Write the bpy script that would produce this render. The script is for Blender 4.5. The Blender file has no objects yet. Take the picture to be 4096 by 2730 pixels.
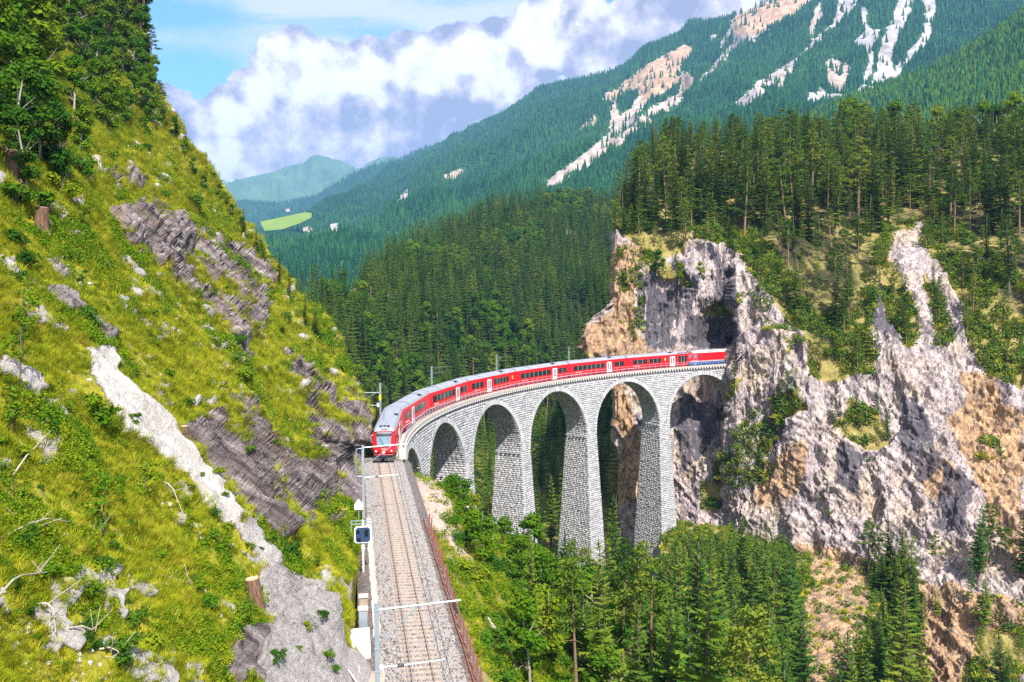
import bpy, math, random
import numpy as np
from mathutils import Vector, Matrix
rnd = random.Random(7)
RNG = np.random.default_rng(11)
S = bpy.context.scene
COL = S.collection

# ------------------------------------------------------------------ camera
F_PX, PITCH, ROLL, CAM_H = 3655.0, 0.0424697, -0.0065335, 17.84
camd = bpy.data.cameras.new('camera')
camd.sensor_width = 36.0
camd.lens = F_PX / 4096 * 36.0
camd.clip_start = 0.5
camd.clip_end = 60000
cam = bpy.data.objects.new('camera', camd)
COL.objects.link(cam)
cam.matrix_world = (Matrix.Translation((0, 0, CAM_H)) @ Matrix.Rotation(math.pi / 2 - PITCH, 4, 'X')
                    @ Matrix.Rotation(ROLL, 4, 'Z'))
S.camera = cam
S.view_settings.view_transform = 'Standard'
S.view_settings.look = 'None'
S.view_settings.gamma = 1.0
S.view_settings.use_curve_mapping = False
S.view_settings.exposure = 0.95
S.cycles.use_denoising = False
S.cycles.max_bounces = 6
S.cycles.diffuse_bounces = 3
S.cycles.transmission_bounces = 4
S.cycles.glossy_bounces = 2
S.cycles.volume_bounces = 0
S.cycles.sample_clamp_indirect = 4.0

# ------------------------------------------------------------------ sun and sky
SUN_EL, SUN_AZ = math.radians(50), math.radians(161)   # azimuth clockwise from +Y: behind the camera and a little to the right
sv = Vector((math.sin(SUN_AZ) * math.cos(SUN_EL), math.cos(SUN_AZ) * math.cos(SUN_EL), math.sin(SUN_EL)))
sd = bpy.data.lights.new('sun', 'SUN')
sd.energy = 4.7
sd.angle = math.radians(0.55)
sd.color = (1.0, 0.95, 0.87)
sun = bpy.data.objects.new('sun', sd)
COL.objects.link(sun)
sun.rotation_euler = sv.to_track_quat('Z', 'Y').to_euler()


class NT:
    """small helper round a node tree"""
    def __init__(self, nt):
        self.nt = nt

    def n(self, typ, **kw):
        nd = self.nt.nodes.new(typ)
        for k, v in kw.items():
            setattr(nd, k, v)
        return nd

    def put(self, sock, v):
        if v is None:
            return
        if hasattr(v, 'is_linked') or hasattr(v, 'links'):
            self.nt.links.new(v, sock)
        else:
            if sock.type == 'RGBA' and not isinstance(v, (int, float)) and len(v) == 3:
                v = (*v, 1.0)
            sock.default_value = v

    def math(self, op, a, b=None, c=None, clamp=False):
        nd = self.n('ShaderNodeMath', operation=op)
        nd.use_clamp = clamp
        for i, v in enumerate((a, b, c)):
            if v is not None:
                self.put(nd.inputs[i], v)
        return nd.outputs[0]

    def vmath(self, op, a, b=None):
        nd = self.n('ShaderNodeVectorMath', operation=op)
        self.put(nd.inputs[0], a)
        if b is not None:
            self.put(nd.inputs[1], b)
        return nd.outputs[0]

    def mix(self, fac, a, b, blend='MIX'):
        nd = self.n('ShaderNodeMix', data_type='RGBA', blend_type=blend)
        self.put(nd.inputs[0], fac)
        self.put(nd.inputs[6], a)
        self.put(nd.inputs[7], b)
        return nd.outputs[2]

    def noise(self, vec=None, scale=1.0, detail=4.0, rough=0.6, dist=0.0, color=False):
        nd = self.n('ShaderNodeTexNoise')
        if vec is not None:
            self.put(nd.inputs['Vector'], vec)
        nd.inputs['Scale'].default_value = scale
        nd.inputs['Detail'].default_value = detail
        nd.inputs['Roughness'].default_value = rough
        nd.inputs['Distortion'].default_value = dist
        return nd.outputs[1 if color else 0]

    def voronoi(self, vec=None, scale=1.0, feature='F1', out='Distance'):
        nd = self.n('ShaderNodeTexVoronoi', feature=feature)
        if vec is not None:
            self.put(nd.inputs['Vector'], vec)
        nd.inputs['Scale'].default_value = scale
        return nd.outputs[out]

    def ramp(self, fac, stops, interp='LINEAR'):
        nd = self.n('ShaderNodeValToRGB')
        cr = nd.color_ramp
        cr.interpolation = interp
        while len(cr.elements) < len(stops):
            cr.elements.new(0.5)
        for e, (p, c) in zip(cr.elements, stops):
            e.position = p
            e.color = (*c, 1) if len(c) == 3 else c
        self.put(nd.inputs[0], fac)
        return nd.outputs[0]

    def smooth(self, x, lo, hi):
        nd = self.n('ShaderNodeMapRange', interpolation_type='SMOOTHSTEP')
        self.put(nd.inputs[0], x)
        nd.inputs[1].default_value = lo
        nd.inputs[2].default_value = hi
        return nd.outputs[0]

    def mapping(self, vec, scale=(1, 1, 1), rot=(0, 0, 0), loc=(0, 0, 0)):
        nd = self.n('ShaderNodeMapping')
        self.put(nd.inputs[0], vec)
        nd.inputs['Scale'].default_value = scale
        nd.inputs['Rotation'].default_value = rot
        nd.inputs['Location'].default_value = loc
        return nd.outputs[0]

    def pos(self):
        return self.n('ShaderNodeNewGeometry').outputs['Position']

    def obco(self):
        return self.n('ShaderNodeTexCoord').outputs['Object']

    def attr(self, name):
        return self.n('ShaderNodeAttribute', attribute_name=name).outputs['Fac']

    def rand(self):
        return self.n('ShaderNodeObjectInfo').outputs['Random']

    def bump(self, h, strength=0.5, dist=0.1):
        nd = self.n('ShaderNodeBump')
        self.put(nd.inputs['Height'], h)
        nd.inputs['Strength'].default_value = strength
        nd.inputs['Distance'].default_value = dist
        return nd.outputs[0]


# world: physical sky, with the cloud cover the photograph shows, as a function of direction only
world = bpy.data.worlds.new('World')
S.world = world
world.use_nodes = True
wt = world.node_tree
wt.nodes.clear()
W_ = NT(wt)
wout = W_.n('ShaderNodeOutputWorld')
sky = W_.n('ShaderNodeTexSky', sky_type='NISHITA')
sky.sun_disc = False
sky.sun_elevation = SUN_EL
sky.sun_rotation = SUN_AZ
sky.altitude = 1100
sky.air_density = 1.0
sky.dust_density = 0.6
sky.ozone_density = 2.0
bg_sky = W_.n('ShaderNodeBackground')
skyc = W_.mix(1.0, sky.outputs[0], (0.55, 0.95, 1.2), 'MULTIPLY')
W_.put(bg_sky.inputs[0], skyc)
bg_sky.inputs[1].default_value = 0.13
gen = W_.n('ShaderNodeTexCoord').outputs['Generated']
sx = W_.n('ShaderNodeSeparateXYZ')
W_.put(sx.inputs[0], gen)
az = W_.math('ARCTAN2', sx.outputs[0], sx.outputs[1])
el = W_.math('ARCSINE', sx.outputs[2])
cb = W_.n('ShaderNodeCombineXYZ')
W_.put(cb.inputs[0], az)
W_.put(cb.inputs[1], el)
ae = cb.outputs[0]
# billow displacement of the sky coordinates
nz = W_.noise(ae, 14.0, 10.0, 0.58, 0.0)
nz2 = W_.noise(ae, 45.0, 6.0, 0.55, 0.0)


def sky_blobs(blobs, soft, amp, amp2):
    out = None
    for (u, v, r, asp) in blobs:
        c = ((u - 1176) / 2099, (695 - v) / 2099, 0)
        d = W_.vmath('SUBTRACT', ae, c)
        d = W_.vmath('MULTIPLY', d, (asp, 1, 0))
        ln = W_.n('ShaderNodeVectorMath', operation='LENGTH')
        W_.put(ln.inputs[0], d)
        q = W_.math('SUBTRACT', 1.0, W_.math('DIVIDE', ln.outputs['Value'], r / 2099))
        q = W_.math('MULTIPLY', q, r / 100)
        out = q if out is None else W_.math('MAXIMUM', out, q)
    out = W_.math('ADD', out, W_.math('MULTIPLY', W_.math('SUBTRACT', nz, 0.5), amp))
    out = W_.math('ADD', out, W_.math('MULTIPLY', W_.math('SUBTRACT', nz2, 0.5), amp2))
    return W_.smooth(out, 0.0, soft)


# thin high veil everywhere, thinner in two blue streaks
veil_n = W_.noise(W_.mapping(ae, (1.2, 5.0, 1)), 3.2, 6.0, 0.55, 0.4)
veil = W_.smooth(veil_n, 0.26, 0.52)
streaks = sky_blobs([(470, 215, 85, 0.42), (440, 92, 70, 0.28), (880, 108, 40, 0.25), (1390, 40, 60, 0.8), (1530, 110, 80, 0.8)], 0.55, 0.5, 0.2)
veil = W_.math('MAXIMUM', veil, 0.45)
veil = W_.math('MULTIPLY', veil, W_.math('SUBTRACT', 1.0, W_.math('MULTIPLY', streaks, 0.97)))
veil = W_.math('ADD', W_.math('MULTIPLY', veil, 0.88), 0.06)
# heaped cloud bank
bank = sky_blobs([(690, 185, 92, 1), (760, 200, 85, 1), (610, 250, 66, 1), (560, 300, 76, 1), (490, 310, 52, 1), (860, 190, 80, 1),
                  (960, 190, 95, .9), (1060, 185, 110, 1), (1170, 165, 105, 1), (1260, 110, 95, 1), (1330, 100, 85, .9), (1400, 140, 95, .7), (1000, 290, 150, .7),
                  (800, 320, 160, .6), (620, 370, 130, .7), (480, 390, 90, .9), (430, 275, 48, .8), (1180, 270, 120, .8), (1600, 60, 90, .6), (1470, 110, 80, .6), 
                  (-900, 120, 300, .5), (-1700, 200, 300, .5), (2900, 120, 320, .5), (4200, 160, 300, .5), (5600, 140, 340, .5), (-3500, 120, 320, .5), (-200, -200, 260, .4), (1900, -300, 300, .4), (900, -500, 300, .4)],
                 0.075, 0.40, 0.26)
whitetop = sky_blobs([(690, 180, 92, 1), (760, 195, 85, 1), (840, 185, 80, 1), (610, 245, 62, 1), (560, 290, 64, 1), (490, 300, 46, 1), (1000, 170, 75, .8),
                      (1100, 150, 75, .8), (1240, 90, 80, .8), (1270, 140, 60, .8), (480, 380, 60, .9), (860, 240, 50, .8), (1120, 210, 60, .6), (560, 360, 45, 1),
                      (-900, 80, 180, .5), (2900, 120, 180, .5), (-1700, 200, 180, .5), (4200, 160, 160, .5), (5600, 140, 200, .5)], 0.42, 0.80, 0.50)
bn_a = W_.noise(ae, 11.0, 7.0, 0.55)
bn_b = W_.noise(W_.vmath('ADD', ae, (-0.012, 0.02, 0)), 11.0, 7.0, 0.55)
relief = W_.math('MULTIPLY', W_.math('SUBTRACT', bn_a, bn_b), 4.6)
shade = W_.math('ADD', W_.math('MULTIPLY', whitetop, 0.66), W_.math('ADD', 0.24, relief), None, True)
cloudcol = W_.ramp(shade, [(0.0, (0.40, 0.43, 0.60)), (0.28, (0.60, 0.59, 0.74)), (0.5, (0.80, 0.76, 0.89)), (0.72, (1.0, 1.0, 1.02)), (1.0, (1.15, 1.15, 1.15))])
ccol = W_.mix(bank, (0.80, 0.85, 1.04), cloudcol)
cmask = W_.math('MAXIMUM', veil, bank)
cmask = W_.math('MULTIPLY', cmask, W_.smooth(el, -0.05, 0.02))
bg_c = W_.n('ShaderNodeBackground')
W_.put(bg_c.inputs[0], ccol)
bg_c.inputs[1].default_value = 0.62
mixw = W_.n('ShaderNodeMixShader')
W_.put(mixw.inputs[0], cmask)
W_.put(mixw.inputs[1], bg_sky.outputs[0])
W_.put(mixw.inputs[2], bg_c.outputs[0])
W_.put(wout.inputs[0], mixw.outputs[0])

# ------------------------------------------------------------------ geometry helpers
_c, _s = math.cos(ROLL), math.sin(ROLL)


def P3(u, v, D):
    """world point seen at (u, v) of a 2353 x 1568 picture at forward distance D"""
    u, v, D = np.asarray(u, float), np.asarray(v, float), np.asarray(D, float)
    X = u * 4096 / 2353 - 2048
    Y = v * 2730 / 1568 - 1365
    a = (_c * X + _s * Y) / F_PX
    b = (-_s * X + _c * Y) / F_PX
    return np.stack([a * D, (math.cos(PITCH) - b * math.sin(PITCH)) * D,
                     CAM_H + (-math.sin(PITCH) - b * math.cos(PITCH)) * D], -1)


def PJ(P):
    """inverse of P3: (u, v, D)"""
    P = np.asarray(P, float)
    X, Y, Z = P[..., 0], P[..., 1], P[..., 2] - CAM_H
    yc = Y * math.cos(PITCH) - Z * math.sin(PITCH)
    zc = Z * math.cos(PITCH) + Y * math.sin(PITCH)
    yc = np.where(np.abs(yc) < 1e-3, 1e-3, yc)
    a = F_PX * X / yc
    b = -F_PX * zc / yc
    return (2048 + _c * a - _s * b) * 2353 / 4096, (1365 + _s * a + _c * b) * 1568 / 2730, yc


def _hash(ix, iy, iz, seed):
    h = (ix.astype(np.int64) * 374761393 + iy.astype(np.int64) * 668265263 + iz.astype(np.int64) * 2147483647 + seed * 1274126177) & 0xffffffff
    h = ((h ^ (h >> 13)) * 1274126177) & 0xffffffff
    h = ((h ^ (h >> 16)) * 2246822519) & 0xffffffff
    return ((h ^ (h >> 15)) & 0xffff) / 32767.5 - 1.0


def vnoise(P, seed=0):
    i = np.floor(P)
    f = P - i
    i = i.astype(np.int64)
    f = f * f * f * (f * (f * 6 - 15) + 10)
    r = 0
    for dx in (0, 1):
        wx = f[..., 0] if dx else 1 - f[..., 0]
        for dy in (0, 1):
            wy = f[..., 1] if dy else 1 - f[..., 1]
            for dz in (0, 1):
                wz = f[..., 2] if dz else 1 - f[..., 2]
                r = r + wx * wy * wz * _hash(i[..., 0] + dx, i[..., 1] + dy, i[..., 2] + dz, seed)
    return r


def fbm(P, octv=5, seed=0, lac=2.03, gain=0.5, ridged=False):
    a, r, t = 1.0, 0, 0
    P = P.copy()
    for o in range(octv):
        n = vnoise(P, seed + o * 17)
        r = r + a * ((1 - 2 * np.abs(n)) if ridged else n)
        t += a
        a *= gain
        P = P * lac + 11.3
    return r / t


def inpoly(u, v, poly):
    r = np.zeros(np.shape(u), bool)
    n = len(poly)
    for i in range(n):
        x1, y1 = poly[i]
        x2, y2 = poly[(i + 1) % n]
        if y1 == y2:
            continue
        c = ((v > y1) != (v > y2)) & (u < (x2 - x1) * (v - y1) / (y2 - y1) + x1)
        r ^= c
    return r


def blur(a, k=1):
    for _ in range(k):
        p = np.pad(a, 1, mode='edge')
        a = (p[:-2, 1:-1] + p[2:, 1:-1] + p[1:-1, :-2] + p[1:-1, 2:] + 2 * p[1:-1, 1:-1]) / 6
    return a


def link(o, parent=None):
    COL.objects.link(o)
    if parent is not None:
        o.parent = parent
    return o


def mesh_np(name, V, F, mat=None, smooth=False, attrs=None, fattrs=None):
    V = np.ascontiguousarray(np.asarray(V, np.float32).reshape(-1, 3))
    me = bpy.data.meshes.new(name)
    if isinstance(F, np.ndarray):
        k = F.shape[1]
        me.vertices.add(len(V))
        me.vertices.foreach_set('co', V.ravel())
        me.loops.add(F.size)
        me.loops.foreach_set('vertex_index', np.ascontiguousarray(F, np.int32).ravel())
        me.polygons.add(len(F))
        me.polygons.foreach_set('loop_start', np.arange(len(F), dtype=np.int32) * k)
        me.update(calc_edges=True)
    else:
        me.from_pydata(V.tolist(), [], F)
    if attrs:
        for k, a in attrs.items():
            at = me.attributes.new(k, 'FLOAT', 'POINT')
            at.data.foreach_set('value', np.ascontiguousarray(a, np.float32).ravel())
    if fattrs:
        for k, a in fattrs.items():
            at = me.attributes.new(k, 'FLOAT', 'FACE')
            at.data.foreach_set('value', np.ascontiguousarray(a, np.float32).ravel())
    if mat is not None:
        me.materials.append(mat)
    if smooth:
        me.polygons.foreach_set('use_smooth', np.ones(len(me.polygons), bool))
    me.validate()
    return me


def mob(name, V, F, mat=None, parent=None, smooth=False, attrs=None, fattrs=None):
    return link(bpy.data.objects.new(name, mesh_np(name, V, F, mat, smooth, attrs, fattrs)), parent)


def tag(o, label=None, cat=None, group=None, kind=None):
    if label:
        o['label'] = label
    if cat:
        o['category'] = cat
    if group:
        o['group'] = group
    if kind:
        o['kind'] = kind
    return o


def empty(name, loc, rotz=0.0):
    o = bpy.data.objects.new(name, None)
    o.empty_display_size = 0.3
    o.location = loc
    o.rotation_euler = (0, 0, rotz)
    return link(o)


def gridF(nv, nu):
    i = np.arange(nv * nu).reshape(nv, nu)
    return np.stack([i[:-1, :-1], i[1:, :-1], i[1:, 1:], i[:-1, 1:]], -1).reshape(-1, 4)


def gnormals(G):
    du = np.gradient(G, axis=1)
    dv = np.gradient(G, axis=0)
    n = np.cross(du, dv)
    n /= np.linalg.norm(n, axis=-1, keepdims=True) + 1e-9
    return n


class MB:
    """collects simple solids into one mesh"""
    def __init__(self):
        self.V, self.F = [], []

    def add(self, V, F):
        b = len(self.V)
        self.V += [tuple(map(float, p)) for p in V]
        self.F += [tuple(i + b for i in f) for f in F]
        return self

    def box(self, c, size, M=None):
        hx, hy, hz = size[0] / 2, size[1] / 2, size[2] / 2
        vs = [Vector((x, y, z)) for x in (-hx, hx) for y in (-hy, hy) for z in (-hz, hz)]
        if M is not None:
            vs = [M @ p for p in vs]
        vs = [p + Vector(c) for p in vs]
        return self.add(vs, [(0, 1, 3, 2), (4, 6, 7, 5), (0, 4, 5, 1), (2, 3, 7, 6), (0, 2, 6, 4), (1, 5, 7, 3)])

    def bar(self, a, b, w, h=None, n=4):
        a, b = Vector(a), Vector(b)
        h = h or w
        d = (b - a).normalized()
        up = Vector((0, 0, 1)) if abs(d.z) < 0.95 else Vector((0, 1, 0))
        x = d.cross(up).normalized()
        y = x.cross(d)
        ring = []
        for k in range(n):
            t = 2 * math.pi * (k + 0.5) / n
            kx = 0.7071 / math.cos(math.pi / 4) if n == 4 else 1
            ring.append(x * math.cos(t) * w / 2 * (1.4142 if n == 4 else 1) + y * math.sin(t) * h / 2 * (1.4142 if n == 4 else 1))
        vs = [a + r for r in ring] + [b + r for r in ring]
        fs = [(k, (k + 1) % n, n + (k + 1) % n, n + k) for k in range(n)] + [tuple(range(n))[::-1], tuple(range(n, 2 * n))]
        return self.add(vs, fs)

    def tube(self, pts, radii, n=6):
        pts = [Vector(p) for p in pts]
        b = len(self.V)
        for i, p in enumerate(pts):
            d = (pts[min(i + 1, len(pts) - 1)] - pts[max(i - 1, 0)]).normalized()
            up = Vector((0, 0, 1)) if abs(d.z) < 0.9 else Vector((1, 0, 0))
            x = d.cross(up).normalized()
            y = x.cross(d)
            r = radii[i] if hasattr(radii, '__len__') else radii
            for k in range(n):
                t = 2 * math.pi * k / n
                self.V.append(tuple(p + x * math.cos(t) * r + y * math.sin(t) * r))
        for i in range(len(pts) - 1):
            for k in range(n):
                self.F.append((b + i * n + k, b + i * n + (k + 1) % n, b + (i + 1) * n + (k + 1) % n, b + (i + 1) * n + k))
        self.F.append(tuple(b + k for k in range(n))[::-1])
        self.F.append(tuple(b + (len(pts) - 1) * n + k for k in range(n)))
        return self

    def mesh(self, name, mat=None, smooth=False):
        return mesh_np(name, self.V, self.F, mat, smooth)

    def build(self, name, mat=None, parent=None, smooth=False):
        return link(bpy.data.objects.new(name, self.mesh(name, mat, smooth)), parent)


# ------------------------------------------------------------------ materials
def pm(name, rough=0.8):
    m = bpy.data.materials.new(name)
    m.use_nodes = True
    t = NT(m.node_tree)
    b = m.node_tree.nodes['Principled BSDF']
    b.inputs['Roughness'].default_value = rough
    b.inputs['Specular IOR Level'].default_value = 0.3
    return m, t, b


def plain(name, col, rough=0.5, metal=0.0, var=0.12, scale=3.0, spec=0.4):
    m, t, b = pm(name, rough)
    n = t.noise(t.obco(), scale, 5, 0.65)
    c = t.mix(t.math('MULTIPLY', t.smooth(n, 0.35, 0.7), var * 2, None, True), col, tuple(x * 0.6 for x in col))
    t.put(b.inputs['Base Color'], c)
    b.inputs['Metallic'].default_value = metal
    b.inputs['Specular IOR Level'].default_value = spec
    return m


def foliage(name, cols, trans=0.3, vscale=0.6, spread=1.0):
    """leaf colour differs from plant to plant and from clump to clump"""
    m = bpy.data.materials.new(name)
    m.use_nodes = True
    nt = m.node_tree
    nt.nodes.clear()
    t = NT(nt)
    out = t.n('ShaderNodeOutputMaterial')
    r = t.rand()
    n = t.noise(t.pos(), vscale, 3, 0.6)
    x = t.math('ADD', t.math('MULTIPLY', r, 0.55 * spread), t.math('MULTIPLY', n, 0.75))
    x = t.math('SUBTRACT', x, 0.15, None, True)
    k = len(cols)
    c = t.ramp(x, [(0.08 + 0.84 * i / (k - 1), cc) for i, cc in enumerate(cols)])
    d = t.n('ShaderNodeBsdfDiffuse')
    tr = t.n('ShaderNodeBsdfTranslucent')
    t.put(d.inputs[0], c)
    t.put(tr.inputs[0], t.mix(0.5, c, (0.16, 0.2, 0.02)))
    mx = t.n('ShaderNodeMixShader')
    mx.inputs[0].default_value = trans
    t.put(mx.inputs[1], d.outputs[0])
    t.put(mx.inputs[2], tr.outputs[0])
    t.put(out.inputs[0], mx.outputs[0])
    return m


M = {}
M['spruce'] = foliage('spruce_needles', [(0.02, 0.055, 0.015), (0.055, 0.13, 0.02), (0.12, 0.195, 0.02), (0.22, 0.245, 0.03)], 0.2, 0.25)
M['spruce_far'] = foliage('distant_needles', [(0.008, 0.05, 0.03), (0.016, 0.085, 0.035), (0.035, 0.14, 0.04), (0.075, 0.2, 0.045)], 0.1, 0.004)
M['pine'] = foliage('pine_needles', [(0.026, 0.065, 0.014), (0.06, 0.12, 0.016), (0.115, 0.175, 0.02), (0.21, 0.22, 0.03)], 0.2, 0.3)
M['leaf'] = foliage('broad_leaves', [(0.04, 0.12, 0.008), (0.085, 0.19, 0.01), (0.17, 0.26, 0.012), (0.27, 0.30, 0.02)], 0.35, 0.3)
M['leaf_dark'] = foliage('dark_leaves', [(0.02, 0.07, 0.01), (0.035, 0.11, 0.012), (0.07, 0.16, 0.012), (0.13, 0.2, 0.015)], 0.3, 0.3)
M['grass'] = foliage('slope_grass', [(0.15, 0.24, 0.014), (0.33, 0.38, 0.018), (0.50, 0.49, 0.03), (0.60, 0.50, 0.09)], 0.35, 0.35)
M['herb'] = foliage('leafy_herbs', [(0.05, 0.14, 0.008), (0.11, 0.22, 0.01), (0.22, 0.28, 0.012), (0.34, 0.32, 0.02)], 0.35, 0.3)


def bark(name, a, b_):
    m, t, b = pm(name, 0.95)
    n = t.noise(t.mapping(t.obco(), (5, 5, 0.8)), 3, 5, 0.7)
    t.put(b.inputs['Base Color'], t.ramp(n, [(0.3, a), (0.7, b_)]))
    t.put(b.inputs['Normal'], t.bump(n, 0.8, 0.08))
    return m


M['bark'] = bark('spruce_bark', (0.07, 0.05, 0.04), (0.24, 0.19, 0.15))
M['bark_pine'] = bark('pine_bark', (0.12, 0.07, 0.045), (0.36, 0.22, 0.14))
M['bark_pale'] = bark('pale_bark', (0.20, 0.17, 0.13), (0.5, 0.45, 0.38))
M['bark_stump'] = bark('stump_bark', (0.05, 0.025, 0.016), (0.30, 0.17, 0.11))
M['deadwood'] = bark('bleached_wood', (0.3, 0.25, 0.19), (0.62, 0.55, 0.45))
M['cutwood'] = plain('cut_wood', (0.52, 0.38, 0.24), 0.8)


def left_hill_mat():
    m, t, b = pm('hillside_turf_and_rock', 0.95)
    p = t.pos()
    rock, tone = t.attr('rock'), t.attr('tone')
    n1 = t.noise(p, 0.35, 6, 0.65)
    n2 = t.noise(p, 1.6, 6, 0.7)
    stq = t.n('ShaderNodeCombineXYZ')
    for k_, (ax_, sc_) in enumerate((((0.62, 0.45, -0.64), 0.22), ((0.59, -0.81, 0.0), 1.7), ((0.52, 0.38, 0.77), 1.7))):
        dt_ = t.n('ShaderNodeVectorMath', operation='DOT_PRODUCT')
        t.put(dt_.inputs[0], p)
        dt_.inputs[1].default_value = ax_
        t.put(stq.inputs[k_], t.math('MULTIPLY', dt_.outputs['Value'], sc_))
    st = t.noise(stq.outputs[0], 0.8, 8, 0.72)
    crack = t.voronoi(t.mapping(p, (0.9, 0.45, 1.5), (0.4, 0.5, 0.1)), 0.9, 'DISTANCE_TO_EDGE')
    grass = t.ramp(n1, [(0.25, (0.10, 0.14, 0.01)), (0.45, (0.22, 0.22, 0.012)), (0.6, (0.32, 0.28, 0.018)), (0.78, (0.36, 0.26, 0.06))])
    grass = t.mix(t.smooth(n2, 0.55, 0.8), grass, (0.3, 0.21, 0.11))
    dark = t.ramp(st, [(0.30, (0.03, 0.022, 0.024)), (0.42, (0.11, 0.085, 0.085)), (0.54, (0.27, 0.22, 0.215)), (0.68, (0.54, 0.48, 0.455))])
    dark = t.mix(t.smooth(n1, 0.55, 0.75), dark, (0.30, 0.19, 0.12))
    pale = t.ramp(st, [(0.25, (0.40, 0.35, 0.32)), (0.5, (0.62, 0.56, 0.51)), (0.75, (0.78, 0.73, 0.69))])
    grey = t.ramp(t.noise(p, 5, 7, 0.75), [(0.3, (0.24, 0.21, 0.20)), (0.55, (0.44, 0.40, 0.385)), (0.75, (0.60, 0.56, 0.54))])
    pale = t.mix(t.smooth(tone, 0.6, 0.9), grey, pale)
    rk = t.mix(t.smooth(tone, 0.25, 0.5), dark, pale)
    rk = t.mix(t.math('MULTIPLY', t.math('SUBTRACT', 1.0, t.smooth(crack, 0.0, 0.03)), t.math('MULTIPLY', t.math('SUBTRACT', 1.0, t.smooth(tone, 0.3, 0.55)), 0.35)), rk, (0.04, 0.03, 0.03))
    mask = t.math('ADD', rock, t.math('MULTIPLY', t.math('SUBTRACT', n2, 0.5), 0.7))
    mk = t.smooth(mask, 0.42, 0.56)
    t.put(b.inputs['Base Color'], t.mix(mk, grass, rk))
    h = t.math('MULTIPLY', t.math('ADD', t.math('MULTIPLY', st, 1.0), t.math('MULTIPLY', t.noise(p, 4.0, 6, 0.75), 0.5)), mk)
    t.put(b.inputs['Normal'], t.bump(t.math('ADD', h, t.math('MULTIPLY', n2, 0.6)), 0.9, 0.5))
    return m


def cliff_mat():
    m, t, b = pm('cliff_rock_and_turf', 0.95)
    p = t.pos()
    veg, orange, streak = t.attr('veg'), t.attr('orange'), t.attr('streak')
    n1 = t.noise(p, 0.09, 6, 0.65)
    n2 = t.noise(p, 0.55, 7, 0.7)
    vs = t.noise(t.mapping(p, (1, 1, 0.13)), 0.42, 7, 0.68)
    fine = t.noise(t.mapping(p, (1, 1, 0.5), (0.3, 0.2, 0)), 1.3, 6, 0.75)
    crack = t.voronoi(t.mapping(p, (1, 1, 0.38), (0.35, 0.25, 0)), 0.34, 'DISTANCE_TO_EDGE')
    base = t.ramp(vs, [(0.25, (0.17, 0.135, 0.15)), (0.40, (0.38, 0.31, 0.32)), (0.55, (0.54, 0.445, 0.42)), (0.74, (0.68, 0.60, 0.57))])
    base = t.mix(t.smooth(n1, 0.48, 0.66), base, t.ramp(n2, [(0.3, (0.42, 0.32, 0.22)), (0.7, (0.64, 0.50, 0.36))]))
    org = t.ramp(n2, [(0.3, (0.34, 0.19, 0.10)), (0.55, (0.55, 0.35, 0.19)), (0.75, (0.66, 0.50, 0.32))])
    base = t.mix(t.smooth(t.math('ADD', orange, t.math('MULTIPLY', t.math('SUBTRACT', n1, 0.5), 1.6)), 0.2, 0.85), base, org)
    # dark water stains that run down the face
    sv_ = t.noise(t.mapping(p, (1, 1, 0.07)), 0.85, 8, 0.75)
    sk = t.smooth(t.math('ADD', t.math('MULTIPLY', streak, 0.20), sv_), 0.565, 0.66)
    base = t.mix(t.math('MULTIPLY', sk, 0.88), base, (0.05, 0.05, 0.075))
    base = t.mix(t.math('MULTIPLY', t.math('SUBTRACT', 1.0, t.smooth(crack, 0.0, 0.045)), 0.55), base, (0.08, 0.07, 0.07))
    base = t.mix(t.math('MULTIPLY', t.smooth(fine, 0.56, 0.70), 0.6), base, (0.11, 0.09, 0.09))
    # fractures: one set upright, one set running down to the right
    for ang_, sc_, lim_ in (((1, 1, 0.10), 0.30, 0.028), ((1, 1, 0.12), 0.55, 0.03)):
        rot_ = (0, 0, 0) if sc_ < .4 else (0, math.radians(-35), 0)
        nn_ = t.noise(t.mapping(t.mapping(p, (1, 1, 1), rot_), ang_), sc_, 6, 0.62)
        ln_ = t.math('SUBTRACT', 1.0, t.smooth(t.math('ABSOLUTE', t.math('SUBTRACT', nn_, 0.5)), 0.0, lim_))
        base = t.mix(t.math('MULTIPLY', ln_, 0.7), base, (0.09, 0.075, 0.085))
    turf = t.ramp(n2, [(0.25, (0.12, 0.12, 0.02)), (0.5, (0.30, 0.25, 0.07)), (0.75, (0.50, 0.38, 0.18))])
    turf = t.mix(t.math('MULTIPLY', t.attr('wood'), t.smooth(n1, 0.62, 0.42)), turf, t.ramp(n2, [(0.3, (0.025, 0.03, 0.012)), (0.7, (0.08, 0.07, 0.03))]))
    mk = t.smooth(t.math('ADD', veg, t.math('MULTIPLY', t.math('SUBTRACT', n2, 0.5), 0.9)), 0.4, 0.6)
    t.put(b.inputs['Base Color'], t.mix(mk, base, turf))
    h = t.math('ADD', t.math('MULTIPLY', vs, 1.0), t.math('MULTIPLY', fine, 0.6))
    t.put(b.inputs['Normal'], t.bump(h, 0.9, 0.8))
    return m


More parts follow.
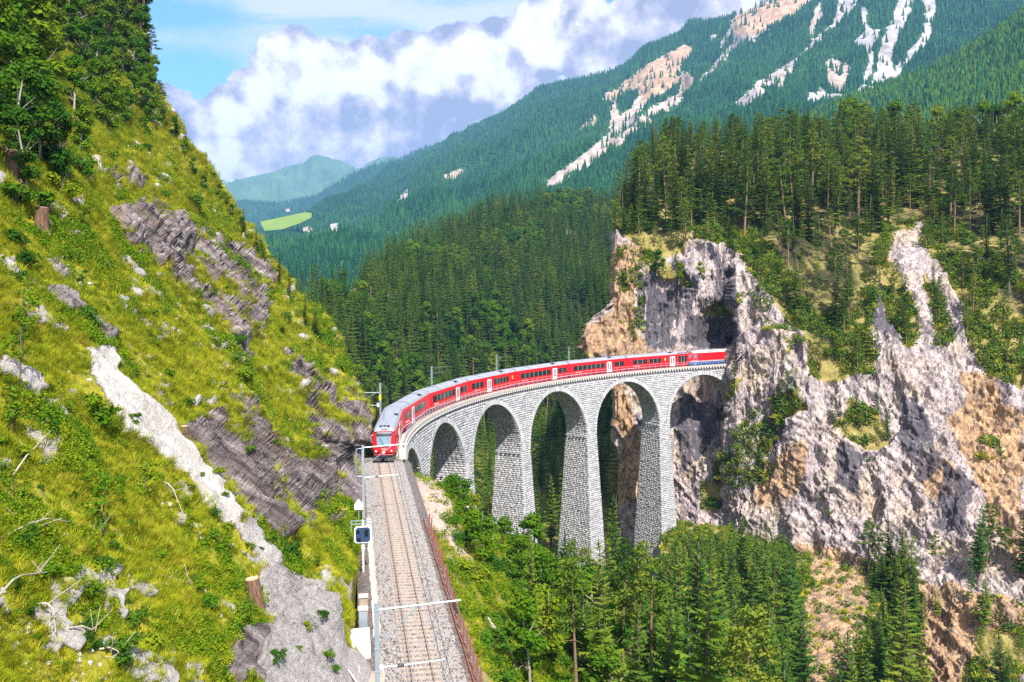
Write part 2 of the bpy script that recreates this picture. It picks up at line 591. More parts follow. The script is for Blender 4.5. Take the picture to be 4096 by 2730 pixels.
def ground_mat():
    m, t, b = pm('gorge_ground', 0.95)
    p = t.pos()
    bare = t.attr('bare')
    n1 = t.noise(p, 0.4, 6, 0.65)
    n2 = t.noise(p, 2.5, 6, 0.7)
    g = t.ramp(n1, [(0.3, (0.05, 0.07, 0.012)), (0.5, (0.16, 0.165, 0.02)), (0.7, (0.28, 0.23, 0.04))])
    s = t.ramp(n2, [(0.3, (0.24, 0.16, 0.125)), (0.5, (0.42, 0.31, 0.255)), (0.7, (0.56, 0.46, 0.40))])
    mk = t.smooth(t.math('ADD', bare, t.math('MULTIPLY', t.math('SUBTRACT', n1, 0.5), 0.9)), 0.4, 0.62)
    t.put(b.inputs['Base Color'], t.mix(mk, g, s))
    t.put(b.inputs['Normal'], t.bump(n2, 0.7, 0.15))
    return m


def far_mat(name, lo, hi, rock=True, scale=0.004):
    m, t, b = pm(name, 1.0)
    p = t.pos()
    n = t.noise(p, scale, 8, 0.65)
    n2 = t.noise(p, scale * 9, 6, 0.7)
    c = t.ramp(n, [(0.3, lo), (0.7, hi)])
    if rock:
        sc, og = t.attr('scree'), t.attr('orange')
        pale = t.ramp(n2, [(0.3, (0.22, 0.205, 0.21)), (0.5, (0.38, 0.35, 0.345)), (0.7, (0.52, 0.48, 0.46))])
        org = t.ramp(n2, [(0.3, (0.24, 0.13, 0.07)), (0.5, (0.42, 0.26, 0.15)), (0.7, (0.56, 0.40, 0.27))])
        rk = t.mix(og, pale, org)
        mk = t.smooth(t.math('ADD', sc, t.math('MULTIPLY', t.math('SUBTRACT', n2, 0.5), 0.5)), 0.42, 0.58)
        c = t.mix(mk, c, rk)
    t.put(b.inputs['Base Color'], c)
    t.put(b.inputs['Normal'], t.bump(n2, 0.6, 0.02 / scale))
    b.inputs['Specular IOR Level'].default_value = 0.05
    return m


def ballast_mat():
    m, t, b = pm('ballast', 0.95)
    p = t.pos()
    v = t.n('ShaderNodeTexVoronoi', feature='F1')
    t.put(v.inputs['Vector'], p)
    v.inputs['Scale'].default_value = 8.5
    sep = t.n('ShaderNodeSeparateColor')
    t.put(sep.inputs[0], v.outputs['Color'])
    big = t.noise(p, 0.35, 5, 0.6)
    grey = t.ramp(sep.outputs[0], [(0.0, (0.10, 0.09, 0.09)), (0.5, (0.14, 0.13, 0.13)), (1.0, (0.31, 0.29, 0.285))])
    tan = t.ramp(sep.outputs[0], [(0.0, (0.13, 0.08, 0.065)), (0.5, (0.175, 0.13, 0.11)), (1.0, (0.31, 0.245, 0.215))])
    rust = t.attr('rust')
    c = t.mix(t.smooth(big, 0.4, 0.62), grey, tan)
    c = t.mix(rust, c, t.ramp(sep.outputs[1], [(0.0, (0.14, 0.07, 0.04)), (0.6, (0.28, 0.16, 0.10)), (1.0, (0.42, 0.30, 0.21))]))
    c = t.mix(t.math('MULTIPLY', t.smooth(v.outputs['Distance'], 0.5, 0.9), 0.6), c, (0.07, 0.055, 0.05))
    t.put(b.inputs['Base Color'], c)
    t.put(b.inputs['Normal'], t.bump(t.math('MULTIPLY', v.outputs['Distance'], -1.0), 1.0, 0.12))
    return m


def stone_mat(name, lo, hi):
    m, t, b = pm(name, 0.9)
    tone = t.attr('tone')
    p = t.pos()
    n = t.noise(p, 3.0, 6, 0.7)
    big = t.noise(p, 0.12, 4, 0.6)
    c = t.ramp(tone, [(0.0, lo), (1.0, hi)])
    c = t.mix(t.math('MULTIPLY', t.smooth(n, 0.45, 0.75), 0.5), c, tuple(x * 0.55 for x in lo))
    c = t.mix(t.math('MULTIPLY', t.smooth(big, 0.5, 0.75), 0.3), c, (0.36, 0.33, 0.33))
    drip = t.noise(t.mapping(p, (1, 1, 0.05)), 0.9, 6, 0.7)
    c = t.mix(t.math('MULTIPLY', t.smooth(drip, 0.55, 0.75), 0.45), c, (0.20, 0.18, 0.185))
    c = t.mix(t.math('MULTIPLY', t.smooth(drip, 0.42, 0.28), 0.35), c, (0.74, 0.72, 0.71))
    t.put(b.inputs['Base Color'], c)
    t.put(b.inputs['Normal'], t.bump(n, 0.6, 0.05))
    return m


M['hill'] = left_hill_mat()
M['cliff'] = cliff_mat()
M['ground'] = ground_mat()
M['ballast'] = ballast_mat()
M['stone'] = stone_mat('limestone_blocks', (0.28, 0.275, 0.285), (0.54, 0.53, 0.535))
M['mortar_and_shade'] = plain('dark_joints_and_shade', (0.21, 0.20, 0.205), 0.95, 0, 0.2, 0.5)  # joint colour, also used for the painted shadow behind the corbels
M['concrete'] = plain('pale_concrete', (0.50, 0.44, 0.38), 0.9, 0, 0.2, 1.2)
M['concrete_white'] = plain('white_concrete', (0.75, 0.72, 0.68), 0.9, 0, 0.1, 1.5)
M['steel'] = plain('galvanised_steel', (0.38, 0.45, 0.50), 0.45, 0.5, 0.1, 2.0)
M['rail_web'] = plain('rusty_rail_side', (0.10, 0.05, 0.035), 0.9, 0.0, 0.3, 3.0)
M['rail'] = plain('rail_steel', (0.42, 0.36, 0.33), 0.4, 0.5, 0.2, 2.0)
M['sleeper'] = plain('weathered_sleeper', (0.44, 0.34, 0.26), 0.9, 0, 0.4, 2.0)
M['rust'] = plain('rusty_iron', (0.27, 0.085, 0.04), 0.9, 0.1, 0.4, 4.0)
M['red'] = plain('red_coach_paint', (0.70, 0.010, 0.018), 0.35, 0, 0.05, 0.8)
M['crimson'] = plain('dark_red_skirt', (0.33, 0.012, 0.04), 0.5, 0, 0.1, 0.8)
M['roof'] = plain('grey_coach_roof', (0.30, 0.315, 0.365), 0.5, 0, 0.2, 0.5)
M['white'] = plain('white_paint', (0.80, 0.79, 0.78), 0.4, 0, 0.04, 1.0)
M['cream'] = plain('pink_white_line', (0.78, 0.58, 0.56), 0.5, 0, 0.04, 1.0)
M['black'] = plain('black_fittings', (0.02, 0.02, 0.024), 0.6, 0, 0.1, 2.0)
M['blue'] = plain('blue_band', (0.035, 0.09, 0.26), 0.45, 0, 0.1, 1.0)
M['yellow'] = plain('yellow_paint', (0.8, 0.55, 0.03), 0.5, 0, 0.1, 1.0)
M['bellows'] = plain('bellows_rubber', (0.10, 0.012, 0.02), 0.8, 0, 0.1, 2.0)
M['glass'] = plain('dark_window_glass', (0.022, 0.024, 0.03), 0.08, 0, 0.3, 0.7, 0.8)
M['screen'] = plain('windscreen_glass', (0.20, 0.32, 0.37), 0.06, 0.3, 0.2, 0.6, 1.0)
M['seats'] = plain('pale_blinds', (0.55, 0.50, 0.42), 0.7)
M['signal_blue'] = plain('dark_blue_panel', (0.025, 0.055, 0.13), 0.5, 0, 0.05, 1.0)
M['river'] = plain('river_water', (0.45, 0.58, 0.62), 0.15, 0, 0.6, 0.3)
M['insulator'] = plain('brown_insulator', (0.05, 0.03, 0.028), 0.3)

# ------------------------------------------------------------------ the railway line: straight, then an arc to the right
X0, HEAD, Y1, R_ARC, GRADE = 3.37565, 0.173553, 102.461, 102.863, 0.01969
dv_ = np.array([-math.sin(HEAD), math.cos(HEAD)])
nv_ = np.array([dv_[1], -dv_[0]])
PS = np.array([X0, 0.0]) + dv_ * Y1
CEN = PS + nv_ * R_ARC


def T(s, lat, z):
    s, lat, z = np.broadcast_arrays(np.asarray(s, float), np.asarray(lat, float), np.asarray(z, float))
    a = np.maximum(s, 0) / R_ARC
    st = np.minimum(s, 0)[..., None]
    r = (R_ARC - lat)[..., None]
    q = CEN - nv_ * r * np.cos(a)[..., None] + dv_ * r * np.sin(a)[..., None] + dv_ * st
    return np.concatenate([q, (z + GRADE * s)[..., None]], -1)


def Tv(s, lat, z):
    return Vector(T(s, lat, z).tolist())


def heading(s):
    """rotation about Z that turns local +X along the line, local -Y to its right side"""
    return math.pi / 2 + HEAD - max(s, 0) / R_ARC


# ------------------------------------------------------------------ left hillside
ROCKS = [  # outline, tone (0 dark slate, 0.6 grey slab, 1 pale slab)
    ([(210, 500), (330, 480), (420, 515), (520, 555), (595, 640), (605, 700), (590, 800), (565, 835), (510, 770), (430, 690), (350, 620), (280, 560)], 0.0),
    ([(250, 400), (330, 405), (330, 450), (250, 440), (200, 400)], 0.1),
    ([(89, 588), (150, 600), (198, 650), (190, 665), (120, 625)], 0.4),
    ([(99, 650), (150, 670), (215, 720), (262, 785), (240, 790), (170, 720), (105, 680)], 0.35),
    ([(200, 800), (245, 808), (300, 870), (335, 920), (375, 970), (425, 1040), (475, 1095), (525, 1160), (562, 1205), (530, 1215), (480, 1172), (440, 1105), (385, 1065), (330, 1022), (280, 990), (215, 890)], 1.0),
    ([(389, 985), (440, 1030), (480, 1080), (528, 1150), (585, 1218), (642, 1241), (740, 1237), (785, 1188), (755, 1101), (698, 1052), (642, 999), (585, 950), (500, 900), (470, 890), (520, 950), (440, 960)], 0.0),
    ([(640, 800), (700, 840), (760, 930), (800, 960), (790, 1010), (720, 960), (660, 880)], 0.12),
    ([(700, 930), (770, 940), (800, 860), (838, 870), (860, 960), (860, 1050), (870, 1190), (800, 1160), (760, 1080), (720, 1000)], 0.2),
    ([(590, 1240), (640, 1290), (700, 1340), (760, 1420), (800, 1480), (835, 1530), (860, 1600), (600, 1640), (605, 1450), (590, 1330), (572, 1255)], 0.62),
    ([(535, 1180), (566, 1203), (650, 1298), (612, 1320), (575, 1262)], 0.75),
    ([(0, 830), (60, 850), (110, 900), (80, 905), (0, 870)], 0.8),
    ([(760, 1340), (835, 1330), (850, 1400), (800, 1400)], 0.7),
    ([(560, 1440), (605, 1450), (610, 1600), (470, 1600), (500, 1500)], 0.3),
]
uR_v = [-150, 0, 60, 130, 200, 280, 340, 400, 450, 520, 580, 650, 700, 760, 820, 870, 920, 960, 1010]
uR_u = [300, 330, 338, 345, 358, 405, 445, 495, 533, 584, 620, 676, 712, 764, 798, 822, 838, 846, 848]


def hill_sheet():
    nv, nu, nw = 520, 430, 26
    vv = np.linspace(-150, 1660, nv)
    # foot of the slope along the left edge of the track bed
    ss = np.linspace(-90, 12, 300)
    fu, fv, fD = PJ(T(ss, np.interp(ss, [-90, -44, -32, -12], [-3.75, -3.75, -3.2, -2.5]), -0.45))
    o = np.argsort(fv)
    foot_u = np.interp(vv, fv[o], fu[o])
    ur = np.where(vv < 1010, np.interp(vv, uR_v, uR_u), 0)
    k = np.clip((vv - 985) / 60, 0, 1)
    k = k * k * (3 - 2 * k)
    ur = np.where(vv < 985, ur, np.interp(vv, uR_v, uR_u) * (1 - k) + foot_u * k)
    t = np.linspace(0, 1, nu) ** 0.9
    U = -160 + (ur[:, None] + 160) * t[None]
    V = np.broadcast_to(vv[:, None], U.shape)
    # plane through the foot line, rising to the left, as 1/D
    th = math.radians(51)
    A = T(0, -2.9, -0.45)
    d3 = np.array([dv_[0], dv_[1], GRADE])
    l3 = np.array([-nv_[0] * math.cos(th), -nv_[1] * math.cos(th), math.sin(th)])
    n = np.cross(d3, l3)
    r = P3(U, V, 1.0) - np.array([0, 0, CAM_H])
    wp = (r @ n) / ((A - np.array([0, 0, CAM_H])) @ n)
    wc = np.interp(V, [-150, 0, 280, 520, 700, 860, 960, 1010, 1060], [1 / 205, 1 / 188, 1 / 166, 1 / 152, 1 / 143, 1 / 130, 1 / 119, 1 / 110, 1 / 140])
    w = (np.maximum(wp, 1e-4) ** 5 + wc ** 5) ** 0.2
    D = 1 / w
    G = P3(U, V, D)
    # rock attributes
    jit = fbm(G * 0.45, 4, 3)
    jit2 = fbm(G * 0.45 + 50, 4, 9)
    amp = 14 * np.clip(60 / D, 0.5, 1.6)
    brk = fbm(np.stack([G @ np.array([.57, .41, -.71]) * .16, G @ np.array([.59, -.81, 0]) * .5, G @ np.array([.57, .41, .71]) * .5], -1), 4, 77)
    rock = np.zeros(U.shape)
    tone = np.zeros(U.shape)
    for poly, tn in ROCKS:
        mk = inpoly(U + jit * amp, V + jit2 * amp, poly)
        if tn < 0.45:
            mk &= brk > -0.16
        rock[mk] = 1
        tone[mk] = tn
    patch = fbm(G * np.array([0.7, 0.4, 0.7]), 4, 21) > 0.29
    patch &= rock == 0
    rock[patch] = 0.8
    tone[patch] = 0.75
    rs = blur(rock, 2)
    N = gnormals(G)
    N *= np.sign((N @ np.array([0.6, -0.6, 0.5]))).mean() or 1
    # relief: broad swells, then strata that dip towards the track on the bare rock
    e1 = np.array([0.62, 0.45, -0.64]); e1 /= np.linalg.norm(e1)
    e2 = np.cross(e1, [0, 0, 1.0]); e2 /= np.linalg.norm(e2)
    e3 = np.cross(e1, e2)
    Q = np.stack([G @ e1 * 0.10, G @ e2 * 0.55, G @ e3 * 0.55], -1)
    strat = fbm(Q, 5, 40, gain=0.55, ridged=True)
    blocks = np.round(fbm(Q * 1.7 + 9, 2, 44) * 5) / 5
    edge = np.clip((ur[:, None] - U) / 60, 0, 1)          # keep the foot where it is
    lowrow = np.clip((V - 960) / 60, 0, 1)
    keep = 1 - lowrow * (1 - edge)
    sw = fbm(G * 0.06, 4, 2) * 2.2 + fbm(G * 0.25, 4, 5) * 0.55
    slab = np.clip((tone - 0.5) * 4, 0, 1)
    relief = rs * ((strat - 0.25) * 2.6 + blocks * 1.3) * (1 - 0.8 * slab) + rs * slab * 0.55
    bumps = fbm(G * 0.9, 4, 61) * 0.28
    disp = (sw * np.clip(D / 80, 0.3, 1.2) + relief * np.clip(D / 70, 0.45, 1.3) + bumps) * keep
    G = G + N * disp[..., None]
    # back of the spur: falls away behind the skyline, or closes down beside the track
    wrap = [G[:, -1]]
    kk = np.clip((vv - 930) / 80, 0, 1)[:, None]
    st = 0.0
    for j in range(1, nw):
        st = j / (nw - 1)
        rr = G[:, -1] - np.array([0, 0, CAM_H])
        rr = rr / np.abs(rr[:, 1:2])
        back = (rr + np.array([-0.10, 0, -0.10 - 0.5 * st])) * (130 * st ** 1.5)
        down = np.array([0.05, 0.02, -1.0]) * (3.0 * st)
        wv = G[:, -1] + back * (1 - kk) + down * kk
        wrap.append(wv + fbm(wv * 0.07, 3, 8)[:, None] * np.array([1.5, 1.5, 3.0]) * st)
    Wp = np.stack(wrap[1:], 1)
    full = np.concatenate([G, Wp], 1)
    zero = np.zeros((nv, nw - 1))
    att = {'rock': np.concatenate([rs, zero + rs[:, -1:]], 1), 'tone': np.concatenate([blur(tone, 1), zero + tone[:, -1:]], 1)}
    ob = mob('hillside', full, gridF(nv, nu + nw - 1), M['hill'], None, True, att)
    tag(ob, kind='structure')
    U, V, D = PJ(G)
    return dict(G=G, U=U, V=V, D=D, rock=rs, N=N, W=np.concatenate([G[:, -1:], Wp], 1), vv=vv)


HILL = hill_sheet()


# ------------------------------------------------------------------ gorge ground, laid out along the line
def ground_z(s, lat):
    zc = np.interp(s, [-140, -60, 0, 8, 20, 40, 70, 95, 125, 180], [-1.0, -0.9, -0.9, -2.5, -9, -22, -40, -50, -44, -42])
    zl = np.interp(lat, [-200, -60, -25, -6, -2.4, 2.2, 2.6, 4.5, 8, 15, 25, 40, 60, 95], [-52, -44, -28, -5, 0, 0, -0.5, -2.2, -6, -12.5, -21, -33, -44, -50])
    shelf = np.clip(1 - np.abs(s + 10) / 17, 0, 1) * np.interp(lat, [2, 3, 6, 9], [0, 1, 1, 0])
    zl = zl + shelf * np.interp(lat, [2.2, 4.5, 7, 9], [0, 1.9, 3.6, 3])
    return np.maximum(zc + zl, np.interp(s, [0, 90, 140, 180], [-56, -54, -46, -42]) + 0 * lat)


def ground_sheet():
    s = np.linspace(-125, 178, 304)
    lat = np.concatenate([np.linspace(-220, -40, 40)[:-1], np.linspace(-40, 30, 176), np.linspace(30, 98, 60)[1:]])
    SS, LL = np.meshgrid(s, lat, indexing='ij')
    G = T(SS, LL, 0)
    z = ground_z(SS, LL)
    away = np.clip((np.abs(LL) - 2.4) / 6, 0, 1)
    z = z + (fbm(G * 0.09, 4, 70) * 2.6 + fbm(G * 0.5, 4, 71) * 0.5) * away
    G[..., 2] = z + GRADE * np.clip(SS, -200, 60) 
    bare = np.clip(1.4 - np.abs(SS + 9) / 20, 0, 1) * np.interp(LL, [1.5, 2.2, 4.5, 6.5, 9.5], [0, 1.1, .85, 0.55, 0.1])
    bare = np.clip(bare + fbm(G * 0.45, 4, 75) * .45 * (bare > .05), 0, 1)
    G[..., 2] += fbm(G * 0.8, 4, 76) * 0.35 * np.clip((LL - 2.6) / 2, 0, 1) * (LL < 12)
    bare = np.maximum(bare, np.clip(0.5 - np.abs(LL - 3.6) / 6, 0, 1) * (fbm(G * 0.3, 3, 72) > 0.1))
    ob = mob('gorge_ground', G, gridF(len(s), len(lat)), M['ground'], None, True, {'bare': bare})
    tag(ob, kind='structure')
    return dict(G=G, S=SS, L=LL, bare=bare)


GROUND = ground_sheet()


def interp_grid(uk, vk, tab, U, V):
    """smooth table lookup, cubic in both directions"""
    def w4(k, x):
        k = np.asarray(k, float)
        i = np.clip(np.searchsorted(k, x) - 1, 0, len(k) - 2)
        t = np.clip((x - k[i]) / (k[i + 1] - k[i]), 0, 1)
        return i, t * t * (3 - 2 * t) * 0.35 + t * 0.65
    tab = np.asarray(tab, float)
    i, a = w4(uk, U)
    j, b = w4(vk, V)
    return (tab[j, i] * (1 - a) + tab[j, i + 1] * a) * (1 - b) + (tab[j + 1, i] * (1 - a) + tab[j + 1, i + 1] * a) * b


# ------------------------------------------------------------------ right cliff with the wooded hill on top
VEG_P = [[(2010, 590), (2060, 620), (2120, 760), (2090, 790), (2040, 720)], [(2120, 640), (2170, 700), (2200, 800), (2160, 780)], [(1465, 600), (1490, 570), (1560, 620), (1590, 660), (1540, 640), (1490, 635)],
         [(1610, 700), (1670, 695), (1680, 720), (1640, 718)], [(1860, 790), (1960, 740), (2000, 800), (2010, 860), (1940, 890), (1870, 870)],
         [(1905, 970), (1960, 935), (2040, 970), (2050, 1020), (2000, 1040), (1930, 1005)], [(1760, 905), (1830, 895), (1845, 945), (1775, 960)],
         [(2100, 540), (2180, 640), (2230, 780), (2260, 880), (2353, 920), (2360, 480), (2200, 500)], [(1870, 640), (1980, 580), (2000, 700), (1990, 790), (1900, 780)],
         [(1690, 865), (1712, 855), (1695, 905), (1675, 920)], [(1645, 935), (1680, 950), (1660, 972)],
         [(2240, 1450), (2353, 1430), (2353, 1620), (2180, 1620)], [(1610, 1120), (1655, 1095), (1680, 1130), (1650, 1175), (1610, 1170)], [(1975, 1330), (2050, 1290), (2120, 1330), (2120, 1440), (2060, 1460), (1990, 1420)]]
ORG_P = [[(2000, 600), (2050, 640), (2110, 760), (2060, 760)], [(1405, 560), (1480, 550), (1470, 640), (1480, 760), (1530, 815), (1320, 815), (1345, 760), (1400, 720)], [(1410, 890), (1450, 890), (1480, 1000), (1470, 1160), (1420, 1160)],
         [(2180, 870), (2260, 880), (2360, 980), (2360, 1350), (2250, 1150), (2200, 1050)], [(2100, 1060), (2180, 1080), (2200, 1160), (2120, 1150)],
         [(2130, 1330), (2353, 1380), (2353, 1600), (2060, 1600), (2100, 1450)], [(2010, 560), (2060, 600), (2080, 700), (2020, 640)], [(1850, 1240), (2000, 1280), (2000, 1620), (1840, 1620)],
         [(1740, 1060), (1850, 1010), (1850, 1150), (1760, 1180)]]
STREAK_P = [[(1470, 640), (1510, 640), (1530, 780), (1500, 800), (1480, 740)], [(1540, 610), (1600, 640), (1590, 740), (1550, 700)], [(1580, 720), (1690, 720), (1690, 800), (1570, 800)],
            [(1630, 560), (1680, 610), (1690, 700), (1650, 720), (1640, 640)], [(1500, 660), (1560, 660), (1555, 805), (1510, 805)], [(2070, 900), (2140, 960), (2160, 1090), (2110, 1120), (2070, 1000)],
            [(1990, 640), (2070, 720), (2070, 780), (2000, 760)], [(2160, 1080), (2240, 1120), (2220, 1250), (2150, 1200)], [(1740, 960), (1800, 960), (1790, 1040), (1740, 1020)],
            [(1560, 900), (1640, 920), (1650, 1010), (1560, 1100)], [(1930, 1020), (1990, 1050), (1980, 1130), (1930, 1110)]]


def cliff_sheet():
    nu, nv = 640, 620
    uk = [1300, 1420, 1500, 1600, 1672, 1690, 1780, 1850, 2000, 2150, 2353, 2600]
    vk = [250, 330, 420, 490, 550, 620, 720, 820, 960, 1100, 1250, 1400, 1568, 1720]
    tab = [[460, 455, 450, 440, 430, 428, 420, 410, 400, 390, 370, 340],
           [345, 342, 338, 334, 330, 328, 325, 320, 315, 305, 290, 270],
           [300, 298, 292, 286, 282, 280, 278, 276, 272, 265, 252, 235],
           [262, 260, 256, 250, 248, 246, 246, 246, 244, 240, 230, 215],
           [244, 242, 238, 236, 234, 232, 230, 230, 226, 222, 212, 200],
           [238, 236, 232, 229, 227, 222, 218, 218, 212, 208, 200, 190],
           [234, 232, 229, 227, 226, 214, 209, 206, 202, 198, 190, 182],
           [232, 230, 227, 225, 224, 205, 203, 200, 195, 190, 183, 175],
           [230, 228, 225, 222, 221, 204, 200, 195, 189, 182, 176, 168],
           [227, 225, 222, 216, 212, 203, 197, 190, 182, 174, 168, 160],
           [224, 221, 216, 208, 204, 199, 191, 184, 175, 166, 158, 150],
           [220, 216, 209, 200, 196, 192, 184, 177, 166, 156, 147, 140],
           [214, 209, 202, 192, 187, 184, 176, 169, 157, 146, 136, 130],
           [208, 203, 195, 185, 180, 177, 169, 162, 149, 138, 128, 122]]
    vv = np.linspace(255, 1715, nv)
    tv = np.linspace(0, 1, nv)
    uL = np.interp(vv, [250, 300, 420, 540, 700, 725, 760, 800, 850, 900, 1000, 1150, 1300, 1720], [1440, 1432, 1420, 1413, 1411, 1372, 1347, 1334, 1378, 1412, 1416, 1426, 1442, 1450])
    dn_ = 1 + 7 * np.exp(-((np.linspace(0, 1, 4000) - .235) / .02) ** 2)
    t = np.interp(np.linspace(0, 1, nu), np.cumsum(dn_) / dn_.sum(), np.linspace(0, 1, 4000))
    t[0], t[-1] = 0, 1
    U = uL[:, None] + (2560 - uL[:, None]) * t[None]
    vtop = np.interp(U[0], [1300, 1425, 1480, 1530, 1620, 1700, 2000, 2353, 2600], [500, 480, 410, 360, 350, 350, 345, 335, 320])
    V = vtop[None] + (1715 - vtop[None]) * tv[:, None]
    for _ in range(2):
        uL2 = np.interp(V[:, 0], [250, 300, 420, 540, 700, 725, 760, 800, 850, 900, 1000, 1150, 1300, 1720], [1440, 1432, 1420, 1413, 1411, 1372, 1347, 1334, 1378, 1412, 1416, 1426, 1442, 1450])
        U = uL2[:, None] + (2560 - uL2[:, None]) * t[None]
    D = 1 / interp_grid(uk, vk, 1 / np.array(tab), U, V)
    G = P3(U, V, D)
    jit, jit2 = fbm(G * 0.12, 4, 31), fbm(G * 0.12 + 40, 4, 32)

    def pm_(polys, a=22, k=2):
        m = np.zeros(U.shape)
        for q in polys:
            m[inpoly(U + jit * a, V + jit2 * a, q)] = 1
        return blur(m, k)
    veg = pm_(VEG_P, 30)
    # everything above the cliff edge is wooded ground
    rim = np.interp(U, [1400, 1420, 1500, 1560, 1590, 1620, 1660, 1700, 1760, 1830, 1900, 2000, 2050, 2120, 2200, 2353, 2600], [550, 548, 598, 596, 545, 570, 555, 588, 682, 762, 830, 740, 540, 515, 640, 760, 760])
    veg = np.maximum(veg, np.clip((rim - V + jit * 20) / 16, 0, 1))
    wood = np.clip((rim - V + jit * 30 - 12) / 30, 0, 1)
    orange, streak = pm_(ORG_P, 40, 14), pm_(STREAK_P, 22, 6)
    N = gnormals(G)
    N *= -np.sign((N @ np.array([0.0, 1.0, -0.3]))).mean() or 1
    col = np.stack([G[..., 0] * 0.13, G[..., 1] * 0.13, G[..., 2] * 0.030], -1)
    rid = fbm(col, 6, 90, gain=0.58, ridged=True)
    lean = np.stack([(G[..., 0] + 0.45 * G[..., 2]) * 0.28, G[..., 1] * 0.25, (G[..., 2] - 0.3 * G[..., 0]) * 0.10], -1)
    rid2 = fbm(lean, 5, 95, gain=0.58, ridged=True)
    chunk = np.round(fbm(G * 0.16, 3, 97) * 4) / 4
    rk = 1 - veg * 0.75
    near_line = np.clip(1 - np.abs(U - 1560) / 150, 0, 1) * np.clip(1 - np.abs(V - 840) / 90, 0, 1)
    fine = fbm(np.stack([G[..., 0] * 0.9, G[..., 1] * 0.9, G[..., 2] * 0.42], -1), 4, 101, gain=0.6, ridged=True)
    dg = np.stack([(G[..., 0] + 0.7 * G[..., 2]) * 0.34, G[..., 1] * 0.25, (G[..., 2] - 0.7 * G[..., 0]) * 0.035], -1)
    diag = fbm(dg, 4, 103, gain=0.6, ridged=True)
    low = np.clip((V - 850) / 200, 0, 1)
    out = ((rid - 0.2) * (5.2 - 2.0 * low) + (rid2 - 0.2) * 0.6 + chunk * 1.5 * (1 - .6 * low) + (diag - 0.2) * (0.5 + 0.8 * low) + (fine - 0.2) * 0.3) * rk + fbm(G * 0.05, 3, 99) * 2.5
    out = out * (1 - 0.75 * near_line) * (1 - 0.6 * np.clip(1 - np.abs(U - 2100) / 180, 0, 1) * np.clip((930 - V) / 120, 0, 1))
    out = np.where((U < 1680) & (V > 700) & (V < 960), np.minimum(out, 2.5), out)
    # hollow above the tunnel mouth
    hol = np.exp(-(((U - 1650) / 42) ** 2 + ((V - 765) / 38) ** 2)) * 6 + np.exp(-(((U - 1615) / 26) ** 2 + ((V - 900) / 60) ** 2)) * 7
    out = out - hol
    G = G + N * out[..., None]
    nw = 14
    left = [G[:, 0] + np.array([0.12, 1.0, 0.0]) * (70 * (j / nw) ** 1.2) + fbm(np.stack([G[:, 0, 0] * 0 + j * 0.7, vv * 0.02, vv * 0], -1), 3, 5)[:, None] * np.array([2.5, 2, 0]) for j in range(nw, 0, -1)]
    L = np.stack(left, 1)
    full = np.concatenate([L, G], 1)
    # the hill top runs on behind the first crest
    nb = 10
    bk = [full[0] + np.array([0.25, 1.0, -0.10]) * (160 * (j / nb) ** 1.3) for j in range(nb, 0, -1)]
    full = np.concatenate([np.stack(bk), full], 0)

    def ex(a):
        a = np.concatenate([np.repeat(a[:, :1], nw, 1), a], 1)
        return np.concatenate([np.repeat(a[:1], nb, 0), a], 0)
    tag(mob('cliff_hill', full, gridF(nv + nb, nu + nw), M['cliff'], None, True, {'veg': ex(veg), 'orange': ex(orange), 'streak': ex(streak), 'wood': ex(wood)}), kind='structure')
    U, V, _ = PJ(G)
    return dict(G=G, U=U, V=V, veg=veg, rim=rim)


CLIFF = cliff_sheet()


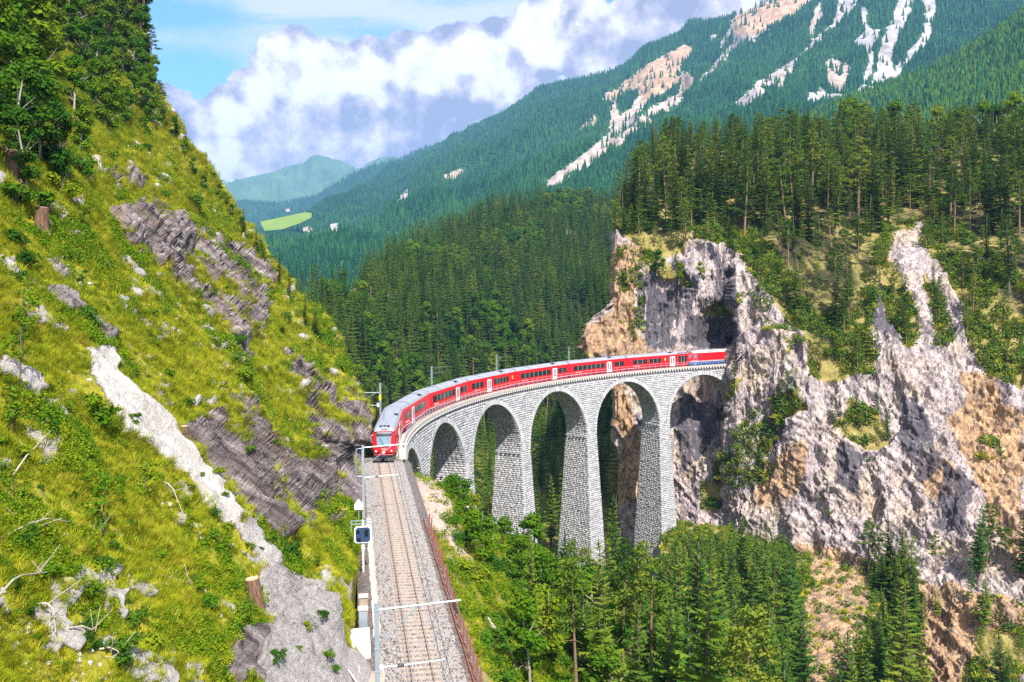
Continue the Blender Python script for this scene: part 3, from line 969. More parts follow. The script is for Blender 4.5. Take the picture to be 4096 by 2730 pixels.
def strip_sheet(name, rows, nv, nu, mat, amp, freq, seed, polys=None, smooth=True, colfreq=None, jit_px=6, powr=1.0):
    """ground between two or more lines of (u, v, D) points, with relief along its normals"""
    L = []
    umin = max(min(p[0] for p in r) for r in rows)
    umax = min(max(p[0] for p in r) for r in rows)
    uu = np.linspace(umin, umax, nu)
    for r in rows:
        r = sorted(r)
        k = np.array(r, float)
        v = np.interp(uu, k[:, 0], k[:, 1])
        w = np.interp(uu, k[:, 0], 1 / k[:, 2])
        for _ in range(max(2, nu // 60)):
            w = np.concatenate([w[:1], (w[:-2] + w[1:-1] * 2 + w[2:]) / 4, w[-1:]])
        L.append((v, w))
    tt = np.linspace(0, len(rows) - 1, nv)
    V = np.zeros((nv, nu)); Wd = np.zeros((nv, nu))
    for i, t in enumerate(tt):
        a = min(int(t), len(rows) - 2)
        f = t - a
        V[i] = L[a][0] * (1 - f) + L[a + 1][0] * f
        Wd[i] = L[a][1] * (1 - f) + L[a + 1][1] * f
    for _ in range(6):
        Wd[1:-1] = (Wd[:-2] + 2 * Wd[1:-1] + Wd[2:]) / 4
    U = np.broadcast_to(uu[None], V.shape)
    G = P3(U, V, 1 / Wd)
    N = gnormals(G)
    N *= -np.sign((N @ np.array([0.0, 1.0, -0.5]))).mean() or 1
    r = fbm(G * freq, 5, seed) * amp
    if colfreq is not None:
        r = r + (fbm(G * np.array(colfreq), 5, seed + 2, ridged=True) - 0.2) * amp * 0.8
    fade = np.clip(np.arange(nv) / 12.0, 0.0, 1)[:, None]
    G = G + N * (r * fade)[..., None]
    U, V, _ = PJ(G)
    at = {}
    if polys is not None:
        j1, j2 = fbm(G * freq * 6, 4, seed + 5), fbm(G * freq * 6 + 30, 4, seed + 6)
        sc, og = np.zeros(U.shape), np.zeros(U.shape)
        for poly, o in polys:
            mk = inpoly(U + j1 * jit_px, V + j2 * jit_px, poly)
            sc[mk] = 1
            og[mk] = o
        if name == 'mountain':
            sc[(fbm(G * np.array([0.006, 0.006, 0.003]), 5, 611) > .36) & (U > 1380) & (V < 240)] = .8
        at = {'scree': sc, 'orange': blur(og, 2)}
    else:
        at = {'scree': np.zeros(U.shape), 'orange': np.zeros(U.shape)}
    ob = tag(mob(name, G, gridF(nv, nu), mat, None, smooth, at), kind='structure')
    return dict(G=G, U=U, V=V, scree=at['scree'], ob=ob)


def Q5(pts, o):
    return ([(1264 + x / 2.1606, y / 2.1606) for x, y in pts], o)


SCREE = [Q5([(1050, -60), (1330, -60), (1300, 0), (1160, 110), (1000, 190), (900, 275), (840, 335), (700, 452), (560, 572), (440, 655), (330, 735), (200, 815), (60, 905), (-20, 930), (0, 880), (100, 815), (230, 715), (330, 625), (460, 560), (600, 480), (720, 415), (830, 310), (920, 190), (890, 110), (950, 60)], 0.35),
         Q5([(1050, -60), (1330, -60), (1300, 0), (1160, 110), (1020, 170), (930, 180), (890, 110), (950, 60)], 0.85),
         Q5([(670, 215), (720, 260), (640, 330), (640, 400), (540, 470), (470, 500), (430, 440), (380, 460), (340, 500), (300, 510), (270, 480), (330, 440), (400, 380), (480, 320), (570, 280)], 0.9),
         Q5([(440, 470), (480, 500), (450, 560), (350, 620), (290, 650), (300, 560), (290, 490), (320, 500), (335, 580), (400, 540)], 0.4),
         Q5([(660, 350), (720, 380), (700, 440), (640, 480), (640, 400)], 0.7), Q5([(230, 570), (240, 600), (180, 660), (130, 670), (170, 610)], 0.8),
         Q5([(1560, -60), (1450, -60), (1400, 120), (1300, 205), (1220, 290), (1120, 350), (1000, 440), (880, 540), (960, 525), (1080, 445), (1190, 370), (1230, 305), (1310, 215), (1410, 140), (1500, 60)], 0.15),
         Q5([(1330, 20), (1352, 60), (1310, 140), (1305, 200), (1282, 190), (1288, 110)], 0.4),
         Q5([(1740, -60), (1815, -60), (1795, 60), (1725, 190), (1695, 280), (1705, 405), (1595, 430), (1618, 330), (1648, 200), (1690, 120)], 0.05),
         Q5([(1835, -60), (1920, -60), (1905, 120), (1865, 225), (1785, 305), (1712, 400), (1698, 370), (1758, 270), (1838, 190), (1868, 90)], 0.0),
         Q5([(1528, 30), (1562, 30), (1572, 120), (1642, 190), (1622, 215), (1556, 140)], 0.0), Q5([(1350, 310), (1400, 290), (1500, 330), (1450, 440), (1400, 460), (1380, 400)], 0.45),
         Q5([(1556, 215), (1605, 260), (1595, 370), (1548, 435), (1580, 300)], 0.05), Q5([(1330, 430), (1385, 470), (1318, 520)], 0.05), Q5([(1140, 380), (1165, 360), (1150, 480), (1135, 480)], 0.5),
         ([(1015, 405), (1060, 388), (1075, 400), (1030, 415)], 0.5), ([(925, 445), (945, 425), (930, 470), (905, 480)], 0.3), ([(690, 530), (705, 520), (755, 545), (735, 552), (700, 545)], 0.4),
         ([(760, 515), (775, 512), (772, 545), (764, 545)], 0.2), ([(800, 270), (1100, 270), (1100, 268), (800, 268)], 0.1)]
M['far_forest'] = far_mat('mountain_side', (0.025, 0.075, 0.03), (0.05, 0.13, 0.035), True, 0.006)
M['far_green'] = far_mat('alpine_pasture', (0.035, 0.09, 0.04), (0.12, 0.20, 0.06), True, 0.0018)
M['far_dark'] = far_mat('dark_ridge_wood', (0.01, 0.035, 0.03), (0.03, 0.07, 0.04), True, 0.004)
M['meadow'] = far_mat('meadow_grass', (0.13, 0.22, 0.035), (0.20, 0.28, 0.05), True, 0.006)
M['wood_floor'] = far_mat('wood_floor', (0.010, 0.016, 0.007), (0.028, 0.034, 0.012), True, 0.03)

PEAK = strip_sheet('far_mountain', [[(400, 450, 9000), (525, 421, 9000), (580, 405, 9200), (650, 391, 9400), (690, 387, 9400), (712, 377, 9400), (728, 369, 9400), (745, 367, 9400), (770, 374, 9400), (795, 386, 9400), (812, 393, 9500), (850, 381, 9800), (905, 371, 10000), (1000, 340, 10500), (1200, 300, 11000)],
                                   [(400, 500, 7200), (640, 450, 8000), (800, 440, 8200), (1200, 420, 8600)], [(400, 620, 5500), (800, 620, 6000), (1200, 560, 6500)]], 130, 260, M['far_green'], 240, 0.0014, 3,
                   [], colfreq=(0.0016, 0.0016, 0.0008), jit_px=5)
RIDGE = strip_sheet('blue_ridge', [[(500, 470, 6200), (560, 468, 6200), (640, 474, 6000), (727, 457, 5900), (806, 409, 5700), (872, 382, 5600), (912, 374, 5600), (969, 348, 5600), (1040, 330, 5600), (1200, 290, 5600)],
                                 [(500, 560, 4600), (727, 560, 4600), (900, 520, 4700), (1200, 420, 4800)]], 60, 160, M['far_dark'], 45, 0.004, 13)
MOUNT = strip_sheet('mountain', [[(520, 585, 2500), (600, 546, 2900), (680, 506, 3400), (727, 484, 3700), (784, 457, 4100), (872, 417, 4600), (986, 351, 4900), (1050, 322, 4700), (1150, 270, 4300), (1240, 215, 4000), (1330, 190, 3800), (1420, 165, 3600), (1480, 130, 3500), (1560, 90, 3400), (1640, 58, 3300), (1730, 18, 3200), (1800, -14, 3150), (1900, -62, 3100), (2100, -135, 3000), (2353, -190, 2900), (2560, -230, 2850)],
                                [(520, 640, 1500), (700, 590, 1900), (872, 540, 2100), (1000, 470, 2300), (1150, 400, 2400), (1330, 330, 2350), (1500, 280, 2300), (1700, 220, 2250), (2000, 140, 2200), (2353, 80, 2150), (2560, 50, 2100)],
                                [(520, 760, 900), (700, 720, 950), (900, 690, 950), (1100, 640, 1000), (1300, 560, 1050), (1500, 480, 1150), (1700, 430, 1250), (2000, 380, 1350), (2353, 330, 1400), (2560, 300, 1400)]],
                    300, 560, M['far_forest'], 62, 0.0022, 23, SCREE, colfreq=(0.005, 0.0025, 0.0012), jit_px=6)
SPUR = strip_sheet('green_spur', [[(1760, 330, 1250), (1850, 285, 1250), (1900, 258, 1250), (2000, 222, 1250), (2100, 188, 1230), (2200, 140, 1200), (2280, 90, 1180), (2353, 40, 1160), (2560, -80, 1120)],
                                 [(1760, 470, 760), (2000, 430, 740), (2353, 380, 700), (2560, 350, 680)]], 80, 160, M['far_forest'], 12, 0.01, 33)
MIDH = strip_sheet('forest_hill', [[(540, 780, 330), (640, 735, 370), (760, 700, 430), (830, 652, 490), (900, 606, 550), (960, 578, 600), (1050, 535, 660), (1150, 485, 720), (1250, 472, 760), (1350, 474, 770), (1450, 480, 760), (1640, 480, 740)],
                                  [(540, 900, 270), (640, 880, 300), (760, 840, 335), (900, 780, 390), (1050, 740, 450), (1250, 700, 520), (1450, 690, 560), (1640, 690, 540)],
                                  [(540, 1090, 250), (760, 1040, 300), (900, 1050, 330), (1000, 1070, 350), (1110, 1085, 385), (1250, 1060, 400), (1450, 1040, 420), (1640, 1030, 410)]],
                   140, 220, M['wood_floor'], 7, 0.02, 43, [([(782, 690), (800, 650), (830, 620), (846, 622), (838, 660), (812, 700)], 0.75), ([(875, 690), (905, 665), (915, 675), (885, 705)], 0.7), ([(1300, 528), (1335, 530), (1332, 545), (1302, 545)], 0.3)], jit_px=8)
TALUS = strip_sheet('talus_slope', [[(1520, 1195, 212), (1600, 1205, 206), (1700, 1215, 200), (1850, 1240, 190), (1950, 1262, 182), (2020, 1330, 170), (2070, 1500, 150), (2150, 1610, 138), (2353, 1650, 128), (2560, 1680, 124)],
                                   [(1520, 1420, 172), (1700, 1420, 166), (1850, 1410, 160), (1980, 1440, 154), (2050, 1580, 140), (2150, 1670, 132), (2353, 1690, 125), (2560, 1700, 121)],
                                   [(1520, 1720, 138), (1850, 1700, 134), (2150, 1700, 126), (2353, 1720, 120), (2560, 1740, 116)]], 120, 200, M['cliff'], 1.6, 0.08, 53)
# grass and earth on the talus, a bare gravel chute down its middle
_tu, _tv = TALUS['U'], TALUS['V']
_j = fbm(TALUS['G'] * 0.15, 4, 77) * 14
_ch = blur(inpoly(_tu + _j, _tv + _j, [(1866, 1246), (1992, 1290), (1996, 1400), (1960, 1568), (1950, 1760), (1850, 1760), (1852, 1568), (1848, 1400)]).astype(float), 1)
me_ = TALUS['ob'].data
for k_, a_ in (('veg', 0.9 - 0.62 * _ch), ('streak', _ch * 0), ('orange', _ch)):
    at_ = me_.attributes.get(k_) or me_.attributes.new(k_, 'FLOAT', 'POINT')
    at_.data.foreach_set('value', np.ascontiguousarray(a_, np.float32).ravel())
tag(mob('meadow', P3(*np.moveaxis(np.array([[(598, 510, 2420), (640, 501, 2440), (700, 488, 2460), (716, 490, 2460)], [(608, 531, 2280), (650, 527, 2290), (692, 512, 2330), (716, 500, 2380)]], float), -1, 0)), gridF(2, 4), M['meadow'], None, True, {'scree': np.zeros(8), 'orange': np.zeros(8)}), kind='structure')
tag(mob('river', P3(*np.moveaxis(np.array([[(1085, 1062, 398), (1140, 1062, 398)], [(1088, 1095, 358), (1142, 1095, 358)], [(1094, 1140, 322), (1150, 1140, 322)], [(1080, 1230, 270), (1160, 1230, 270)]], float), -1, 0)), gridF(4, 2), M['river'], None, True), kind='structure')
bpy.data.objects['river'].location.z = 0.6


def on_line(x, y, z=0.0):
    """(s, lat) of the full-size picture point (x, y) on the straight track's plane at height z above the rails"""
    c = np.array([0, 0, CAM_H])
    r = P3(x * 2353 / 4096, y * 1568 / 2730, 1.0) - c
    a = np.array([PS[0], PS[1], z])
    n = np.array([-dv_[0] * GRADE, -dv_[1] * GRADE, 1.0])
    q = c + r * (((a - c) @ n) / (r @ n))
    return float((q[:2] - PS) @ dv_), float((q[:2] - PS) @ nv_)


# ------------------------------------------------------------------ track bed and track
def track_bed():
    s = np.linspace(-112, 147, 700)
    lat = np.array([-3.2, -2.75, -2.4, -2.0, -1.6, -1.2, -0.8, -0.4, 0, 0.4, 0.8, 1.2, 1.6, 2.0, 2.3, 2.65, 3.2])
    zz = np.array([-0.9, -0.45, -0.42, -0.33, -0.22, -0.17, -0.16, -0.16, -0.16, -0.16, -0.16, -0.17, -0.22, -0.33, -0.40, -0.46, -0.9])
    # on the bridge the bed lies between its kerbs
    SS, LL = np.meshgrid(s, lat, indexing='ij')
    Z = np.broadcast_to(zz, SS.shape).copy()
    on = np.clip((SS - 4) / 6, 0, 1)
    LL = LL * (1 - on) + np.clip(LL, -2.2, 1.75) * on
    Z = Z * (1 - on) + np.clip(Z, -0.3, 0) * on
    G = T(SS, LL, Z)
    G[..., 2] += fbm(G * 2.2, 3, 110) * 0.05 * (np.abs(LL) < 2.5)
    rust = np.clip(1.1 - np.abs(np.abs(LL) - 0.55) / 0.45, 0, 1) * 0.75 + np.clip((SS + 12) / 14, 0, 1) * np.clip(0.6 - np.abs(LL), 0, .5) * 1.2
    tag(mob('track_bed', G, gridF(len(s), len(lat)), M['ballast'], None, True, {'rust': rust}), kind='structure')


track_bed()
track = tag(empty('railway_track', Tv(-60, 0, -0.16)), 'single metre gauge track with shiny rails running to the front of the red train', 'railway track')


def child_at_world(o, parent):
    """parent without moving: parents here carry only a translation or a plain matrix"""
    o.parent = parent
    o.matrix_parent_inverse = parent.matrix_basis.inverted()
    return o


def line_sweep(name, s0, s1, step, prof, mat, parent):
    s = np.arange(s0, s1 + step * 0.5, step)
    k = len(prof)
    V = np.concatenate([T(s, np.full(len(s), l), np.full(len(s), z))[:, None] for l, z in prof], 1)
    F = [(i * k + j, (i + 1) * k + j, (i + 1) * k + (j + 1) % k, i * k + (j + 1) % k) for i in range(len(s) - 1) for j in range(k)]
    F += [tuple(range(k))[::-1], tuple((len(s) - 1) * k + j for j in range(k))]
    o = link(bpy.data.objects.new(name, mesh_np(name, V, F, mat)))
    if parent is not None:
        child_at_world(o, parent)
    return o


for sg in (-1, 1):
    c = 0.537 * sg
    rl = line_sweep('rail', -112, 146, 1.0, [(c - 0.085, -0.15), (c - 0.075, -0.12), (c - 0.03, -0.10), (c - 0.03, -0.04), (c - 0.045, -0.03), (c - 0.045, -0.006), (c + 0.045, -0.006), (c + 0.045, -0.03), (c + 0.03, -0.04), (c + 0.03, -0.10), (c + 0.075, -0.12), (c + 0.085, -0.15)], M['rail_web'], track)
    hd_ = line_sweep('rail_head', -112, 146, 1.0, [(c - 0.04, -0.005), (c - 0.036, 0.004), (c + 0.036, 0.004), (c + 0.04, -0.005)], M['rail'], None)
    hd_.parent = rl
    hd_.matrix_parent_inverse = (track.matrix_basis @ rl.matrix_parent_inverse).inverted()
mb = MB()
mb.box((0, 0, 0), (0.22, 1.9, 0.14))
mb.box((0, 0.537, 0.075), (0.16, 0.26, 0.03))
mb.box((0, -0.537, 0.075), (0.16, 0.26, 0.03))
sl_me = mb.mesh('sleeper', M['sleeper'])
s = -74.0
while s < 1.0:
    o = link(bpy.data.objects.new('sleeper', sl_me))
    o.location = Tv(s, rnd.uniform(-.03, .03), -0.165 + rnd.uniform(-.012, .012))
    o.rotation_euler = (0, 0, heading(s) + rnd.uniform(-.02, .02))
    child_at_world(o, track)
    s += 0.62

# ------------------------------------------------------------------ viaduct
A0, PITCH_S, ZS = 41.367, 23.029, -11.7
ARCH = [A0 + PITCH_S * k for k in range(-1, 5)]
VS0, VS1 = 5.0, 147.0


def hw(z):
    return 2.2 + 0.066 * np.maximum(-np.asarray(z, float), 0)


def edge_off(z):
    z = np.asarray(z, float)
    up = np.sqrt(np.clip(100 - (z - ZS) ** 2, 0, None))
    return np.where(z > ZS, up, 10 - 0.03 * (ZS - z))


viaduct = tag(empty('viaduct', Tv(75, 0, -50)), 'curved grey limestone railway viaduct of six tall arches carrying the red train', 'viaduct')


def vpart(name, V, F, mat, smooth=False, fattrs=None, parent=None):
    o = link(bpy.data.objects.new(name, mesh_np(name, V, F, mat, smooth, None, fattrs)))
    p = parent or viaduct
    o.parent = p
    o.matrix_parent_inverse = viaduct.matrix_basis.inverted() if p is viaduct else Matrix.Identity(4)
    if p is not viaduct:
        o.matrix_parent_inverse = p.matrix_parent_inverse.inverted() @ Matrix.Identity(4)
        o.matrix_parent_inverse = (viaduct.matrix_basis @ p.matrix_parent_inverse).inverted()
    return o


def stone_block(Q, n, proud, inset=0.035):
    """(8 verts) a block on the quad Q, standing proud by `proud` along n"""
    c = Q.mean(1, keepdims=True)
    d = Q - c
    L = np.linalg.norm(d, axis=-1, keepdims=True)
    top = c + d * (1 - inset / np.maximum(L, 0.05) * 1.4) + (n * proud[:, None])[:, None]
    bot = Q - (n * 0.05)[:, None]
    return np.concatenate([bot, top], 1)


SF = np.array([[4, 5, 6, 7], [0, 1, 5, 4], [1, 2, 6, 5], [2, 3, 7, 6], [3, 0, 4, 7]])
all_blocks = []      # (block verts, owner index)
piers = []
bounds = [(VS0, None)] + [(ARCH[k], ARCH[k + 1]) for k in range(5)] + [(None, VS1)]


def lims(i, z):
    z = np.asarray(z, float)
    if i == 0:
        return np.full(z.shape, VS0), ARCH[0] - edge_off(z)
    if i == 6:
        return ARCH[5] + edge_off(z), np.full(z.shape, VS1)
    return ARCH[i - 1] + edge_off(z), ARCH[i] - edge_off(z)


for i in range(7):
    smid = {0: 7.5, 6: 145.0}.get(i, (ARCH[max(i - 1, 0)] + ARCH[min(i, 5)]) / 2)
    zb = float(ground_z(np.array(smid), np.array(0.0))) - 6
    if i == 6:
        zb = -24.0
    zl = np.concatenate([[-0.35, -1.2, -1.69], ZS + 10 * np.sin(np.linspace(math.radians(88), 0, 26)), np.arange(ZS - 2, zb, -2.0), [zb]])
    zl = zl[zl >= zb - 0.01]
    lo, hi = lims(i, zl)
    hi = np.maximum(hi, lo + 0.02)
    m = 9
    rows = []
    for z, a, b in zip(zl, lo, hi):
        s_ = np.linspace(a, b, m)
        w = float(hw(z)) - 0.05
        rows.append(np.concatenate([T(s_, np.full(m, w), np.full(m, z)), T(s_[::-1], np.full(m, -w), np.full(m, z))]))
    k = 2 * m
    V = np.concatenate(rows)
    F = [(r * k + j, r * k + (j + 1) % k, (r + 1) * k + (j + 1) % k, (r + 1) * k + j) for r in range(len(zl) - 1) for j in range(k)]
    F += [tuple(range(k))[::-1]]
    piers.append(vpart('abutment' if i in (0, 6) else 'pier', V, F, M['mortar_and_shade']))
    # courses of blocks on the inner face
    z = -0.85
    while z > zb:
        h = 0.40 + rnd.uniform(-.04, .04)
        zm = z - h / 2
        a, b = [float(x) for x in lims(i, np.array(zm))]
        if zm > ZS:                                            # leave the ring of arch stones free
            r = 10.9
            q = math.sqrt(max(r * r - (zm - ZS) ** 2, 0))
            a = ARCH[i - 1] + q if i > 0 else a
            b = ARCH[i] - q if i < 6 else b
        x = a
        while x < b - 0.15:
            w = min(rnd.uniform(0.5, 1.15), b - x)
            if b - x - w < 0.3:
                w = b - x
            ss_, zz_ = np.array([x, x + w, x + w, x]), np.array([z - h, z - h, z, z]) + np.array([1, 1, 1, 1]) * rnd.uniform(-.03, .03)
            all_blocks.append((T(ss_, hw(zz_), zz_), i))
            x += w
        z -= h
    # blocks on the side that faces back along the line: arch soffit and flank of the pier
    if i > 0:
        ths = np.linspace(math.radians(89), 0, 39)
        pr = [(ARCH[i - 1] + 10 * math.cos(t), ZS + 10 * math.sin(t)) for t in ths]
        zz = ZS
        while zz > zb:
            zz -= 0.4
            pr.append((ARCH[i - 1] + float(edge_off(np.array(zz))), zz))
        for (sa, za), (sb, zb_) in zip(pr[:-1], pr[1:]):
            wv = float(hw(za))
            x = wv
            while x > -wv + 0.1:
                w = min(rnd.uniform(0.5, 1.1), x + wv)
                all_blocks.append((T(np.array([sa, sb, sb, sa]), np.array([x, x * hw(zb_) / wv, (x - w) * hw(zb_) / wv, x - w]), np.array([za, zb_, zb_, za])), i))
                x -= w
Q = np.stack([q for q, _ in all_blocks])
own = np.array([i for _, i in all_blocks])
nrm = np.cross(Q[:, 1] - Q[:, 0], Q[:, 3] - Q[:, 0])
nrm /= np.linalg.norm(nrm, axis=1, keepdims=True) + 1e-9
cen = Q.mean(1)
# the faces look either to the inside of the curve or back along the line: towards the viewer's side
vw = np.array([0, 0, CAM_H]) - cen
flip = np.sign((nrm * vw).sum(1))
flip[flip == 0] = 1
nrm *= flip[:, None]
B = stone_block(Q, nrm, RNG.uniform(0.025, 0.085, len(Q)))
tone = np.clip(RNG.normal(0.55, 0.24, len(Q)), 0, 1)
uq, vq, Dq = PJ(Q)
area = 0.5 * np.abs((uq[:, 2] - uq[:, 0]) * (vq[:, 3] - vq[:, 1]) - (uq[:, 3] - uq[:, 1]) * (vq[:, 2] - vq[:, 0]))
area[(cen[:, 2] < ground_z(np.zeros(1), np.zeros(1))[0] - 30)] = 0
hid = (uq[:, 0] < 935) | (vq[:, 0] > 1085) | (own == 0)
area[hid] = 0
big = set(np.argsort(-area)[:300].tolist())
for i in range(7):
    idx = np.array([k for k in np.where(own == i)[0] if k not in big])
    V = B[idx].reshape(-1, 3)
    F = (SF[None] + (np.arange(len(idx)) * 8)[:, None, None]).reshape(-1, 4)
    o = vpart('masonry', V, F, M['stone'], False, {'tone': np.repeat(tone[idx], 5)}, piers[i])
    o['kind'] = 'stuff'
for k in sorted(big):
    vpart('stone', B[k], SF.copy(), M['stone'], False, {'tone': np.repeat(tone[k], 5)}, piers[own[k]])
# rings of wedge stones
for a, ac in enumerate(ARCH):
    nst = 52
    Vs, Fs = [], []
    for j in range(nst):
        t0, t1 = math.pi * j / nst + 0.004, math.pi * (j + 1) / nst - 0.004
        ro = 10.86 + rnd.uniform(-.05, .05)
        pts = [(ac - 10 * math.cos(t0), ZS + 10 * math.sin(t0)), (ac - 10 * math.cos(t1), ZS + 10 * math.sin(t1)),
               (ac - ro * math.cos(t1), ZS + ro * math.sin(t1)), (ac - ro * math.cos(t0), ZS + ro * math.sin(t0))]
        pr = 0.09 + rnd.uniform(-.02, .03)
        V = [Tv(p[0], float(hw(p[1])) + pr, p[1]) for p in pts] + [Tv(p[0], float(hw(p[1])) - 0.5, p[1]) for p in pts]
        F = [(0, 1, 2, 3), (0, 4, 5, 1), (1, 5, 6, 2), (2, 6, 7, 3), (3, 7, 4, 0)]
        tn = min(1, max(0, rnd.gauss(0.72, 0.2)))
        if a == 0:
            Fs += [tuple(x + len(Vs) for x in f) for f in F]
            Vs += V
        else:
            vpart('arch_stone', [tuple(p) for p in V], F, M['stone'], False, {'tone': [tn] * 5})
    if a == 0:
        o = vpart('arch_ring', [tuple(p) for p in Vs], Fs, M['stone'], False, {'tone': np.clip(RNG.normal(.7, .2, nst * 5), 0, 1)})
        o['kind'] = 'stuff'


def vchild(o):
    o.parent = viaduct
    o.matrix_parent_inverse = viaduct.matrix_basis.inverted()
    return o


line_sweep('deck_slab', VS0 - 3, VS1, 1.0, [(2.56, 0.02), (2.56, 0.42), (1.78, 0.42), (1.78, -0.10), (-2.3, -0.10), (-2.3, 0.3), (-2.5, 0.3), (-2.5, 0.02)], M['concrete'], viaduct)
line_sweep('shadow_course', VS0 - 3, VS1, 1.0, [(2.2, -0.36), (2.2, 0.02), (-2.45, 0.02), (-2.45, -0.36)], M['mortar_and_shade'], viaduct)  # dark course behind the corbels, shadow gap under the deck put in as colour
mb = MB().box((0, -0.17, 0.02), (0.27, 0.40, 0.30))
cor_me = mb.mesh('corbel', M['concrete_white'])
s = VS0 + 0.5
while s < VS1 - 0.5:
    o = link(bpy.data.objects.new('corbel', cor_me))
    o.location = Tv(s, 2.2, -0.16)
    o.rotation_euler = (0, 0, heading(s))
    vchild(o)
    s += 0.8
mb = MB().box((0, 0, 0), (0.5, 0.3, 0.34))
put_me = mb.mesh('putlog_stone', M['stone'])
for i in range(1, 6):
    for q in range(6):
        lat = -2.4 + q * 0.95
        o = link(bpy.data.objects.new('putlog_stone', put_me))
        o.location = Tv(ARCH[i - 1] + 10 - 0.2, lat, ZS - 0.35)
        o.rotation_euler = (0, 0, heading(ARCH[i - 1] + 10))
        vchild(o)

# railing on the inner edge
rail_fence = tag(empty('bridge_railing', Tv(75, 2.4, 0.42)), 'thin grey steel railing along the inner edge of the viaduct deck beside the train', 'railing')
mb = MB().box((0, 0, 0.55), (0.07, 0.07, 1.1))
post_me = mb.mesh('post', M['steel'])
s = VS0 + 2
while s < VS1:
    o = link(bpy.data.objects.new('post', post_me))
    o.location = Tv(s, 2.42, 0.42)
    o.rotation_euler = (0, 0, heading(s))
    child_at_world(o, rail_fence)
    s += 1.68
for zz in (0.55, 1.08):
    line_sweep('handrail', VS0 + 2, VS1, 1.0, [(2.45, 0.42 + zz), (2.45, 0.48 + zz), (2.39, 0.48 + zz), (2.39, 0.42 + zz)], M['steel'], rail_fence)

# ------------------------------------------------------------------ train
CL, S_GAP0 = 18.477, 19.546


def lettering(text, size, mat, parent, M4, name='lettering', ex=0.006):
    cu = bpy.data.curves.new('lettering', 'FONT')
    cu.body = text
    cu.size = size
    cu.extrude = ex
    cu.resolution_u = 2
    cu.align_x = 'CENTER'
    cu.align_y = 'CENTER'
    tmp = bpy.data.objects.new('lettering', cu)
    me = bpy.data.meshes.new_from_object(tmp)
    me.materials.clear()
    me.materials.append(mat)
    o = link(bpy.data.objects.new(name, me), parent)
    o.matrix_local = M4
    bpy.data.objects.remove(tmp)
    bpy.data.curves.remove(cu)
    return o


SIDE = Matrix(((1, 0, 0, 0), (0, 0, -1, 0), (0, 1, 0, 0), (0, 0, 0, 1)))   # text plane facing -Y


def side_text(x, z, y=-1.345):
    return Matrix.Translation((x, y, z)) @ SIDE


def prof_sweep(x0, x1, prof, closed=True):
    mb = MB()
    k = len(prof)
    V = [(x0, y, z) for y, z in prof] + [(x1, y, z) for y, z in prof]
    F = [(j, (j + 1) % k, k + (j + 1) % k, k + j) for j in range(k if closed else k - 1)]
    F += [tuple(range(k))[::-1], tuple(range(k, 2 * k))]
    return mb.add(V, F)


SIDEP = [(-1.33, 0.92), (-1.34, 2.2), (-1.33, 2.95), (-1.27, 3.32), (1.27, 3.32), (1.33, 2.95), (1.34, 2.2), (1.33, 0.92)]
ROOFP = [(-1.29, 3.30), (-1.05, 3.62), (-0.62, 3.78), (0, 3.81), (0.62, 3.78), (1.05, 3.62), (1.29, 3.30)]
MESHC = {}


def cached(key, fn):
    if key not in MESHC:
        MESHC[key] = fn()
    return MESHC[key]


def add(name, me, parent, loc=(0, 0, 0)):
    o = link(bpy.data.objects.new(name, me), parent)
    o.location = loc
    return o


def carriage_root(s0, s1, name, label, cat, group=None):
    a, b = Tv(s0, 0, 0), Tv(s1, 0, 0)
    c = (a + b) / 2
    d = b - a
    o = empty(name, c)
    o.rotation_euler = (0, -math.asin(d.z / d.length), math.atan2(d.y, d.x))
    return tag(o, label, cat, group)


def window_strip(root, x0, x1, n, z0=1.72, z1=2.72, y=-1.345):
    """dark glazed band with its own panes and pale mullions"""
    w = x1 - x0
    f = MB()
    f.box(((x0 + x1) / 2, y + 0.03, (z0 + z1) / 2), (w, 0.06, z1 - z0))
    fr = f.build('window', M['black'], root)
    pw = w / n
    for k in range(n):
        p = MB()
        p.box((x0 + (k + .5) * pw, y - 0.006, (z0 + z1) / 2), (pw - 0.10, 0.016, z1 - z0 - 0.10))
        p.build('pane', M['glass'], fr)
    if n > 1:
        b = MB()
        for k in range(1, n):
            b.box((x0 + k * pw, y - 0.008, (z0 + z1) / 2), (0.06, 0.02, z1 - z0 - 0.02))
        b.build('mullion', M['seats'], fr)
    return fr


def seats_behind(root, x0, x1):
    pass


def double_door(root, x, z0=0.62, z1=2.86, w=1.5, y=-1.345):
    d = MB()
    d.box((x, y + 0.02, (z0 + z1) / 2), (w, 0.08, z1 - z0))
    o = d.build('door', M['white'], root)
    for sg in (-1, 1):
        g = MB()
        g.box((x + sg * 0.30, y - 0.026, (z0 + z1) / 2 + 0.2), (0.26, 0.02, (z1 - z0) * 0.62))
        g.build('door_window', M['glass'], o)
    sgap = MB()
    sgap.box((x, y - 0.022, (z0 + z1) / 2), (0.03, 0.01, z1 - z0))
    sgap.build('door_seam', M['black'], o)
    return o


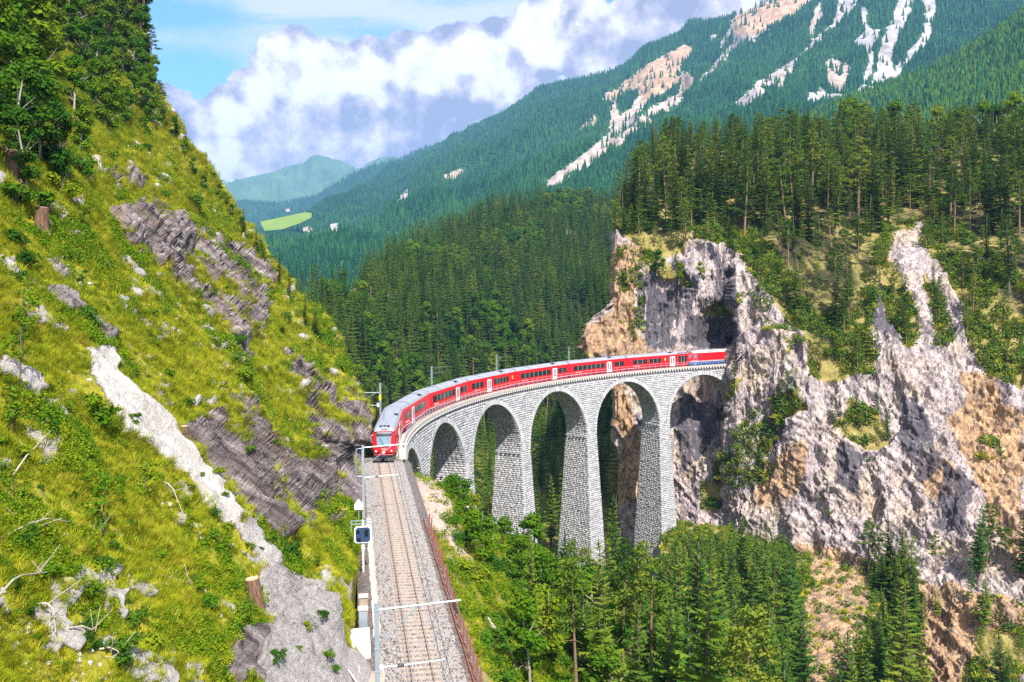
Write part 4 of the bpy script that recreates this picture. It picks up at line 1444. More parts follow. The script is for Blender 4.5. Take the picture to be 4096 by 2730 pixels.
def carriage(i, wins, door, sign=None, grille=None, x0=-9.0, label=''):
    s0 = S_GAP0 + CL * (i - 1)
    r = carriage_root(s0, s0 + CL, 'train_carriage', label, 'train carriage', 'carriages of the red train')
    xa, xb = x0, 9.0
    prof_sweep(xa, xb, SIDEP).build('body', M['red'], r)
    rf = prof_sweep(xa + .05, xb - .05, ROOFP).build('roof', M['roof'], r)
    sk = MB()
    sk.box(((xa + xb) / 2, 0, 0.66), (xb - xa - 0.3, 2.56, 0.5))
    sk.build('skirt', M['crimson'], r)
    ln = MB()
    ln.box(((xa + xb) / 2, 0, 0.93), (xb - xa, 2.70, 0.07))
    ln.build('stripe', M['cream'], r)
    for w0, w1, n in wins:
        window_strip(r, w0, w1, n)
    for dx in ([door] if isinstance(door, (int, float)) else door):
        double_door(r, dx)
    u = MB()
    u.box((grille if grille is not None else xb - 5.2, -0.82, 3.78), (0.9, 0.5, 0.10))
    u.build('roof_vent', M['black'], r)
    seam = MB()
    for x in (xa + 4.3, xb - 4.3):
        seam.tube([(x, -1.2, 3.44), (x, -1.05, 3.635), (x, -0.62, 3.795), (x, 0, 3.825), (x, .62, 3.795), (x, 1.05, 3.635)], 0.03, 5)
    seam.build('roof_seam', M['black'], rf)
    if sign:
        sg = MB()
        sg.box((sign, -1.352, 2.35), (0.36, 0.02, 0.62))
        sg.build('side_panel', M['yellow'], r)
    bl = prof_sweep(9.0, CL - 9.24 + 0.005, [(-1.18, .8), (-1.2, 3.2), (-.9, 3.6), (.9, 3.6), (1.2, 3.2), (1.18, .8)])
    bl.build('gangway_bellows', M['bellows'], r)
    for bx in (xa + 3, xb - 2.6):
        bg = MB()
        bg.box((bx, 0, 0.38), (2.6, 1.7, 0.3))
        for wx in (-0.85, 0.85):
            for wy in (-0.6, 0.6):
                bg.tube([(bx + wx, wy - 0.06, 0.36), (bx + wx, wy + 0.06, 0.36)], 0.36, 12)
        bg.build('bogie', M['black'], r)
    return r


LAB = ['first coach behind the driving coach, with two windows ahead of its white door',
       'third coach counted from the front, five windows then a white door',
       'fourth coach from the front, white door near its front end and small yellow panel',
       'fifth coach from the front, long six pane window band above the viaduct',
       'sixth coach from the front, long seven pane window band near the yellow rock',
       'last red coach, coupled to the locomotive, with one tall window at its rear']
carriage(1, [(-7.6, -4.2, 2), (-1.4, 5.6, 5)], -2.6, label=LAB[0])
carriage(2, [(-7.6, 2.2, 6), (5.0, 8.2, 2)], 3.6, label=LAB[1])
carriage(3, [(-8.0, -3.8, 3), (0.2, 6.0, 5)], -1.6, sign=7.6, label=LAB[2])
carriage(4, [(-7.6, 2.4, 7), (5.2, 8.2, 2)], 3.9, label=LAB[3])
carriage(5, [(-7.8, 1.8, 7), (5.0, 8.2, 2)], 3.3, label=LAB[4])
r = carriage(6, [(-7.4, -3.2, 3), (-2.6, 0.8, 3)], 4.2, sign=2.0, label=LAB[5])
window_strip(r, 6.0, 8.6, 3, 1.35, 2.9)
g = MB()
for k in range(3):
    g.box((6.2 + k * 1.05, -1.20, 3.48), (0.9, 0.06, 0.2), None)
g.build('roof_grille', M['black'], r)
for i_, o_ in enumerate([o for o in bpy.data.objects if o.name.startswith('train_carriage')]):
    lettering('Rh\u00e4tische Bahn', 0.30, M['white'], o_, side_text(-6.2 if i_ != 2 else -6.0, 1.36))


def driving_coach():
    s0 = S_GAP0 - CL
    r = carriage_root(s0, s0 + CL, 'train_carriage', 'driving coach at the head of the train with sloping windscreen and grey roof', 'train carriage', 'carriages of the red train')
    prof_sweep(-5.6, 9.0, SIDEP).build('body', M['red'], r)
    prof_sweep(-5.6, 8.95, ROOFP).build('roof', M['roof'], r)
    sk = MB()
    sk.box((1.2, 0, 0.66), (15.0, 2.56, 0.5))
    sk.build('skirt', M['crimson'], r)
    ln = MB()
    ln.box((1.7, 0, 0.93), (14.6, 2.70, 0.07))
    ln.build('stripe', M['cream'], r)
    # cab: horizontal rings from the plough up to the roof
    lev = [(0.55, -8.75, 1.0, 1.18), (0.95, -9.10, 1.05, 1.31), (1.30, -9.20, 1.05, 1.33), (1.62, -9.12, 1.02, 1.34), (2.2, -8.78, 0.98, 1.34), (2.8, -8.35, 0.94, 1.33), (3.2, -8.02, 0.88, 1.27), (3.32, -7.9, 0.86, 1.25)]
    V, F = [], []
    ring = 9
    for z, f, wf, ws in lev:
        h = [(-5.6, -ws), (f + 1.25, -ws), (f + 0.50, -ws * 0.93), (f + 0.06, -wf * 0.78), (f, 0), (f + 0.06, wf * 0.78), (f + 0.50, ws * 0.93), (f + 1.25, ws), (-5.6, ws)]
        V += [(x, y, z) for x, y in h]
    for a in range(len(lev) - 1):
        for j in range(ring - 1):
            F.append((a * ring + j, (a + 1) * ring + j, (a + 1) * ring + j + 1, a * ring + j + 1))
    F.append(tuple(range(ring)))
    F.append(tuple((len(lev) - 1) * ring + j for j in range(ring))[::-1])
    MB().add(V, F).build('cab', M['red'], r)
    # grey cap that runs down from the roof
    cap = [(-5.6, ROOFP), (-6.7, [(y * 0.98, z - 0.02 - max(0, z - 3.5) * 0.15) for y, z in ROOFP]), (-7.4, [(y * 0.92, 3.28 + (z - 3.30) * 0.62) for y, z in ROOFP]), (-8.02, [(y * 0.80, 3.20 + (z - 3.30) * 0.12) for y, z in ROOFP])]
    V = [(x, y, z) for x, pr in cap for y, z in pr]
    k = len(ROOFP)
    F = [(a * k + j, a * k + j + 1, (a + 1) * k + j + 1, (a + 1) * k + j) for a in range(len(cap) - 1) for j in range(k - 1)]
    cp = MB().add(V, F).build('cab_roof', M['roof'], r)
    gr = MB()
    sl = Matrix.Rotation(math.radians(-22), 4, 'Y')
    for k in range(3):
        gr.box((-7.05 + 0.0, (k - 1) * 0.42, 3.66), (0.45, 0.34, 0.06), sl)
    gr.build('roof_grille', M['black'], r)
    hd = MB()
    hd.tube([(-7.78, -0.28, 3.28), (-7.86, -0.28, 3.46), (-7.86, 0.28, 3.46), (-7.78, 0.28, 3.28)], 0.03, 5)
    hd.build('horn_bracket', M['black'], r)

    def fx(z):
        return float(np.interp(z, [l[0] for l in lev], [l[1] for l in lev]))

    def xs(y, z):
        """front of the cab at (y, z)"""
        k_ = [np.interp(z, [l[0] for l in lev], [l[c_] for l in lev]) for c_ in (1, 2, 3)]
        f_, wf_, w2_ = [float(q_) for q_ in k_]
        return float(np.interp(abs(y), [0, wf_ * .78, w2_ * .93, w2_], [f_, f_ + .06, f_ + .50, f_ + 1.25]))

    def glass(pts, name, mat, off=0.035):
        (yt, zt), (yb, zb2) = pts[1], pts[2]
        V, F = [], []
        nr, nc = 4, 8
        for d_ in (off, off - 0.03):
            for a_ in range(nr + 1):
                z_ = zt + (zb2 - zt) * a_ / nr
                w_ = yt + (yb - yt) * a_ / nr
                for c_ in range(nc + 1):
                    y_ = -w_ + 2 * w_ * c_ / nc
                    V.append((xs(y_, z_) - d_, y_, z_))
        m_ = (nr + 1) * (nc + 1)
        for a_ in range(nr):
            for c_ in range(nc):
                q_ = (a_ * (nc + 1) + c_, a_ * (nc + 1) + c_ + 1, (a_ + 1) * (nc + 1) + c_ + 1, (a_ + 1) * (nc + 1) + c_)
                F += [q_, tuple(m_ + x_ for x_ in q_)[::-1]]
        for c_ in range(nc):
            F += [(c_, m_ + c_, m_ + c_ + 1, c_ + 1), (nr * (nc + 1) + c_ + 1, m_ + nr * (nc + 1) + c_ + 1, m_ + nr * (nc + 1) + c_, nr * (nc + 1) + c_)]
        return MB().add(V, F).build(name, mat, r)
    ws_ = glass([(-0.92, 3.14), (0.92, 3.14), (0.66, 1.62), (-0.66, 1.62)], 'windscreen', M['screen'])
    glass([(-0.69, 1.82), (0.69, 1.82), (0.66, 1.62), (-0.66, 1.62)], 'windscreen_sill', M['black'], 0.055)
    glass([(-0.93, 3.0), (0.93, 3.0), (0.88, 2.74), (-0.88, 2.74)], 'sun_strip', M['black'], 0.055)
    wp = MB()
    wp.bar((fx(1.7) - .09, -0.1, 1.7), (fx(2.6) - .07, 0.45, 2.6), 0.03)
    wp.build('wiper', M['black'], ws_)
    for sg in (-1, 1):
        q = MB()
        q.box((-8.05 + 0.35, sg * 1.335, 2.25), (0.75, 0.03, 0.8))
        q.build('cab_side_window', M['glass'], r)
        mr = MB()
        mr.box((-8.0, sg * 1.5, 2.7), (0.08, 0.22, 0.34))
        mr.bar((-8.0, sg * 1.3, 2.7), (-8.0, sg * 1.5, 2.7), 0.04)
        mr.build('wing_mirror', M['black'], r)
        h = MB()
        h.tube([(-9.13, sg * 0.86, 1.2), (-8.95, sg * 0.86, 1.2)], 0.11, 10)
        h.build('headlight', M['white'], r)
        s_ = MB()
        s_.box((-7.4 + 0.2, sg * 1.345, 1.5), (2.2, 0.02, 0.05))
    top = MB()
    top.tube([(-7.95, 0, 3.22), (-7.8, 0, 3.22)], 0.08, 8)
    top.build('headlight', M['white'], r)
    sh = MB()
    prof = [(-0.16, 1.22), (0.16, 1.22), (0.16, 1.02), (0.0, 0.86), (-0.16, 1.02)]
    sh.add([(-9.245, y, z) for y, z in prof] + [(-9.15, y, z) for y, z in prof], [(0, 1, 2, 3, 4)[::-1]] + [(j, (j + 1) % 5, 5 + (j + 1) % 5, 5 + j) for j in range(5)])
    e = sh.build('crest', M['cream_crest'], r)
    sh = MB()
    sh.box((-9.25, 0.08, 1.1), (0.02, 0.15, 0.2))
    sh.build('crest_quarter', M['yellow'], e)
    FR = Matrix(((0, 0, -1, 0), (-1, 0, 0, 0), (0, 1, 0, 0), (0, 0, 0, 1)))
    lettering('RhB', 0.26, M['white'], r, Matrix.Translation((-9.21, 0, 1.42)) @ FR)
    pl = MB()
    pl.add([(-9.3, -1.15, 0.12), (-9.3, 1.15, 0.12), (-8.6, 1.25, 0.12), (-8.6, -1.25, 0.12), (-9.05, -1.1, 0.62), (-9.05, 1.1, 0.62), (-8.6, 1.2, 0.62), (-8.6, -1.2, 0.62)],
           [(0, 1, 5, 4), (1, 2, 6, 5), (2, 3, 7, 6), (3, 0, 4, 7), (4, 5, 6, 7), (0, 3, 2, 1)])
    pl.build('snow_plough', M['black'], r)
    bm = MB()
    bm.tube([(-9.28, -1.05, 0.80), (-9.36, 0, 0.80), (-9.28, 1.05, 0.80)], 0.07, 6)
    bm.build('bumper', M['crimson'], r)
    cpl = MB()
    cpl.box((-9.45, 0, 0.62), (0.5, 0.34, 0.3))
    cpl.bar((-9.4, -.35, .7), (-9.4, -.35, .3), .07)
    cpl.bar((-9.4, .35, .7), (-9.4, .35, .3), .07)
    cpl.build('coupler', M['black'], r)
    window_strip(r, -4.2, -0.8, 2)
    window_strip(r, 2.4, 7.6, 4)
    double_door(r, 0.9)
    u = MB()
    u.box((2.0, -0.82, 3.78), (0.9, 0.5, 0.10))
    u.build('roof_vent', M['black'], r)
    prof_sweep(9.0, CL - 9.24 + 0.005, [(-1.18, .8), (-1.2, 3.2), (-.9, 3.6), (.9, 3.6), (1.2, 3.2), (1.18, .8)]).build('gangway_bellows', M['bellows'], r)
    for bx in (-6.2, 6.2):
        bg = MB()
        bg.box((bx, 0, 0.38), (2.6, 1.7, 0.3))
        for wx in (-0.85, 0.85):
            for wy in (-0.6, 0.6):
                bg.tube([(bx + wx, wy - 0.06, 0.36), (bx + wx, wy + 0.06, 0.36)], 0.36, 12)
        bg.build('bogie', M['black'], r)


M['cream_crest'] = plain('crest_white', (0.85, 0.84, 0.8), 0.4)
driving_coach()


def locomotive():
    s0 = S_GAP0 + CL * 6
    r = carriage_root(s0, s0 + 16.4, 'locomotive', 'red electric locomotive with blue lower band half inside the tunnel mouth', 'locomotive')
    a, b = -7.95, 8.1
    # body with a raked cab front
    V, F = [], []
    lv = [(0.75, a + .35, 1.28), (1.30, a, 1.34), (2.0, a + .05, 1.34), (3.0, a + .75, 1.28), (3.30, a + 1.0, 1.15)]
    for z, f, w in lv:
        V += [(f, -w * .86, z), (f + .35, -w, z), (b, -w, z), (b, w, z), (f + .35, w, z), (f, w * .86, z)]
    for k in range(len(lv) - 1):
        for j in range(6):
            F.append((k * 6 + j, k * 6 + (j + 1) % 6, (k + 1) * 6 + (j + 1) % 6, (k + 1) * 6 + j))
    F += [tuple(range(6))[::-1], tuple(24 + j for j in range(6))]
    MB().add(V, F).build('body', M['red'], r)
    m = MB()
    m.box((0.1, 0, 0.85), (15.6, 2.69, 0.86))
    m.build('lower_band', M['blue'], r)
    m = MB()
    m.box((0.1, 0, 1.31), (15.7, 2.71, 0.09))
    m.build('stripe', M['white'], r)
    rf = prof_sweep(a + 1.2, b, [(-1.22, 3.28), (-1.12, 3.55), (-.7, 3.68), (.7, 3.68), (1.12, 3.55), (1.22, 3.28)]).build('roof', M['white'], r)
    for k in range(6):
        q = MB()
        q.box((-4.2 + k * 2.1, -1.16, 3.47), (1.5, 0.1, 0.13))
        q.build('roof_louvre', M['black'], rf)
    q = MB()
    for k in range(5):
        q.tube([(-5 + k * 2.6, -0.4, 3.66), (-5 + k * 2.6, -0.4, 3.95)], 0.09, 6)
    q.tube([(-5, -0.4, 3.95), (5.4, -0.4, 3.95)], 0.035, 5)
    q.build('roof_conductor', M['steel'], rf)
    q = MB()
    q.tube([(-6.2, .5, 3.7), (-5.0, .5, 4.05), (-6.2, .5, 4.1), (-6.2, -.5, 4.1), (-5.0, -.5, 4.05), (-6.2, -.5, 3.7)], 0.035, 5)
    q.build('pantograph', M['black'], rf)
    q = MB()
    q.add([(a + .02, -.95, 2.08), (a + .02, .95, 2.08), (a + .66, .9, 2.95), (a + .66, -.9, 2.95), (a + .1, -.95, 2.06), (a + .1, .95, 2.06), (a + .74, .9, 2.93), (a + .74, -.9, 2.93)], [(0, 1, 2, 3)[::-1], (4, 5, 6, 7), (0, 4, 5, 1), (1, 5, 6, 2), (2, 6, 7, 3), (3, 7, 4, 0)])
    q.build('windscreen', M['screen'], r)
    q = MB()
    q.box((a + 1.75, -1.34, 2.5), (0.85, 0.04, 0.8))
    q.build('cab_side_window', M['screen'], r)
    q = MB()
    q.box((a + 2.95, -1.345, 2.15), (0.55, 0.03, 1.6))
    q.build('cab_door', M['crimson'], r)
    for sg in (-1, 1):
        q = MB()
        q.tube([(a - .02, sg * .8, 1.55), (a + .1, sg * .8, 1.55)], 0.13, 10)
        q.build('headlight', M['white'], r)
    for bx in (-5, 5):
        bg = MB()
        bg.box((bx, 0, 0.42), (3.4, 1.9, 0.4))
        for wx in (-1.15, 1.15):
            for wy in (-0.62, 0.62):
                bg.tube([(bx + wx, wy - 0.06, 0.5), (bx + wx, wy + 0.06, 0.5)], 0.5, 12)
        bg.build('bogie', M['black'], r)
    lettering('Rh\u00e4tische Bahn', 0.26, M['white'], r, side_text(a + 1.6, 1.62))
    lettering('RhB', 0.42, M['cream_crest'], r, side_text(a + 1.6, 0.86, -1.352))


locomotive()

# tunnel portal in the rock
portal = tag(empty('tunnel_portal', Tv(146.8, 0, 0)), 'dark stone tunnel mouth in the cliff that swallows the locomotive', 'tunnel portal')
mb = MB()
for k in range(14):
    t0, t1 = math.pi * k / 14, math.pi * (k + 1) / 14
    pts = [(0, 2.6 * math.cos(t0), 2.6 + 2.6 * math.sin(t0)), (0, 2.6 * math.cos(t1), 2.6 + 2.6 * math.sin(t1)), (0, 3.3 * math.cos(t1), 2.6 + 3.3 * math.sin(t1)), (0, 3.3 * math.cos(t0), 2.6 + 3.3 * math.sin(t0))]
    q = MB()
    q.add([(p[0] - .35, p[1], p[2]) for p in pts] + [(p[0] + .4, p[1], p[2]) for p in pts], [(0, 1, 2, 3), (7, 6, 5, 4), (0, 4, 5, 1), (1, 5, 6, 2), (2, 6, 7, 3), (3, 7, 4, 0)])
    q.build('arch_stone', M['mortar_and_shade'], portal)
for sg in (-1, 1):
    for k in range(4):
        q = MB()
        q.box((0, sg * 2.95, 0.2 + k * 0.64), (0.75, 0.7, 0.62))
        q.build('jamb_stone', M['mortar_and_shade'], portal)
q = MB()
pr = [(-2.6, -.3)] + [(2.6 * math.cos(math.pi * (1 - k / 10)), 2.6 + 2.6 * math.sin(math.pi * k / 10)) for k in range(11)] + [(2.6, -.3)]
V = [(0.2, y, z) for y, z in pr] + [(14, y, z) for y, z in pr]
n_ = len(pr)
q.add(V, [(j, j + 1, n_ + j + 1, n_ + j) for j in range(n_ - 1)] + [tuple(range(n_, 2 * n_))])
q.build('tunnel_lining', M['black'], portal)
portal.rotation_euler = (0, 0, heading(146.8))

# ------------------------------------------------------------------ masts, signal, fence and small lineside things


def mast(name, s, lat, z0, z1, arms, label, wdt=0.22, group='overhead line masts'):
    r = empty(name, Tv(s, lat, z0), heading(s))
    tag(r, label, 'catenary mast', group)
    h = z1 - z0
    q = MB()
    q.box((0, 0, h / 2), (wdt * .95, 0.03, h))
    q.box((-wdt / 2, 0, h / 2), (0.03, wdt * 0.9, h))
    q.box((wdt / 2, 0, h / 2), (0.03, wdt * 0.9, h))
    q.build('pole', M['steel'], r)
    q = MB()
    for zz in (h - 0.25, h - 1.9, h - 2.9):
        q.box((0, 0, zz), (wdt * 1.25, wdt * 1.15, 0.06))
    q.build('clamp', M['steel'], r)
    for kind, pts, rad in arms:
        q = MB()
        q.tube(pts, rad, 6)
        q.build(kind, M['steel'] if kind != 'insulator' else M['insulator'], r)
    return r


def insul(r, a, b, n=4):
    q = MB()
    a, b = Vector(a), Vector(b)
    for k in range(n):
        c = a.lerp(b, (k + .5) / n)
        d = (b - a).normalized() * 0.03
        q.tube([c - d, c + d], 0.09, 8)
    q.tube([a, b], 0.025, 5)
    return q.build('insulator', M['insulator'], r)


# front mast
s_a = -63.0
zA = 6.25
H = zA + 0.6
arms = [('cantilever_arm', [(0, 0, H - .25), (0, -3.6, H - .05)], 0.045), ('brace', [(0, 0, H - 1.75), (0, -1.75, H - .2)], 0.032),
        ('registration_arm', [(0, 0, H - 2.75), (0, -0.85, H - 2.72)], 0.035), ('registration_arm', [(0, -1.15, H - 2.72), (0, -2.9, H - 2.6)], 0.035)]
rA = mast('catenary_mast', s_a, -2.45, -0.6, zA, arms, 'nearest grey steel overhead line mast with a long arm over the track', 0.22)
insul(rA, (0, -0.85, H - 2.72), (0, -1.15, H - 2.72))
insul(rA, (0, -3.3, H - .12), (0, -3.45, H - .62))
# second mast behind the signal
zB = 6.3
H = zB + 0.5
arms = [('cantilever_arm', [(0, 0, H - .2), (0, -3.7, H)], 0.05), ('brace', [(0, 0, H - 1.9), (0, -2.4, H - .15)], 0.03), ('registration_arm', [(0, 0, H - 2.75), (0, -3.0, H - 2.6)], 0.035),
        ('side_bracket', [(0, 0, H - .25), (0, 0.55, H - .3), (0, 0.6, H - 2.6), (0, 0.1, H - 2.65)], 0.045)]
rB = mast('catenary_mast', -24.0, -2.55, -0.5, zB, arms, 'grey overhead line mast behind the dark signal board, just before the train', 0.24)
insul(rB, (0, -1.0, H - 2.72), (0, -1.3, H - 2.70))
# portal mast at the left of the train
zC = 6.4
H = zC + 0.5
arms = [('cross_beam', [(0, 0, H - 1.3), (0, 3.0, H - 1.35)], 0.07), ('brace', [(0, 0.6, H - 1.35), (0, 2.9, H - 2.7)], 0.045), ('lower_beam', [(0, 0, H - 3.1), (0, 3.0, H - 3.0)], 0.06), ('short_post', [(0, 3.0, H - 3.4), (0, 3.0, H - 1.0)], 0.09)]
rC = mast('catenary_mast', 24.0, -2.45, -0.5, zC, arms, 'grey mast beside the first coach with a yellow plate and beams to the rock', 0.24)
q = MB(); q.box((-0.14, 0, H - 2.0), (0.05, 0.3, 0.75)); q.build('marker_plate', M['yellow'], rC)
q = MB(); q.box((-0.1, 0.3, H - 3.0), (0.2, 0.3, 0.5)); q.build('switch_box', M['white'], rC)


def s_for_u(u_full, lat, z, s0, s1):
    ss_ = np.linspace(s0, s1, 400)
    u, v, D = PJ(T(ss_, np.full(400, lat), np.full(400, z)))
    return float(ss_[np.abs(u * 4096 / 2353 - u_full).argmin()])


for uf, lab in ((1728, 'slim grey mast rising behind the roof of the third coach'), (1987, 'slim grey mast rising behind the roof of the fourth coach'), (2277, 'slim grey mast rising behind the roof of the fifth coach'), (2592, 'slim grey mast rising behind the last red coach against the rock')):
    sm = s_for_u(uf, -2.75, 5.5, 25, 140)
    H = 7.0
    rm = mast('catenary_mast', sm, -2.75, -0.4, 6.3, [('cantilever_arm', [(0, 0, H - .6), (0, -2.6, H - .3)], 0.03), ('registration_arm', [(0, 0, H - 1.5), (0, -1.6, H - 1.2), (0, -2.6, H - 1.25)], 0.025)], lab, 0.26)
    insul(rm, (0, -0.2, H - .58), (0, -0.5, H - .54))

# overhead wires
wires = tag(empty('overhead_wire', Tv(-60, 0, 5)), 'thin contact wire and carrier wire hanging above the track', 'overhead wire')
for nm_, z_ in (('contact_wire', 4.85), ('carrier_wire', 5.9)):
    q = MB()
    q.tube([Tv(s_, (0.0 if s_ < 0 else 0.1 * math.sin(s_)), z_) for s_ in list(range(-100, 0, 12)) + list(range(0, 147, 7))], 0.011, 4)
    child_at_world(q.build(nm_, M['black'], None), wires)

# railway signal
ssg, lsg = -37.0, -2.75
r = empty('railway_signal', Tv(ssg, lsg, -0.5), heading(ssg))
tag(r, 'dark blue four lamp railway signal board with white rim on a white post', 'railway signal')
zc_ = 2.75
q = MB(); q.tube([(0, 0, 0), (0, 0, zc_ + 1.0)], 0.07, 8); q.build('post', M['white'], r)


def oct_plate(w, h, c, x0, x1, z):
    pts = [(-w, -h + c), (-w, h - c), (-w + c, h), (w - c, h), (w, h - c), (w, -h + c), (w - c, -h), (-w + c, -h)]
    n = 8
    return MB().add([(x0, y, z + zz) for y, zz in pts] + [(x1, y, z + zz) for y, zz in pts], [tuple(range(n)), tuple(range(n, 2 * n))[::-1]] + [(j, n + j, n + (j + 1) % n, (j + 1) % n) for j in range(n)])


oct_plate(0.60, 0.60, 0.14, -0.16, -0.06, zc_).build('rim', M['white'], r)
bd = oct_plate(0.51, 0.51, 0.14, -0.20, -0.10, zc_).build('signal_board', M['signal_blue'], r)
for y, z in ((0.34, 0.27), (-0.25, 0.30), (-0.25, 0.04), (0.27, -0.29)):
    q = MB()
    n = 8
    V, F = [], []
    for k in range(n + 1):
        t = math.pi * (-0.12 + 1.24 * k / n)
        V += [(-0.20, y + 0.12 * math.cos(t), zc_ + z + 0.12 * math.sin(t)), (-0.42, y + 0.13 * math.cos(t), zc_ + z + 0.10 * math.sin(t)), (-0.42, y + 0.11 * math.cos(t), zc_ + z + 0.08 * math.sin(t)), (-0.20, y + 0.10 * math.cos(t), zc_ + z + 0.10 * math.sin(t))]
    for k in range(n):
        for j in range(4):
            F.append((k * 4 + j, k * 4 + (j + 1) % 4, (k + 1) * 4 + (j + 1) % 4, (k + 1) * 4 + j))
    q.add(V, F)
    hood = q.build('lamp_hood', M['black'], bd)
    q = MB(); q.tube([(-0.205, y, zc_ + z), (-0.19, y, zc_ + z)], 0.09, 10); q.build('lens', M['insulator'], bd)
q = MB()
for zz in (zc_ + .95, zc_ + .72):
    q.box((0.05, 0.1, zz), (0.06, 1.5, 0.06))
q.bar((0.05, .8, zc_ + .95), (0.05, .8, zc_ + .2), .05)
q.build('support_frame', M['steel'], r)
q = MB(); q.box((-0.09, 0, zc_ - 0.95), (0.03, 0.2, 0.42)); sp = q.build('plate', M['white'], r)
FRS = Matrix(((0, 0, -1, 0), (-1, 0, 0, 0), (0, 1, 0, 0), (0, 0, 0, 1)))
lettering('A', 0.2, M['black'], sp, Matrix.Translation((-0.11, 0, zc_ - 0.85)) @ FRS)
q = MB(); q.add([(-0.112, -.07, zc_ - 1.03), (-0.112, .07, zc_ - 1.03), (-0.112, 0, zc_ - 1.14), (-0.10, -.07, zc_ - 1.03), (-0.10, .07, zc_ - 1.03), (-0.10, 0, zc_ - 1.14)], [(0, 2, 1), (3, 4, 5), (0, 1, 4, 3), (1, 2, 5, 4), (2, 0, 3, 5)]); q.build('arrow_mark', M['black'], sp)

# white house shaped board on the rock
r = tag(empty('marker_board', Tv(-24.3, -2.95, 0.9), heading(-24)), 'small white house shaped board beside the mast at the rock wall', 'sign board')
pts = [(-.36, 0), (.36, 0), (.36, .5), (0, .9), (-.36, .5)]
q = MB(); q.add([(-.05, y, z) for y, z in pts] + [(.03, y, z) for y, z in pts], [(0, 1, 2, 3, 4), (9, 8, 7, 6, 5)] + [(j, 5 + j, 5 + (j + 1) % 5, (j + 1) % 5) for j in range(5)])
q.build('board', M['white'], r)
q = MB(); q.bar((0.05, 0, 0.5), (0.05, 0, -1.5), 0.06); q.build('post', M['steel'], r)

# rusty fence on the gorge side: planks between old rails used as posts
fence = tag(empty('rusty_fence', Tv(-45, 2.45, -0.6)), 'rusty iron fence of leaning posts and planks along the gorge edge of the track', 'fence')
s = -72.0
k = 0
while s < -26:
    lean_ = rnd.uniform(0.03, 0.16)
    h = rnd.uniform(1.15, 1.75)
    a, b = Tv(s, 2.72, -1.5), Tv(s + rnd.uniform(-.08, .08), 2.72 + lean_, -0.75 + h)
    q = MB(); q.bar(a, b, 0.08, 0.10); q.bar(a + Vector((.03, .03, 0)), b + Vector((.03, .03, -.02)), 0.03, 0.13)
    child_at_world(q.build('post', M['rust']), fence)
    s += rnd.uniform(1.2, 1.7)
s = -74.0
while s < -27:
    L_ = rnd.uniform(3.2, 4.2)
    for j in range(3):
        e = rnd.uniform(-.03, .03)
        q = MB(); q.bar(Tv(s, 2.55 + j * .05 + e, -0.42 - j * 0.30 + e), Tv(s + L_ - .05, 2.55 + j * .05 - e, -0.42 - j * 0.30 - e), 0.07, 0.27)
        child_at_world(q.build('plank', M['rust']), fence)
    s += L_

# cable trough with concrete lids along the rock side
tr = tag(empty('cable_trough', Tv(-50, -2.3, -0.42)), 'pale concrete cable trough of lidded slabs along the rock side of the track', 'cable trough')
mb = MB().box((0, 0, 0), (0.96, 0.42, 0.16))
lid = mb.mesh('lid', M['concrete'])
s = -74.0
while s < -22:
    if not (-53.2 < s < -49):
        o = link(bpy.data.objects.new('lid', lid))
        o.location = Tv(s, -2.12 + rnd.uniform(-.04, .04), -0.34 + rnd.uniform(-.03, .02))
        o.rotation_euler = (rnd.uniform(-.03, .03), rnd.uniform(-.02, .02), heading(s) + rnd.uniform(-.04, .04))
        child_at_world(o, tr)
    s += 1.0

# white concrete pad, slatted step, cabinets, handrail
r = tag(empty('concrete_pad', Tv(-50.5, -3.3, -0.5), heading(-50)), 'bright white concrete pad at the foot of the slope beside the track', 'concrete pad')
q = MB(); q.box((0, 0, 0.1), (3.6, 1.5, 0.7)); q.box((-1.3, 0.7, 0.45), (1.6, 1.2, 0.9)); q.build('slab', M['concrete_white'], r)
r = tag(empty('slatted_platform', Tv(-55.3, -2.55, -0.4), heading(-55)), 'small wooden slatted platform beside the nearest mast', 'platform')
for k in range(6):
    q = MB(); q.box((-0.75 + k * 0.3, 0, 0.12), (0.25, 1.15, 0.06)); q.build('board', M['sleeper'], r)
for y in (-.5, .5):
    q = MB(); q.box((0, y, 0.04), (1.9, 0.08, 0.10)); q.build('bearer', M['sleeper'], r)
r = tag(empty('wooden_handrail', Tv(-58.0, -3.1, -0.4), heading(-58)), 'pale wooden handrail beside the slatted platform at the slope foot', 'handrail')
for x, y in ((-1.6, -.3), (0.4, .15), (2.2, .7), (2.4, .1)):
    q = MB(); q.bar((x, y, -.4), (x, y, 1.0), 0.11); q.build('post', M['concrete'], r)
q = MB(); q.bar((-1.6, -.3, 0.95), (2.2, .7, 1.0), 0.09); q.build('top_rail', M['concrete'], r)
q = MB(); q.bar((-1.6, -.3, 0.5), (0.4, .15, 0.5), 0.07); q.build('lower_rail', M['concrete'], r)
for (s_, l_, mt, lb) in ((-45.4, -2.85, 'sleeper', 'brown lineside cabinet with a flat lid near the signal post'), (-47.6, -2.9, 'steel', 'grey metal lineside cabinet next to the white concrete pad')):
    r = tag(empty('lineside_cabinet', Tv(s_, l_, -0.45), heading(s_)), lb, 'cabinet')
    q = MB(); q.box((0, 0, .55), (0.6, 0.5, 1.1)); q.build('body', M[mt], r)
    q = MB(); q.box((0, 0, 1.13), (0.72, 0.6, 0.07)); q.build('lid', M['concrete'], r)
    q = MB(); q.box((-0.31, 0, .55), (0.02, 0.38, 0.9)); q.build('door', M[mt], r)


